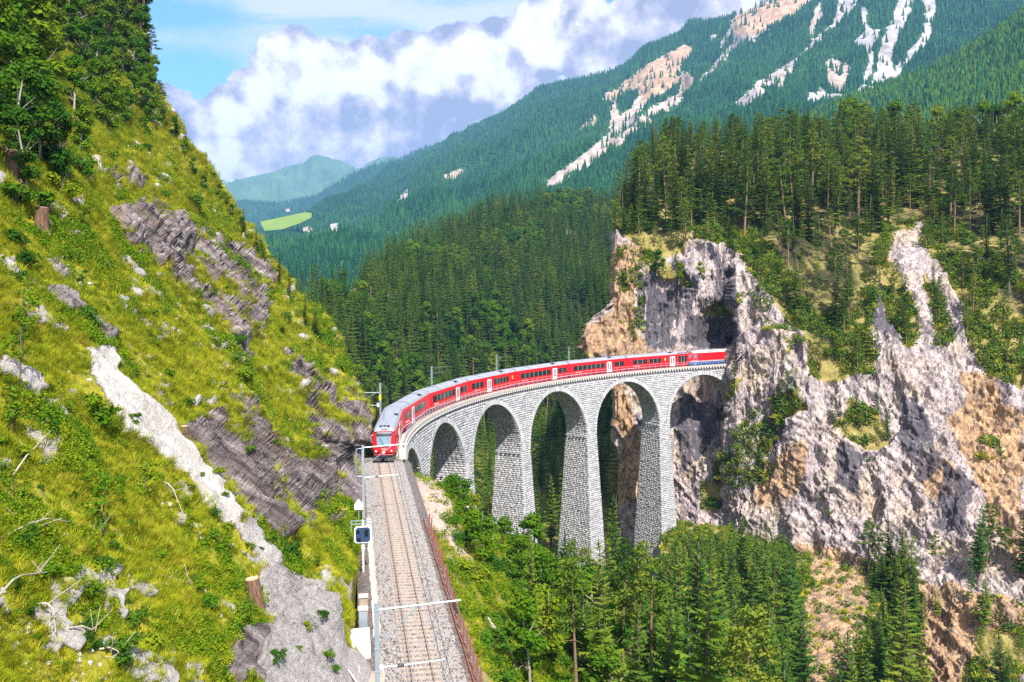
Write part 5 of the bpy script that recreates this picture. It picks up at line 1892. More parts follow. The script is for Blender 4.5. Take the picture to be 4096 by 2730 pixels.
# ------------------------------------------------------------------ plants: crowns and trunks
class Tri:
    def __init__(self):
        self.V, self.F = [], []

    def tri(self, a, b, c):
        k = len(self.V)
        self.V += [a, b, c]
        self.F.append((k, k + 1, k + 2))

    def mesh(self, name, mat, h=None):
        return mesh_np(name, np.array(self.V), np.array(self.F), mat)


def spruce_crown(rg, h=20.0, R=2.7, levels=30, per=7, tw=5, start=0.1, name='spruce_crown', mat=None, ragged=0.25):
    t = Tri()
    A = lambda *x: np.array(x, float)
    for l in range(levels):
        f = l / (levels - 1)
        z = h * (start + (1 - start) * f ** 0.93)
        rr = R * (1 - f) ** 0.8 * (0.55 + 0.45 * min(1, f * 6 + .4)) + 0.16
        if rg.random() < 0.05:
            rr *= 0.6
        n = max(3, int(per * (0.55 + 0.45 * (1 - f)) + rg.random()))
        a0 = rg.random() * 6.28
        for b in range(n):
            a = a0 + 6.283 * b / n + rg.uniform(-.35, .35)
            L = rr * rg.uniform(1 - ragged * 1.6, 1 + ragged)
            droop = (0.42 - 0.75 * f) * rg.uniform(.7, 1.3)
            dx, dy = math.cos(a), math.sin(a)
            px, py = -dy, dx
            zb = z + rg.uniform(-.25, .25)

            def sp(u):
                return A(dx * L * u, dy * L * u, zb - droop * L * u + 0.18 * L * u * u)
            for j in range(tw):
                u = 0.12 + 0.8 * j / tw
                c = sp(u)
                c2 = sp(min(u + 0.24, 1))
                wd = (0.44 * L * (1 - u * 0.72) + 0.12) * rg.uniform(.7, 1.2)
                for sg in (-1, 1):
                    tip = sp(min(u + 0.26, 1.08)) + A(px, py, 0) * wd * sg + A(0, 0, -0.28 * wd + rg.uniform(-.08, .05))
                    t.tri(c, c2, tip)
                if j % 2 == 0:
                    t.tri(c, c2, (c + c2) / 2 + A(rg.uniform(-.1, .1), rg.uniform(-.1, .1), -0.55 * wd - .1))
            e = sp(0.82)
            t.tri(e + A(px, py, 0) * .07 * L, e - A(px, py, 0) * .07 * L, sp(1.12))
    t.tri(A(-.12, 0, h * .97), A(.12, 0, h * .97), A(0, 0, h * 1.03))
    t.tri(A(0, -.12, h * .97), A(0, .12, h * .97), A(0, 0, h * 1.03))
    return t.mesh(name, mat or M['spruce'])


def trunk_mesh(name, h, r, mat, bend=0.0, n=7, snags=0, rg=None):
    mb = MB()
    pts = [(bend * math.sin(k / 6 * 2.2), bend * .4 * (k / 6) ** 2, -1.2 + (h + 1.2) * k / 6) for k in range(7)]
    mb.tube(pts, [r * (1.15 - 1.05 * k / 6) + .02 for k in range(7)], n)
    for k in range(snags):
        z = h * rg.uniform(.15, .6)
        a = rg.uniform(0, 6.28)
        L = rg.uniform(.6, 1.6)
        mb.tube([(0, 0, z), (math.cos(a) * L, math.sin(a) * L, z + rg.uniform(-.3, .3))], [.04, .015], 4)
    return mb.mesh(name, mat)


def clump(t, rg, c, r, n, size, flat=0.7):
    for _ in range(n):
        d = np.array([rg.gauss(0, 1), rg.gauss(0, 1), rg.gauss(0, 1)])
        d /= np.linalg.norm(d) + 1e-6
        p = c + d * r * (rg.random() ** 0.4) * np.array([1, 1, flat])
        a = np.array([rg.gauss(0, 1), rg.gauss(0, 1), rg.gauss(0, .6)])
        a /= np.linalg.norm(a)
        b = np.cross(a, d + np.array([0, 0, .4]))
        b /= np.linalg.norm(b) + 1e-6
        s = size * rg.uniform(.6, 1.3)
        k = len(t.V)
        t.V += [p - a * s * .5, p + b * s * .36, p + a * s * .55, p - b * s * .36]
        t.F.append((k, k + 1, k + 2))
        t.F.append((k, k + 2, k + 3))


def pine_crown(rg, h=17.0, name='pine_crown', bare=0.42):
    t = Tri()
    mbr = 26
    for b in range(mbr):
        f = (b + rg.random()) / mbr
        z = h * (bare + (1 - bare) * f)
        L = (2.9 * (1 - f) ** 0.75 + 0.4) * rg.uniform(.5, 1.15)
        a = b * 2.4 + rg.uniform(-.5, .5)
        up = rg.uniform(-0.15, 0.4)
        for j in range(max(2, int(L * 2.0))):
            u = 0.35 + 0.65 * (j + rg.random()) / max(2, int(L * 2.0))
            c = np.array([math.cos(a) * L * u, math.sin(a) * L * u, z + up * L * u]) + np.array([rg.gauss(0, .18), rg.gauss(0, .18), rg.gauss(0, .12)])
            clump(t, rg, c, 0.55 + .2 * rg.random(), 30, 0.30, 0.55)
    return t.mesh(name, M['pine'])


def broad_crown(rg, h=9.0, w=3.0, nleaf=2600, base=0.22, size=0.42, name='tree_crown', mat=None, blobs=16):
    t = Tri()
    for b in range(blobs):
        f = rg.random()
        z = h * (base + (0.97 - base) * f)
        rad = w * math.sin(math.pi * min(1, 0.18 + 0.8 * f)) ** 0.7 * rg.uniform(.25, .85)
        a = rg.uniform(0, 6.28)
        c = np.array([math.cos(a) * rad, math.sin(a) * rad, z])
        clump(t, rg, c, w * rg.uniform(.28, .46), nleaf // blobs, size, 0.75)
    return t.mesh(name, mat or M['leaf'])


def limbs_mesh(rg, name, h, w, r, mat, n=6):
    mb = MB()
    mb.tube([(0, 0, -1.0), (rg.uniform(-.2, .2), rg.uniform(-.2, .2), h * .35), (rg.uniform(-.5, .5), rg.uniform(-.5, .5), h * .9)], [r, r * .75, r * .2], 7)
    for k in range(n):
        z = h * rg.uniform(.2, .6)
        a = k * 2.4
        L = w * rg.uniform(.5, .9)
        mb.tube([(0, 0, z), (math.cos(a) * L * .5, math.sin(a) * L * .5, z + L * .45), (math.cos(a) * L, math.sin(a) * L, z + L * .9)], [r * .45, r * .3, r * .1], 5)
    return mb.mesh(name, mat)


def bush_crown(rg, r=1.0, nleaf=620, size=0.2, mat=None, name='shrub_leaves'):
    t = Tri()
    for b in range(9):
        a = rg.uniform(0, 6.28)
        d = r * rg.random() ** .5 * .75
        c = np.array([math.cos(a) * d, math.sin(a) * d, r * rg.uniform(.25, .95)])
        clump(t, rg, c, r * .42, nleaf // 9, size, .8)
    return t.mesh(name, mat or M['leaf_dark'])


def stems_mesh(rg, r=1.0, mat=None):
    mb = MB()
    for k in range(5):
        a = k * 1.3
        mb.tube([(0, 0, -.4), (math.cos(a) * r * .25, math.sin(a) * r * .25, r * .5), (math.cos(a) * r * .5, math.sin(a) * r * .5, r * 1.0)], [.035, .025, .01], 4)
    return mb.mesh('stems', mat or M['bark'])


def tuft(rg, n=26, h=0.55, w=0.35, mat=None, broad=0.05):
    t = Tri()
    for k in range(n):
        a = rg.uniform(0, 6.28)
        r0 = w * .45 * rg.random()
        lean = rg.uniform(.25, 1.0) * h
        b = np.array([math.cos(a) * r0, math.sin(a) * r0, -.08])
        tip = b + np.array([math.cos(a + rg.uniform(-.6, .6)) * lean, math.sin(a + rg.uniform(-.6, .6)) * lean, h * rg.uniform(.55, 1.1)])
        sd = np.array([-math.sin(a), math.cos(a), 0]) * broad
        t.tri(b - sd, b + sd, tip)
    return t.mesh('grass_blades', mat or M['grass'])


def herb(rg, n=46, r=0.4, mat=None, size=.16):
    t = Tri()
    clump(t, rg, np.array([0, 0, r * .5]), r, n, size, .7)
    return t.mesh('herb_leaves', mat or M['herb'])


rg = random.Random(3)
SPR = [(spruce_crown(rg, 20, rr, lv, pr, 5, st), trunk_mesh('spruce_trunk', 19.5, .28, M['bark'], rg.uniform(-.2, .2))) for rr, lv, pr, st in ((2.7, 32, 7, .08), (2.3, 30, 6, .15), (3.0, 30, 7, .05), (2.0, 34, 6, .2), (2.5, 26, 6, .3))]
PIN = [(pine_crown(rg, 17, 'pine_crown', bb), trunk_mesh('pine_trunk', 16.2, .22, M['bark_pine'], rg.uniform(-.5, .5), 7, 7, rg)) for bb in (.42, .5, .3, .58)]
BRO = [(broad_crown(rg, 9, ww, 2600, .2, .42, 'tree_crown', M[mm]), limbs_mesh(rg, 'tree_trunk', 9, ww, .17, M['bark_pale'])) for ww, mm in ((2.6, 'leaf'), (3.1, 'leaf'), (2.2, 'leaf'), (2.8, 'leaf_dark'))]
BUS = [(bush_crown(rg, 1.0, 640, .2, M[mm]), stems_mesh(rg)) for mm in ('leaf_dark', 'leaf', 'leaf_dark', 'leaf')]
SPR_MID = [spruce_crown(rg, 20, rr, 15, 6, 3, st, 'spruce_crown_simple') for rr, st in ((3.0, .06), (2.5, .12), (2.7, .18))]


def lod_far(rg, mat, h=20, R=3.2, name='far_spruce', seg=6, tiers=4):
    t = Tri()
    for k in range(tiers):
        z0 = h * (0.05 + .78 * k / tiers)
        z1 = z0 + h * .42
        r = R * (1 - .8 * k / tiers)
        for j in range(seg):
            a0, a1 = 6.283 * j / seg, 6.283 * (j + .8) / seg
            rr = r * rg.uniform(.7, 1.2)
            t.tri(np.array([math.cos(a0) * rr, math.sin(a0) * rr, z0 + rg.uniform(-.6, .3)]), np.array([math.cos(a1) * rr, math.sin(a1) * rr, z0 + rg.uniform(-.6, .3)]), np.array([0, 0, min(z1, h)]))
    return t.mesh(name, mat)


M['spur_far'] = foliage('bright_distant_trees', [(0.03, 0.09, 0.02), (0.06, 0.15, 0.024), (0.10, 0.2, 0.03), (0.14, 0.22, 0.035)], 0.15, 0.006)
FAR = [lod_far(rg, M['spruce_far'], 20, rr) for rr in (3.4, 4.0)]
FARB = [lod_far(rg, M['spur_far'], 18, rr) for rr in (4.0, 4.6)]


def unlinked(me):
    return bpy.data.objects.new(me.name, me)


def scatter_object(name, P, scl, rot, meshes, idx=None, label=None, cat=None):
    """one object that carries many small plants, placed on its own vertices"""
    me = bpy.data.meshes.new(name)
    P = np.ascontiguousarray(P, np.float32)
    n = len(P)
    me.vertices.add(n)
    me.vertices.foreach_set('co', P.ravel())
    at = me.attributes.new('scl', 'FLOAT', 'POINT'); at.data.foreach_set('value', np.ascontiguousarray(scl, np.float32))
    at = me.attributes.new('rot', 'FLOAT_VECTOR', 'POINT'); at.data.foreach_set('vector', np.ascontiguousarray(rot, np.float32).ravel())
    idx = RNG.integers(0, len(meshes), n) if idx is None else idx
    at = me.attributes.new('idx', 'INT', 'POINT'); at.data.foreach_set('value', np.ascontiguousarray(idx, np.int32))
    o = link(bpy.data.objects.new(name, me))
    ng = bpy.data.node_groups.new(name, 'GeometryNodeTree')
    ng.interface.new_socket('Geometry', in_out='INPUT', socket_type='NodeSocketGeometry')
    ng.interface.new_socket('Geometry', in_out='OUTPUT', socket_type='NodeSocketGeometry')
    gi, go = ng.nodes.new('NodeGroupInput'), ng.nodes.new('NodeGroupOutput')
    ip = ng.nodes.new('GeometryNodeInstanceOnPoints')
    jn = ng.nodes.new('GeometryNodeJoinGeometry')
    for m_ in reversed(meshes):
        oi = ng.nodes.new('GeometryNodeObjectInfo')
        oi.inputs['Object'].default_value = unlinked(m_)
        oi.inputs['As Instance'].default_value = True
        ng.links.new(oi.outputs['Geometry'], jn.inputs[0])

    def named(nm, typ):
        a = ng.nodes.new('GeometryNodeInputNamedAttribute')
        a.data_type = typ
        a.inputs['Name'].default_value = nm
        return a.outputs[0]
    e2r = ng.nodes.new('FunctionNodeEulerToRotation')
    ng.links.new(named('rot', 'FLOAT_VECTOR'), e2r.inputs[0])
    ng.links.new(gi.outputs[0], ip.inputs['Points'])
    ng.links.new(jn.outputs[0], ip.inputs['Instance'])
    ip.inputs['Pick Instance'].default_value = True
    ng.links.new(named('idx', 'INT'), ip.inputs['Instance Index'])
    ng.links.new(e2r.outputs[0], ip.inputs['Rotation'])
    ng.links.new(named('scl', 'FLOAT'), ip.inputs['Scale'])
    ng.links.new(ip.outputs[0], go.inputs[0])
    md = o.modifiers.new('scatter', 'NODES')
    md.node_group = ng
    return tag(o, label, cat, None, 'stuff')


def sample(G, n, wgt=None):
    """n random points on a sheet, even by area, with their grid coordinates"""
    e1 = G[1:, :-1] - G[:-1, :-1]
    e2 = G[:-1, 1:] - G[:-1, :-1]
    a = np.linalg.norm(np.cross(e1, e2), axis=-1)
    if wgt is not None:
        a = a * wgt[:-1, :-1]
    p = (a / a.sum()).ravel()
    c = RNG.choice(len(p), n, p=p)
    i, j = np.divmod(c, G.shape[1] - 1)
    u, v = RNG.random(n)[:, None], RNG.random(n)[:, None]
    P = G[i, j] * (1 - u) * (1 - v) + G[i + 1, j] * u * (1 - v) + G[i, j + 1] * (1 - u) * v + G[i + 1, j + 1] * u * v
    return P, i, j, a.sum()


def thin(P, r, order=None):
    """keep points at least r apart (r may differ point by point)"""
    r = np.broadcast_to(r, (len(P),))
    cell = {}
    keep = []
    rm = float(r.max())
    for k in (range(len(P)) if order is None else order):
        x, y = P[k, 0], P[k, 1]
        ci, cj = int(x // rm), int(y // rm)
        ok = True
        for a in (-1, 0, 1):
            for b in (-1, 0, 1):
                for q in cell.get((ci + a, cj + b), ()):
                    if (P[q, 0] - x) ** 2 + (P[q, 1] - y) ** 2 < r[k] ** 2:
                        ok = False
                        break
                if not ok:
                    break
            if not ok:
                break
        if ok:
            cell.setdefault((ci, cj), []).append(k)
            keep.append(k)
    return np.array(keep, int)


def in_view(P, mu=120, mt=260, mb_=260):
    u, v, D = PJ(P)
    return (D > 5) & (u > -mu) & (u < 2353 + mu) & (v > -mt) & (v < 1568 + mb_)


def upright(n, tilt=0.05):
    return np.stack([RNG.normal(0, tilt, n), RNG.normal(0, tilt, n), RNG.uniform(0, 6.283, n)], -1)


def plant(name, P, scale, crown, trunk, label, cat, group, partn=('crown', 'trunk'), tilt=.04, rz=None):
    r = bpy.data.objects.new(name, None)
    r.empty_display_size = .5
    r.location = P
    r.scale = (scale * rnd.uniform(.8, 1.25), scale * rnd.uniform(.8, 1.25), scale)
    r.rotation_euler = (rnd.gauss(0, tilt), rnd.gauss(0, tilt), rnd.uniform(0, 6.283))
    COL.objects.link(r)
    tag(r, label, cat, group)
    link(bpy.data.objects.new(partn[0], crown), r)
    link(bpy.data.objects.new(partn[1], trunk), r)
    return r


# ---------------- conifers: collect every standing place first, then the largest in view become single trees
CONS = []    # (P, height, kind 0 spruce 1 pine, zone)


def add_cons(P, h, kind, zone):
    for p, hh, k in zip(P, h, kind):
        CONS.append((p, float(hh), int(k), zone))


# wood on top of the cliff hill
G = CLIFF['G']
uu_, vv_ = CLIFF['U'], CLIFF['V']
w = np.where((vv_ < CLIFF['rim'] - 4), np.where(vv_ > 400, 1.6, 1.0), 0.0) + np.where((vv_ >= CLIFF['rim'] - 4) & (CLIFF['veg'] > .5), 0.22, 0)
w = w * np.where(vv_ > 540, np.where(uu_ < 2010, .95, (fbm(G * 0.045, 3, 510) > -0.12) * 0.75 + .12), 1)
w = w * np.where(inpoly(uu_, vv_, [(2000, 505), (2090, 510), (2190, 610), (2225, 800), (2353, 960), (2200, 960), (2110, 800), (2050, 640), (2000, 600)]), 0.06, 1)
P, i, j, _ = sample(G, 12000, w)
u_, v_ = uu_[i, j], vv_[i, j]
k = thin(P, np.where(v_ < 420, 4.6, np.where(v_ < 560, 3.4, 2.9)))
P, u_, v_ = P[k], u_[k], v_[k]
edge_ = v_ > CLIFF['rim'][i, j][k] - 40
h = np.where(edge_, RNG.uniform(5, 14, len(P)), RNG.uniform(9, 23, len(P)))
h = np.where(v_ > 560, np.minimum(h, RNG.uniform(5, 15, len(P))), h)
# the rows behind the crest
u2_ = RNG.uniform(1440, 2400, 260)
d2_ = RNG.uniform(2, 40, 260)
vt_ = np.interp(u2_, [1425, 1480, 1530, 1620, 1700, 2000, 2353], [480, 410, 360, 350, 350, 345, 335])
P2 = P3(u2_, vt_, np.interp(u2_, [1420, 2353], [335, 295])) + np.stack([d2_ * .25, d2_, -d2_ * .1], -1)
P, h = np.concatenate([P, P2]), np.concatenate([h, RNG.uniform(14, 24, 260)])
u_, v_, edge_ = np.concatenate([u_, u2_]), np.concatenate([v_, vt_]), np.concatenate([edge_, np.zeros(260, bool)])
topv = np.interp(u_, [1400, 1440, 1480, 1530, 1600, 1680, 1720, 1800, 1840, 1880, 1950, 2000, 2060, 2140, 2200, 2353], [415, 350, 300, 262, 272, 255, 268, 245, 232, 275, 225, 258, 232, 236, 248, 232])
D__ = PJ(P)[2]
h = np.minimum(h, CAM_H - P[:, 2] - (topv + RNG.exponential(14, len(P)) - 695) / 2099 * D__)
k = h > 4
P, u_, v_, h, edge_ = P[k], u_[k], v_[k], h[k], edge_[k]
add_cons(P, h, RNG.random(len(P)) < np.where(edge_, .6, .3), 'cliff')
# ledges of the cliff face
ledge = ((CLIFF['veg'] > .5) & (vv_ > CLIFF['rim'] + 10)).astype(float)
P, i, j, _ = sample(G, 420, ledge)
k = thin(P, 2.6)
add_cons(P[k], RNG.uniform(2.5, 7, len(k)), np.ones(len(k)), 'ledge')
# forest hill behind the bridge
P, i, j, ar = sample(MIDH['G'], 36000, 1.0 - MIDH['scree'])
k = thin(P, 3.7)
P = P[k]
add_cons(P, RNG.uniform(14, 24, len(P)), RNG.random(len(P)) < .08, 'hill')
# gorge: slope under the track, valley floor, talus below the cliff
LIM = ([930, 1000, 1060, 1100, 1150, 1190, 1240, 1290, 1340, 1400, 1450, 1490, 1530, 1560, 1600, 1680, 1760, 1850, 1900, 2000, 2060, 2150, 2250, 2353],
       [1060, 1080, 1085, 1115, 1130, 1170, 1180, 1190, 1225, 1200, 1190, 1225, 1265, 1200, 1180, 1190, 1165, 1240, 1350, 1400, 1250, 1235, 1230, 1330])
CH = [(1858, 1236), (1995, 1285), (1996, 1400), (1975, 1480), (1945, 1568), (1930, 1700), (1855, 1700), (1852, 1480), (1850, 1380)]


def gorge_fit(P, hmin, hmax):
    """tree heights that leave the bridge and the gravel chute as open as they are"""
    u, v, D = PJ(P)
    lim = np.interp(u, *LIM)
    hm = CAM_H - P[:, 2] - (lim + RNG.uniform(-6, 60, len(P)) - 695) / 2099 * D
    h = np.minimum(RNG.uniform(hmin, hmax, len(P)), hm)
    ut, vt, _ = PJ(P + np.stack([h * 0, h * 0, h * .6], -1))
    return h, ~(inpoly(u, v, CH) | inpoly(ut, vt, CH))


S_, L_ = GROUND['S'], GROUND['L']
w = ((L_ > 7) & (S_ < 150)).astype(float)
w = np.where((S_ < -15) & (L_ < 15), w * .25, w)
P, i, j, _ = sample(GROUND['G'], 5200, w)
P = P[in_view(P, 60, 100, 420)]
k = thin(P, 3.8)
P = P[k]
h, ok = gorge_fit(P, 12, 22)
ok &= h > 3.5
ok &= ~((PJ(P)[0] > 2010) & (RNG.random(len(P)) < .88))
PG = P[ok]
HG = h[ok]
ug = PJ(PG)[0]
conif = RNG.random(len(PG)) < np.interp(ug, [1000, 1150, 1300, 1500, 1700], [.10, .2, .45, .72, .92])
add_cons(PG[conif], HG[conif], RNG.random(conif.sum()) < .22, 'gorge')
BRO_G = (PG[~conif], HG[~conif])
P, i, j, _ = sample(TALUS['G'], 3000)
P = P[in_view(P, 60, 100, 300)]
k = thin(P, 3.6)
P = P[k]
h, ok = gorge_fit(P, 11, 23)
ok &= h > 3
u_, v_, _ = PJ(P)
ok &= ~((u_ > 2030) & (RNG.random(len(P)) < .8))
add_cons(P[ok], h[ok], RNG.random(ok.sum()) < .15, 'talus')
# outer side of the bridge and the back of the left spur
w = ((L_ < -7) & (S_ > 14)).astype(float)
P, i, j, _ = sample(GROUND['G'], 5200, w)
k = thin(P, 4.2)
P = P[k]
u_, v_, D_ = PJ(P)
hh = RNG.uniform(10, 21, len(P))
# their tops stay below the deck and the roofs in front of them
top_ok = np.interp(u_, [840, 880, 960, 1060, 1180, 1400, 1700], [930, 880, 850, 830, 815, 800, 780])
hh = np.minimum(hh, CAM_H - P[:, 2] - (top_ok - 695) / 2099 * D_)
ok = hh > 4
add_cons(P[ok], hh[ok], RNG.random(ok.sum()) < .1, 'outer')

# the small stands on the lower right rock
for (ub, vb, n_) in ((2040, 1400, 26), (1990, 1360, 8), (2090, 1440, 10), (2255, 1330, 4), (2300, 1300, 3), (2240, 1360, 2)):
    for _ in range(n_):
        uq_, vq_ = ub + rnd.gauss(0, 26), vb + rnd.gauss(0, 30)
        d_ = (CLIFF['U'] - uq_) ** 2 + (CLIFF['V'] - vq_) ** 2
        CONS.append((CLIFF['G'][np.unravel_index(np.argmin(d_), d_.shape)], rnd.uniform(6, 12), int(rnd.random() < .25), 'ledge'))
ok = [c for c in CONS if in_view(c[0][None], 60, 40, 420)[0]]
CONS = ok
PP = np.array([c[0] for c in CONS])
HH = np.array([c[1] for c in CONS])
KK = np.array([c[2] for c in CONS])
ZZ = [c[3] for c in CONS]
un, vn, Dn = PJ(PP)
size = HH / Dn
vis = (un > -10) & (un < 2363) & (vn - size * 2099 < 1568) & (vn > 0)
zone_w = {'cliff': 1.0, 'ledge': 1.0, 'hill': .8, 'gorge': 1.0, 'talus': 1.0, 'outer': .6}
rank = size * np.array([zone_w[z] for z in ZZ]) * vis
LABT = {('cliff', 0): 'dark green spruce in the wood on top of the cliff', ('cliff', 1): 'olive green pine with a bare trunk in the cliff top wood',
        ('ledge', 0): 'small green conifer clinging to a ledge of the cliff face', ('ledge', 1): 'small scrubby pine clinging to a ledge of the cliff face',
        ('hill', 0): 'dark spruce on the forested hill behind the viaduct', ('hill', 1): 'pine on the forested hill behind the viaduct',
        ('gorge', 0): 'green spruce growing in the gorge below the track and viaduct', ('gorge', 1): 'pine with reddish trunk in the gorge below the track',
        ('talus', 0): 'tall spruce on the slope at the foot of the pale cliff', ('talus', 1): 'pine on the slope at the foot of the pale cliff',
        ('outer', 0): 'dark spruce standing behind the viaduct piers', ('outer', 1): 'pine standing behind the viaduct piers'}
GRPT = {'cliff': 'conifers of the cliff top wood', 'ledge': 'conifers on the cliff ledges', 'hill': 'conifers of the hill behind the viaduct', 'gorge': 'conifers in the gorge below the track', 'talus': 'conifers at the cliff foot', 'outer': 'conifers behind the viaduct'}
single = set()
for kind, nm in ((0, 'spruce_tree'), (1, 'pine_tree')):
    ids = np.where(KK == kind)[0]
    ids = ids[np.argsort(-rank[ids])][:300]
    ids = ids[rank[ids] > 0]
    for q in ids:
        single.add(int(q))
        cr, tk = rnd.choice(SPR if kind == 0 else PIN)
        plant(nm, PP[q] - np.array([0, 0, .3]), HH[q] / (20 if kind == 0 else 17), cr, tk, LABT[(ZZ[q], kind)], 'conifer', GRPT[ZZ[q]])
rest = np.array([q for q in range(len(PP)) if q not in single])
near = rest[(Dn[rest] < 330)]
farr = rest[(Dn[rest] >= 330)]


def conifer_stuff(name, ids, label):
    meshes = SPR_MID + [SPR[1][0], PIN[0][0], PIN[2][0]]
    kind = np.where(KK[ids] == 1, RNG.integers(4, 6, len(ids)), RNG.integers(0, 4, len(ids)))
    lv = (fbm(PP[ids] * .022, 3, 612) + RNG.normal(0, .2, len(ids)) > .34) & (Dn[ids] > 330)
    kind = np.where(lv, RNG.integers(6, 8, len(ids)), kind)
    meshes += [BRO[3][0], BRO[0][0]]
    scatter_object(name, PP[ids] - np.array([0, 0, .3]), HH[ids] / np.where(kind >= 6, 13, np.where(kind >= 4, 17, 20)), upright(len(ids), .03), meshes, kind, label, 'forest')
    return kind


kn = conifer_stuff('conifer_wood', near, 'dense green conifers of the cliff top, the gorge and the viaduct surroundings')
scatter_object('tree_trunks', PP[near][kn >= 3], HH[near][kn >= 3] / np.where(kn[kn >= 3] >= 4, 17, 20), upright(int((kn >= 3).sum()), .02), [SPR[1][1], PIN[0][1], PIN[2][1]], np.maximum(kn[kn >= 3] - 3, 0), 'bare pale trunks standing between the crowns of the cliff wood', 'trunks')
conifer_stuff('hill_forest', farr, 'dark conifer forest covering the hill behind the viaduct')

# ---------------- forests of the mountain
wt_ = np.where(blur(MOUNT['scree'], 1) < .04, 1.0, .035)
yy = MOUNT['G'][..., 1]
dens = np.interp(yy, [900, 1600, 2500, 4000, 6000], [1.6, 1.2, .8, .55, .4])
P, i, j, ar = sample(MOUNT['G'], 110000, wt_ * dens)
P = P[in_view(P, 40, 60, 20)]
D_ = PJ(P)[2]
scatter_object('mountain_forest', P, RNG.uniform(.6, 1.25, len(P)) * np.interp(D_, [900, 2500, 5000], [.8, 1.05, 1.5]), upright(len(P), .03), FAR, None, 'blue green conifer forest covering the big mountain side between its pale scree chutes', 'forest')
P, i, j, ar = sample(SPUR['G'], 16000)
P = P[in_view(P, 40, 60, 20)]
scatter_object('spur_forest', P, RNG.uniform(.5, 1.1, len(P)), upright(len(P), .03), FARB + [FAR[0]], None, 'bright green forest on the nearer mountain spur at the right', 'forest')
P, i, j, ar = sample(RIDGE['G'], 14000)
P = P[in_view(P, 40, 60, 20)]
scatter_object('ridge_forest', P, RNG.uniform(1.2, 2.2, len(P)), upright(len(P), .03), FAR, None, 'dark blue forest on the distant ridge in the valley', 'forest')

# ---------------- broadleaved trees and shrubs in the gorge
bro = []
for p, hh in zip(*BRO_G):
    bro.append((p, min(hh, rnd.uniform(4, 9.5))))
bro.sort(key=lambda x: -x[1] / np.linalg.norm(x[0]))
small = []
for n_, (p, hh) in enumerate(bro):
    u, v, D = PJ(p)
    if n_ < 240 and u < 2360 and v - hh / D * 2099 < 1568:
        cr, tk = rnd.choice(BRO)
        plant('broadleaf_tree', p - np.array([0, 0, .2]), hh / 9, cr, tk, 'bright green leafy tree on the bank between the rusty fence and the viaduct', 'broadleaf tree', 'leafy trees on the gorge bank')
    else:
        small.append((p, hh))
if small:
    scatter_object('leafy_thicket', np.array([p for p, _ in small]), np.array([h_ / 9 for _, h_ in small]), upright(len(small)), [b[0] for b in BRO], None, 'green leafy thicket filling the lower gorge', 'thicket')

# leafy trees in the cliff wood and at the right edge of the hill top
for (u, v, D, hh) in ((1960, 330, 322, 17), (1945, 345, 318, 15), (2200, 350, 300, 15), (2250, 340, 296, 16), (2290, 345, 292, 15), (2330, 330, 290, 17), (2350, 350, 285, 15), (2160, 335, 305, 14), (2310, 380, 280, 14), (2060, 330, 310, 15), (2345, 420, 262, 12), (1610, 640, 224, 5), (1560, 640, 228, 5), (1510, 620, 230, 6), (1650, 560, 230, 6)):
    p = P3(u, v, D)
    cr, tk = rnd.choice(BRO)
    plant('broadleaf_tree', p - np.array([0, 0, 1.0]), hh / 9, cr, tk, 'light green leafy tree among the conifers on the cliff hill', 'broadleaf tree', 'leafy trees of the cliff hill')

# ---------------- left hillside
G, U, V, D = HILL['G'], HILL['U'], HILL['V'], HILL['D']


def hill_at(u, v):
    d = (U - u) ** 2 + (V - v) ** 2
    i, j = np.unravel_index(np.argmin(d), d.shape)
    return G[i, j], D[i, j]


# trees of the upper left corner: (u, v of the foot, height in metres, kind)
TREES = [(30, 190, 9.5, 1), (95, 210, 9, 0), (110, 160, 8, 0), (60, 120, 8, 1), (0, 250, 8, 0), (-40, 160, 9, 1), (150, 120, 7, 0), (20, 60, 8, 1), (90, 40, 8, 0), (185, 165, 6, 3), (235, 160, 7, 3),
         (215, 240, 6, 0), (255, 255, 6, 2), (170, 265, 6, 2), (120, 300, 6, 0), (60, 300, 7, 3), (15, 340, 6, 3), (90, 380, 6, 3), (140, 410, 5.5, 3), (60, 430, 5, 3), (180, 350, 4.5, 0), (280, 290, 5, 0), (310, 245, 5, 3),
         (300, 180, 6, 3), (330, 200, 5, 3), (345, 250, 4.5, 3), (375, 290, 4, 3), (400, 320, 3.6, 3), (420, 360, 3, 0), (250, 120, 7, 3), (290, 90, 7, 3), (330, 130, 6, 3), (310, 40, 7, 3), (270, 30, 8, 3), (330, 60, 6, 3), (200, 60, 7, 1), (150, 30, 7, 1),
         (440, 400, 3, 3), (470, 440, 2.6, 3), (505, 470, 2.6, 0), (530, 500, 2.4, 3), (555, 530, 2.4, 3), (330, 310, 3, 0), (260, 300, 3.5, 2), (0, 110, 8, 0), (-60, 330, 7, 3), (230, 20, 9, 3), (300, -10, 9, 3), (180, -20, 9, 1)]
for u, v, hh, kd in TREES:
    p, d = hill_at(u, v)
    hh *= np.interp(v, [100, 300], [1.35, 1.0])
    cr, tk = BRO[kd]
    hh *= 1.1
    plant('broadleaf_tree', p - np.array([0, 0, .3]), hh / 9, cr, tk, ('bright' if kd != 3 else 'dark') + ' green leafy tree on the steep upper left hillside', 'broadleaf tree', ('bright' if kd != 3 else 'dark') + ' leafy trees of the upper left hillside', tilt=.12)
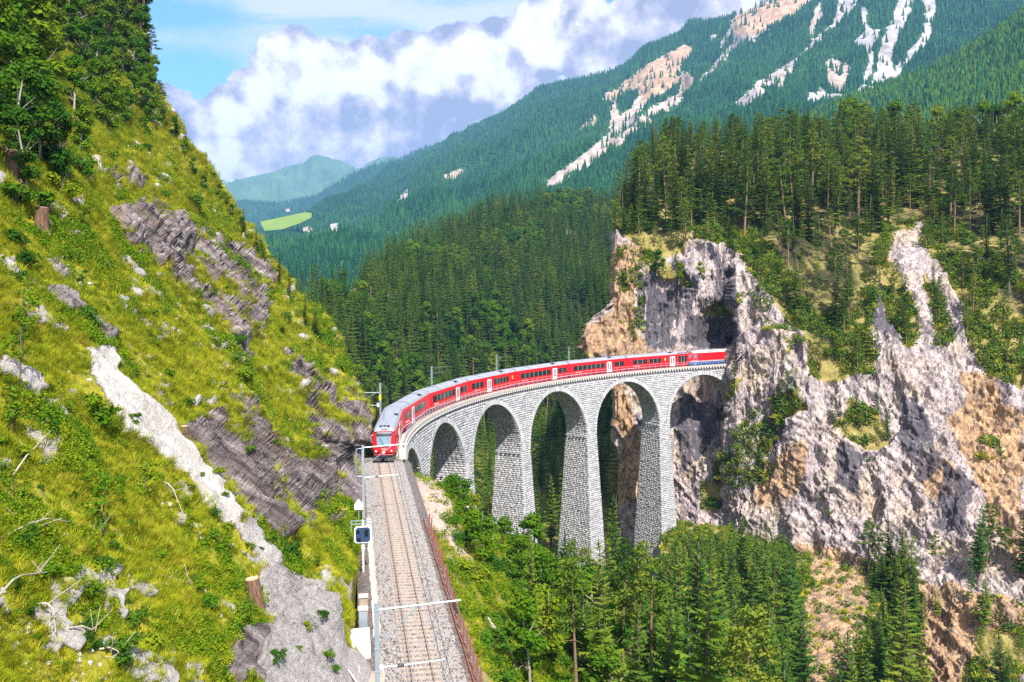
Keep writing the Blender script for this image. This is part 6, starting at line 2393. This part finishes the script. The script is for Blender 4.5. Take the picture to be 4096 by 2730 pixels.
for u, v, hh in ((262, 110, 12), (215, 70, 11), (330, 70, 11), (345, 160, 9), (300, 10, 13), (372, 262, 6.5), (405, 312, 5), (430, 352, 4.5), (560, 545, 5), (590, 585, 5), (612, 622, 6), (640, 665, 6), (668, 706, 6), (700, 745, 5), (728, 780, 5)):
    p, d = hill_at(u, v)
    cr, tk = rnd.choice(PIN if v < 300 else SPR)
    plant('hillside_conifer', p - np.array([0, 0, .5]), hh / (17 if v < 300 else 20), cr, tk, 'dark conifer on the skyline edge of the left hillside', 'conifer', 'conifers on the skyline of the left hillside', tilt=.06)

# shrubs
SHR = [(110, 1000, .9), (195, 745, 1.0), (345, 735, .7), (490, 1260, 1.1), (520, 1235, .9), (660, 1280, 1.0), (230, 980, 1.3), (210, 950, 1.1), (560, 880, 1.0), (470, 690, .9), (490, 750, .9), (545, 790, .8), (640, 770, .7), (690, 1030, .7),
       (770, 1010, .9), (60, 620, 1.2), (40, 660, 1.0), (30, 560, 1.0), (380, 870, .7), (350, 800, .6), (300, 700, .6), (430, 940, .7), (610, 1020, .6), (740, 1420, .5), (720, 1300, .6), (545, 1430, 1.0), (480, 1400, .9), (430, 1360, .9),
       (360, 1290, .7), (240, 1300, .6), (330, 1500, 1.0), (280, 1520, 1.1), (200, 1480, .9), (120, 1330, .7), (60, 1240, .7), (310, 1440, .9), (50, 1060, .8), (140, 1080, .8), (570, 1560, .5), (770, 1545, .45), (680, 1200, .6), (90, 480, 1.3),
       (130, 450, 1.4), (170, 400, 1.3), (30, 470, 1.4), (250, 370, .9), (330, 350, .9), (400, 400, .9), (440, 470, 1.0), (520, 560, .9), (460, 540, .8), (380, 460, .8), (560, 620, .8), (620, 690, .9), (655, 740, .8), (700, 800, .8), (740, 860, .8)]
for _ in range(190):
    SHR.append((rnd.uniform(0, 800), rnd.uniform(380, 1560), rnd.uniform(.2, .6)))
for u, v, r_ in SHR:
    lim_u = np.interp(v, uR_v, uR_u) if v < 1000 else 810
    if u > lim_u - 8:
        continue
    p, d = hill_at(u, v)
    cr, tk = rnd.choice(BUS)
    plant('shrub', p, r_ * np.interp(d, [25, 60, 120], [.55, .9, 1.4]), cr, tk, 'rounded green shrub on the grassy slope left of the track', 'shrub', 'shrubs on the left slope', ('leaves', 'stems'), tilt=.15)

# grass and herbs of the slope
rg = random.Random(5)
TUF = [tuft(rg, 40, .30, .5, None, .017), tuft(rg, 34, .22, .55, None, .02), tuft(rg, 44, .38, .45, None, .015)]
HRB = [herb(rg, 60, .36, None, .11), herb(rg, 46, .28, None, .10), herb(rg, 64, .42, M['leaf'], .12)]
for _ in range(60):
    u_ = rnd.uniform(150, 350)
    v_ = rnd.uniform(-60, 300)
    if u_ > np.interp(v_, uR_v, uR_u) - 4 or u_ < 120 + v_ * .3:
        continue
    p, d = hill_at(u_, v_)
    kd = rnd.choice([0, 1, 3, 3])
    cr, tk = BRO[kd]
    plant('broadleaf_tree', p - np.array([0, 0, .4]), rnd.uniform(3.5, 7.5) / 9, cr, tk, ('bright' if kd != 3 else 'dark') + ' green leafy tree on the steep upper left hillside', 'broadleaf tree', ('bright' if kd != 3 else 'dark') + ' leafy trees of the upper left hillside', tilt=.12)
w = np.clip(1.0 - HILL['rock'] * 1.05, 0.0, 1) / np.clip(D, 22, 200) ** 1.35
gp, i, j, _ = sample(G, 170000, w)
k = fbm(gp * .5, 3, 333) + RNG.normal(0, .22, len(gp)) > -.14
gp, i, j = gp[k], i[k], j[k]
gd = D[i, j]
pat = fbm(gp * 0.22, 3, 300)
isherb = (pat + RNG.normal(0, .16, len(gp))) > 0.30
sc = RNG.uniform(.55, 1.15, len(gp)) * np.interp(gd, [20, 45, 90, 150], [.75, 1.1, 1.8, 2.6])
a_ = gp[~isherb]
scatter_object('slope_grass', a_, sc[~isherb], upright(len(a_), .25), TUF, None, 'yellow green grass covering the steep left hillside', 'grass')
a_ = gp[isherb]
scatter_object('slope_herbs', a_, sc[isherb] * .9, upright(len(a_), .3), HRB, None, 'leafy green herbs and brambles among the grass of the left slope', 'herbs')
# grass and bushes on the gorge bank
w = ((L_ > 2.9) & (L_ < 26) & (S_ < 30)).astype(float) * np.clip(1.0 - 1.2 * GROUND['bare'], .10, 1)
gp, i, j, _ = sample(GROUND['G'], 26000, w)
gp = gp[in_view(gp, 50, 50, 60)]
gd = PJ(gp)[2]
hb = RNG.random(len(gp)) < .5
sc = RNG.uniform(.6, 1.2, len(gp)) * np.interp(gd, [30, 60, 120], [.8, 1.3, 1.9])
scatter_object('bank_grass', gp[~hb], sc[~hb], upright(int((~hb).sum()), .2), TUF, None, 'yellow grass tufts on the bank beyond the rusty fence', 'grass')
scatter_object('bank_herbs', gp[hb], sc[hb], upright(int(hb.sum()), .2), HRB, None, 'green herbs on the bank beyond the rusty fence', 'herbs')
bs, i, j, _ = sample(GROUND['G'], 900, w * (L_ > 5) * (L_ < 15))
bs = bs[in_view(bs, 0, 0, 100)]
bs = bs[thin(bs, 1.7)][:90]
for p in bs:
    cr, tk = rnd.choice(BUS)
    plant('bank_shrub', p, rnd.uniform(.6, 1.5), cr, tk, 'leafy shrub on the bank right of the rusty fence', 'shrub', 'shrubs on the gorge bank', ('leaves', 'stems'), tilt=.1)
# scrub on the cliff and the talus
TUFC = [tuft(rg, 20, .9, .9, M['grass'], .12), herb(rg, 40, .8, M['pine'], .35), herb(rg, 40, .9, M['spruce'], .35)]
gp, i, j, _ = sample(CLIFF['G'], 9000, ((CLIFF['veg'] > .45) & (CLIFF['V'] > CLIFF['rim'] - 120)).astype(float))
gp = gp[in_view(gp, 20, 20, 20)]
gp = gp[fbm(gp * .12, 3, 511) > -.1]
g2, i, j, _ = sample(CLIFF['G'], 16000, ((CLIFF['veg'] < .5) & (CLIFF['V'] > 560)).astype(float))
g2 = g2[(fbm(g2 * .10, 4, 512) > .40) & in_view(g2, 20, 20, 20)]
gp = np.concatenate([gp, g2])
scatter_object('cliff_scrub', gp, RNG.uniform(.6, 1.7, len(gp)), upright(len(gp), .2), TUFC, None, 'low scrub and dry grass on the ledges of the cliff', 'scrub')
gp, i, j, _ = sample(TALUS['G'], 5000, 1.0 - _ch * .8)
gp = gp[in_view(gp, 20, 20, 20)]
scatter_object('talus_scrub', gp, RNG.uniform(.5, 1.3, len(gp)), upright(len(gp), .2), TUFC, None, 'scrub and dry grass on the slope at the cliff foot', 'scrub')


# ---------------- stumps, dead wood, loose stones
def rock_mesh(rg, n=10):
    import bmesh
    bm = bmesh.new()
    bmesh.ops.create_icosphere(bm, subdivisions=2, radius=1)
    for v in bm.verts:
        q = v.co.copy()
        for _ in range(1):
            v.co = q * (1 + .35 * math.sin(q.x * 3 + n) * math.cos(q.y * 2.6 + n * 2) + rg.uniform(-.1, .1))
        v.co.x = round(v.co.x * 3) / 3 * .6 + v.co.x * .4
    me = bpy.data.meshes.new('loose_stone')
    bm.to_mesh(me)
    bm.free()
    me.materials.append(M['loose'])
    return me


M['loose'] = plain('loose_pale_stone', (0.58, 0.53, 0.49), 0.95, 0, .3, 2.0)
RKS = [rock_mesh(rg, n) for n in range(4)]
w = np.where(U < 700, 1.0, .2) * np.where(V > 1150, 1, .25) / np.clip(D, 22, 200) ** .8
pt = (fbm(G * np.array([.35, .3, .35]), 3, 401) > .12).astype(float)
w = w * (HILL['rock'] < .12)
gp, i, j, _ = sample(G, 1900, w * pt)
scatter_object('slope_stones', gp, RNG.uniform(.03, .11, len(gp)) * np.interp(D[i, j], [25, 80], [.8, 1.6]), RNG.uniform(0, 6.28, (len(gp), 3)), RKS, None, 'pale loose stones scattered through the grass of the left slope', 'stones')
w = ((np.abs(L_) < 2.3) & (S_ < 5)).astype(float)
# ballast stones that stand out of the bed
s_r = RNG.uniform(-72, 4, 26000)
l_r = RNG.uniform(-2.2, 2.2, 26000)
k = (np.abs(np.abs(l_r) - .537) > .08)
s_r, l_r = s_r[k], l_r[k]
z_r = np.interp(np.abs(l_r), [0, .8, 1.2, 1.6, 2.0, 2.3], [-.16, -.16, -.17, -.22, -.33, -.4])
M['ballast_stone'] = plain('ballast_stone', (0.34, 0.31, 0.295), 0.95, 0, .5, 1.5)
bst = []
for r_ in RKS[:3]:
    m_ = r_.copy(); m_.materials.clear(); m_.materials.append(M['ballast_stone']); bst.append(m_)
scatter_object('ballast_stones', T(s_r, l_r, z_r), RNG.uniform(.03, .075, len(s_r)), RNG.uniform(0, 6.28, (len(s_r), 3)), bst, None, 'grey and pinkish ballast stones along the track', 'ballast')


def stump(u, v, h, r, lean, label, snag=False, mat='bark_stump'):
    p, d = hill_at(u, v)
    ro = tag(empty('tree_stump', p - np.array([0, 0, .25])), label, 'tree stump')
    ro.rotation_euler = (0, lean, rnd.uniform(-.3, .3))
    q = MB()
    q.tube([(0, 0, -.4), (0, 0, .1), (0, 0, h * .6), (0, 0, h)], [r * 1.5, r * 1.15, r, r * (.3 if snag else .92)], 12)
    for k in range(5):
        a = k * 1.26
        q.tube([(math.cos(a) * r * .6, math.sin(a) * r * .6, .35), (math.cos(a) * r * 1.9, math.sin(a) * r * 1.9, -.25)], [r * .35, r * .12], 5)
    q.build('bark', M[mat], ro)
    q = MB()
    q.tube([(0, 0, h - .02), (0, 0, h + .03)], r * (.25 if snag else .86), 12)
    q.build('cut_face', M['cutwood'], ro)


stump(592, 1405, 1.75, .34, -.12, 'big reddish brown bark stump leaning on top of the grey rock slab')
stump(95, 520, 1.5, .4, .1, 'dark reddish tree stump in the grass of the left slope')
stump(26, 405, 1.9, .42, .05, 'pale tree stump under the leafy trees at the left edge')
stump(221, 380, 1.2, .42, .0, 'short pale stump on the yellow grass below the upper trees', False, 'deadwood')
stump(339, 372, 1.6, .38, .1, 'grey split stump near the skyline of the left slope', False, 'deadwood')
stump(437, 535, 2.4, .2, -.2, 'thin bleached snag above the dark slate rocks', True, 'deadwood')
stump(425, 1015, 1.1, .22, .0, 'small orange brown stump beside the white rock slab')
stump(560, 545, 1.0, .3, .0, 'low grey stump on the upper edge of the slate rocks', False, 'deadwood')

LOGS = [((0, 1245), (190, 1215), .05), ((0, 1375), (120, 1330), .05), ((92, 1395), (130, 1470), .07), ((160, 1450), (225, 1485), .05), ((230, 1500), (290, 1560), .05), ((200, 1280), (255, 1200), .04), ((330, 1330), (470, 1365), .04),
        ((640, 870), (760, 905), .05), ((30, 1100), (110, 1010), .05), ((370, 1110), (420, 1190), .06), ((270, 840), (300, 880), .05), ((730, 1360), (760, 1365), .05)]
for n_, (a, b, r_) in enumerate(LOGS):
    pa, _ = hill_at(*a)
    pb, _ = hill_at(*b)
    pa, pb = Vector(pa.tolist()), Vector(pb.tolist())
    md = (pa + pb) / 2 + Vector((rnd.uniform(-.2, .3), 0, rnd.uniform(.25, .6)))
    o = empty('fallen_branch', pa)
    tag(o, 'bleached fallen branch lying on the left slope', 'branch', 'fallen branches on the left slope')
    q = MB()
    r_ *= .65
    q.tube([(0, 0, .1), (pa.lerp(md, .6) - pa) + Vector((0, 0, .12)), md - pa, pb - pa + Vector((0, 0, .2))], [r_, r_ * .85, r_ * .6, r_ * .25], 6)
    q.build('limb', M['deadwood'], o)
    q = MB()
    for k in range(4):
        c = pa.lerp(pb, rnd.uniform(.3, .9)) - pa + Vector((0, 0, .3))
        q.tube([c, c + Vector((rnd.uniform(-.9, .9), rnd.uniform(-.5, .5), rnd.uniform(.1, .8)))], [r_ * .35, .008], 4)
    q.build('twigs', M['deadwood'], o)

# thin saplings on the slope
for u, v, hh in ((45, 860, 3.4), (62, 780, 2.8), (235, 1240, 2.6), (330, 1160, 1.8), (330, 560, 2.2), (190, 540, 2.4), (25, 1010, 2.0), (730, 900, 2.0), (270, 480, 1.8)):
    p, d = hill_at(u, v)
    me = BUS[1]
    r = tag(empty('sapling', p), 'thin upright sapling on the left slope', 'sapling', 'saplings on the left slope')
    q = MB(); q.tube([(0, 0, -.3), (.1, 0, hh * .5), (.2, .05, hh)], [.035, .025, .008], 5); q.build('trunk', M['bark'], r)
    t_ = Tri()
    for k in range(9):
        clump(t_, rnd, np.array([.2 * k / 9 + rnd.gauss(0, .25), rnd.gauss(0, .25), hh * (.25 + .75 * k / 9)]), .32, 26, .17)
    link(bpy.data.objects.new('crown', t_.mesh('crown', M['leaf'])), r)

# fallen pale logs below the fence
for n_, (a, b) in enumerate((((1120, 1430), (1175, 1520)), ((1150, 1455), (1190, 1560)), ((1135, 1415), (1160, 1470)))):
    pts = []
    for (u, v) in (a, b):
        GG = GROUND['G']
        uu2, vv2, dd2 = PJ(GG)
        d2 = (uu2 - u) ** 2 + (vv2 - v) ** 2 + np.where((dd2 < 5) | (GROUND['L'] < 2.5), 1e9, 0)
        pts.append(Vector(GG[np.unravel_index(np.argmin(d2), d2.shape)].tolist()))
    o = tag(empty('fallen_log', pts[0]), 'long pale fallen trunk on the bank below the rusty fence', 'log', 'fallen logs on the gorge bank')
    q = MB(); q.tube([(0, 0, .5), (pts[1] - pts[0]) * .5 + Vector((0, 0, .6)), (pts[1] - pts[0]) + Vector((0, 0, .5))], [.13, .11, .06], 7); q.build('trunk', M['deadwood'], o)
    q = MB()
    for k in range(5):
        c = (pts[1] - pts[0]) * rnd.uniform(.3, .95) + Vector((0, 0, .55))
        q.tube([c, c + Vector((rnd.uniform(-.8, .8), rnd.uniform(-.4, .4), rnd.uniform(.2, .9)))], [.03, .01], 4)
    q.build('branch_stubs', M['deadwood'], o)

# far house by the meadow
hp = P3(662, 486, 3350)
r = tag(empty('farm_house', hp), 'tiny white farmhouse at the edge of the distant bright meadow', 'house')
r.scale = (.6, .6, .6)
q = MB(); q.box((0, 0, 6), (22, 16, 14)); q.build('wall', M['white'], r)
q = MB(); q.add([(-13, -10, 12), (13, -10, 12), (13, 10, 12), (-13, 10, 12), (-13, 0, 21), (13, 0, 21)], [(0, 1, 5, 4), (2, 3, 4, 5), (0, 4, 3), (1, 2, 5), (0, 3, 2, 1)]); q.build('roof', M['bark'], r)

# ------------------------------------------------------------------ labels that single things out
bpy.context.view_layer.update()
ZC = [(1450, 430, 'on the cliff top above the orange rock pillar'), (1570, 430, 'on the cliff top above the dark streaked face'), (1700, 430, 'on the cliff top above the tunnel mouth'),
      (1850, 430, 'on the cliff top right of the tunnel'), (2030, 420, 'on the hill above the bare rock spine'), (2200, 420, 'on the hill right of the rock spine'), (2330, 420, 'on the hill at the right edge')]
ZC += [(u_, 300, t_.replace('on the cliff top', 'at the skyline').replace('on the hill', 'at the skyline')) for u_, _, t_ in ZC]
ZL = [(1530, 620, 'on the ledge at the top of the cliff'), (1700, 880, 'on the rock beside the bridge end'), (1800, 930, 'on a ledge right of the bridge end'), (1940, 700, 'on the slope left of the rock spine'),
      (1930, 830, 'on the slope below the wood'), (1980, 1000, 'on the middle ledge of the cliff'), (2250, 700, 'on the tan slope right of the spine'), (2040, 1390, 'in the stand right of the gravel chute'), (2270, 1320, 'on the rock at lower right'), (1640, 1140, 'on the rock right of the last pier'), (2290, 1520, 'in the lower right corner')]
ZG = [(1060, 1150, 'below the leftmost tall pier'), (1180, 1210, 'in front of the second pier'), (1330, 1290, 'in front of the third pier'), (1510, 1340, 'in front of the rightmost pier'), (1700, 1290, 'left of the gravel chute'), (1650, 1400, 'between right pier and gravel chute'),
      (1100, 1400, 'beside the rusty fence'), (1200, 1520, 'at the bottom edge near the fence'), (1400, 1530, 'at the bottom edge below the third pier'), (1600, 1530, 'at the bottom edge below the right pier'), (1780, 1500, 'beside the lower gravel chute'), (2040, 1500, 'right of the gravel chute'), (2250, 1540, 'in the lower right corner')]
ZH = [(100, 1020, 'left of the white rock slab'), (400, 1180, 'below the white rock slab'), (420, 880, 'right above the white rock slab'), (600, 720, 'beside the upper slate rocks'), (560, 1130, 'beside the lower slate rocks'), (690, 1420, 'on the grey slab near the track'),
      (200, 1480, 'in the lower left corner'), (450, 1450, 'left of the big stump'), (100, 620, 'below the trees at the left edge'), (350, 400, 'below the upper trees near the skyline'), (740, 850, 'on the slope above the train'), (230, 700, 'in the middle of the left slope'), (60, 1250, 'at the left edge low down')]
ZT = [(40, 60, 'in the top left corner'), (40, 250, 'at the left edge'), (130, 150, 'in the middle of the upper trees'), (120, 380, 'at the lower end of the upper trees'), (230, 60, 'at the top near the skyline'), (230, 200, 'right of the upper trees'), (310, 150, 'on the upper skyline'), (400, 320, 'on the middle skyline'), (520, 500, 'on the skyline above the slate rocks'), (660, 690, 'on the lower skyline near the viaduct')]
ZB = [(1000, 1200, 'near the end of the fence'), (1060, 1330, 'beside the middle of the fence'), (1120, 1480, 'beside the near end of the fence'), (1040, 1110, 'on the bank by the abutment'), (1150, 1280, 'below the second pier'), (1300, 1400, 'deep below the third pier')]
PLACES = {'conifers of the cliff top wood': ZC, 'conifers on the cliff ledges': ZL, 'conifers of the hill behind the viaduct': [(800, 800, 'behind the left spur'), (1000, 700, 'above the front of the train'), (1200, 600, 'above the middle of the viaduct'), (1380, 600, 'left of the orange rock pillar')],
          'conifers in the gorge below the track': ZG, 'conifers at the cliff foot': ZG, 'leafy trees on the gorge bank': ZG, 'shrubs on the gorge bank': ZB, 'shrubs on the left slope': ZH, 'saplings on the left slope': ZH, 'fallen branches on the left slope': ZH,
          'bright leafy trees of the upper left hillside': ZT, 'dark leafy trees of the upper left hillside': ZT, 'conifers on the skyline of the left hillside': ZT, 'leafy trees of the cliff hill': ZC, 'fallen logs on the gorge bank': ZB,
          'conifers behind the viaduct': [(880, 880, 'left of the train front'), (1020, 1000, 'seen through the first arch'), (1130, 1050, 'seen through the second arch'), (1270, 1000, 'seen through the third arch'), (1400, 1000, 'seen through the fourth arch')]}
NOUN = {'spruce_tree': 'dark green spruce', 'pine_tree': 'olive green pine', 'shrub': 'leafy green shrub', 'bank_shrub': 'leafy bank shrub', 'hillside_conifer': 'dark conifer', 'sapling': 'thin upright sapling', 'fallen_branch': 'bleached fallen branch', 'fallen_log': 'pale fallen trunk'}
ORD = ['leftmost', 'second from left', 'third from left', 'fourth from left', 'fifth from left', 'sixth from left', 'seventh from left', 'eighth from left']
cells = {}
for o in list(COL.objects):
    g_ = o.get('group')
    if o.parent is None and g_ in PLACES:
        u_, v_, D_ = [float(x) for x in PJ(np.array(o.matrix_world.translation))]
        zt = o.scale[2]
        pl = min(PLACES[g_], key=lambda z: (z[0] - u_) ** 2 + (z[1] - v_) ** 2)[2]
        stem = o.name.split('.')[0]
        nn = NOUN.get(stem) or (('dark' if g_.startswith('dark') else 'bright') + ' green leafy tree')
        cells.setdefault((nn, pl), []).append((u_, zt / D_, o))
for (nn, pl), L_ in cells.items():
    L_.sort(key=lambda x: x[1])
    n_ = len(L_)
    names_ = {1: [''], 2: ['smaller ', 'larger '], 3: ['small ', 'middling ', 'large '], 4: ['tiny ', 'small ', 'large ', 'huge '], 5: ['tiny ', 'small ', 'middling ', 'large ', 'huge ']}
    m_ = min(5, max(1, -(-n_ // 12)))
    for q0, sz in enumerate(names_[m_]):
        q_ = L_[n_ * q0 // m_:n_ * (q0 + 1) // m_]
        q_.sort(key=lambda x: x[0])
        for k_, (_, _, o) in enumerate(q_):
            t_ = sz + nn + ' ' + pl
            r_ = len(q_) - 1 - k_
            if len(q_) > 1:
                if k_ <= r_:
                    t_ += ', ' + ORD[min(k_, 7)]
                else:
                    t_ += ', ' + ORD[min(r_, 7)].replace('left', 'right')
            o['label'] = t_

# ------------------------------------------------------------------ air
hz = MB()
hz.box((0, 7400, 640), (16000, 15400, 1520))
h = hz.build('haze', None, None)
m = bpy.data.materials.new('haze')
m.use_nodes = True
nt = m.node_tree
nt.nodes.clear()
vo = nt.nodes.new('ShaderNodeVolumePrincipled')
vo.inputs['Color'].default_value = (0.28, 0.56, 1.0, 1)
vo.inputs['Density'].default_value = 0.000085
vo.inputs['Anisotropy'].default_value = 0.0
oo = nt.nodes.new('ShaderNodeOutputMaterial')
nt.links.new(vo.outputs[0], oo.inputs['Volume'])
m.cycles.homogeneous_volume = True
m.cycles.volume_sampling = 'DISTANCE'
h.data.materials.append(m)
tag(h, kind='stuff')
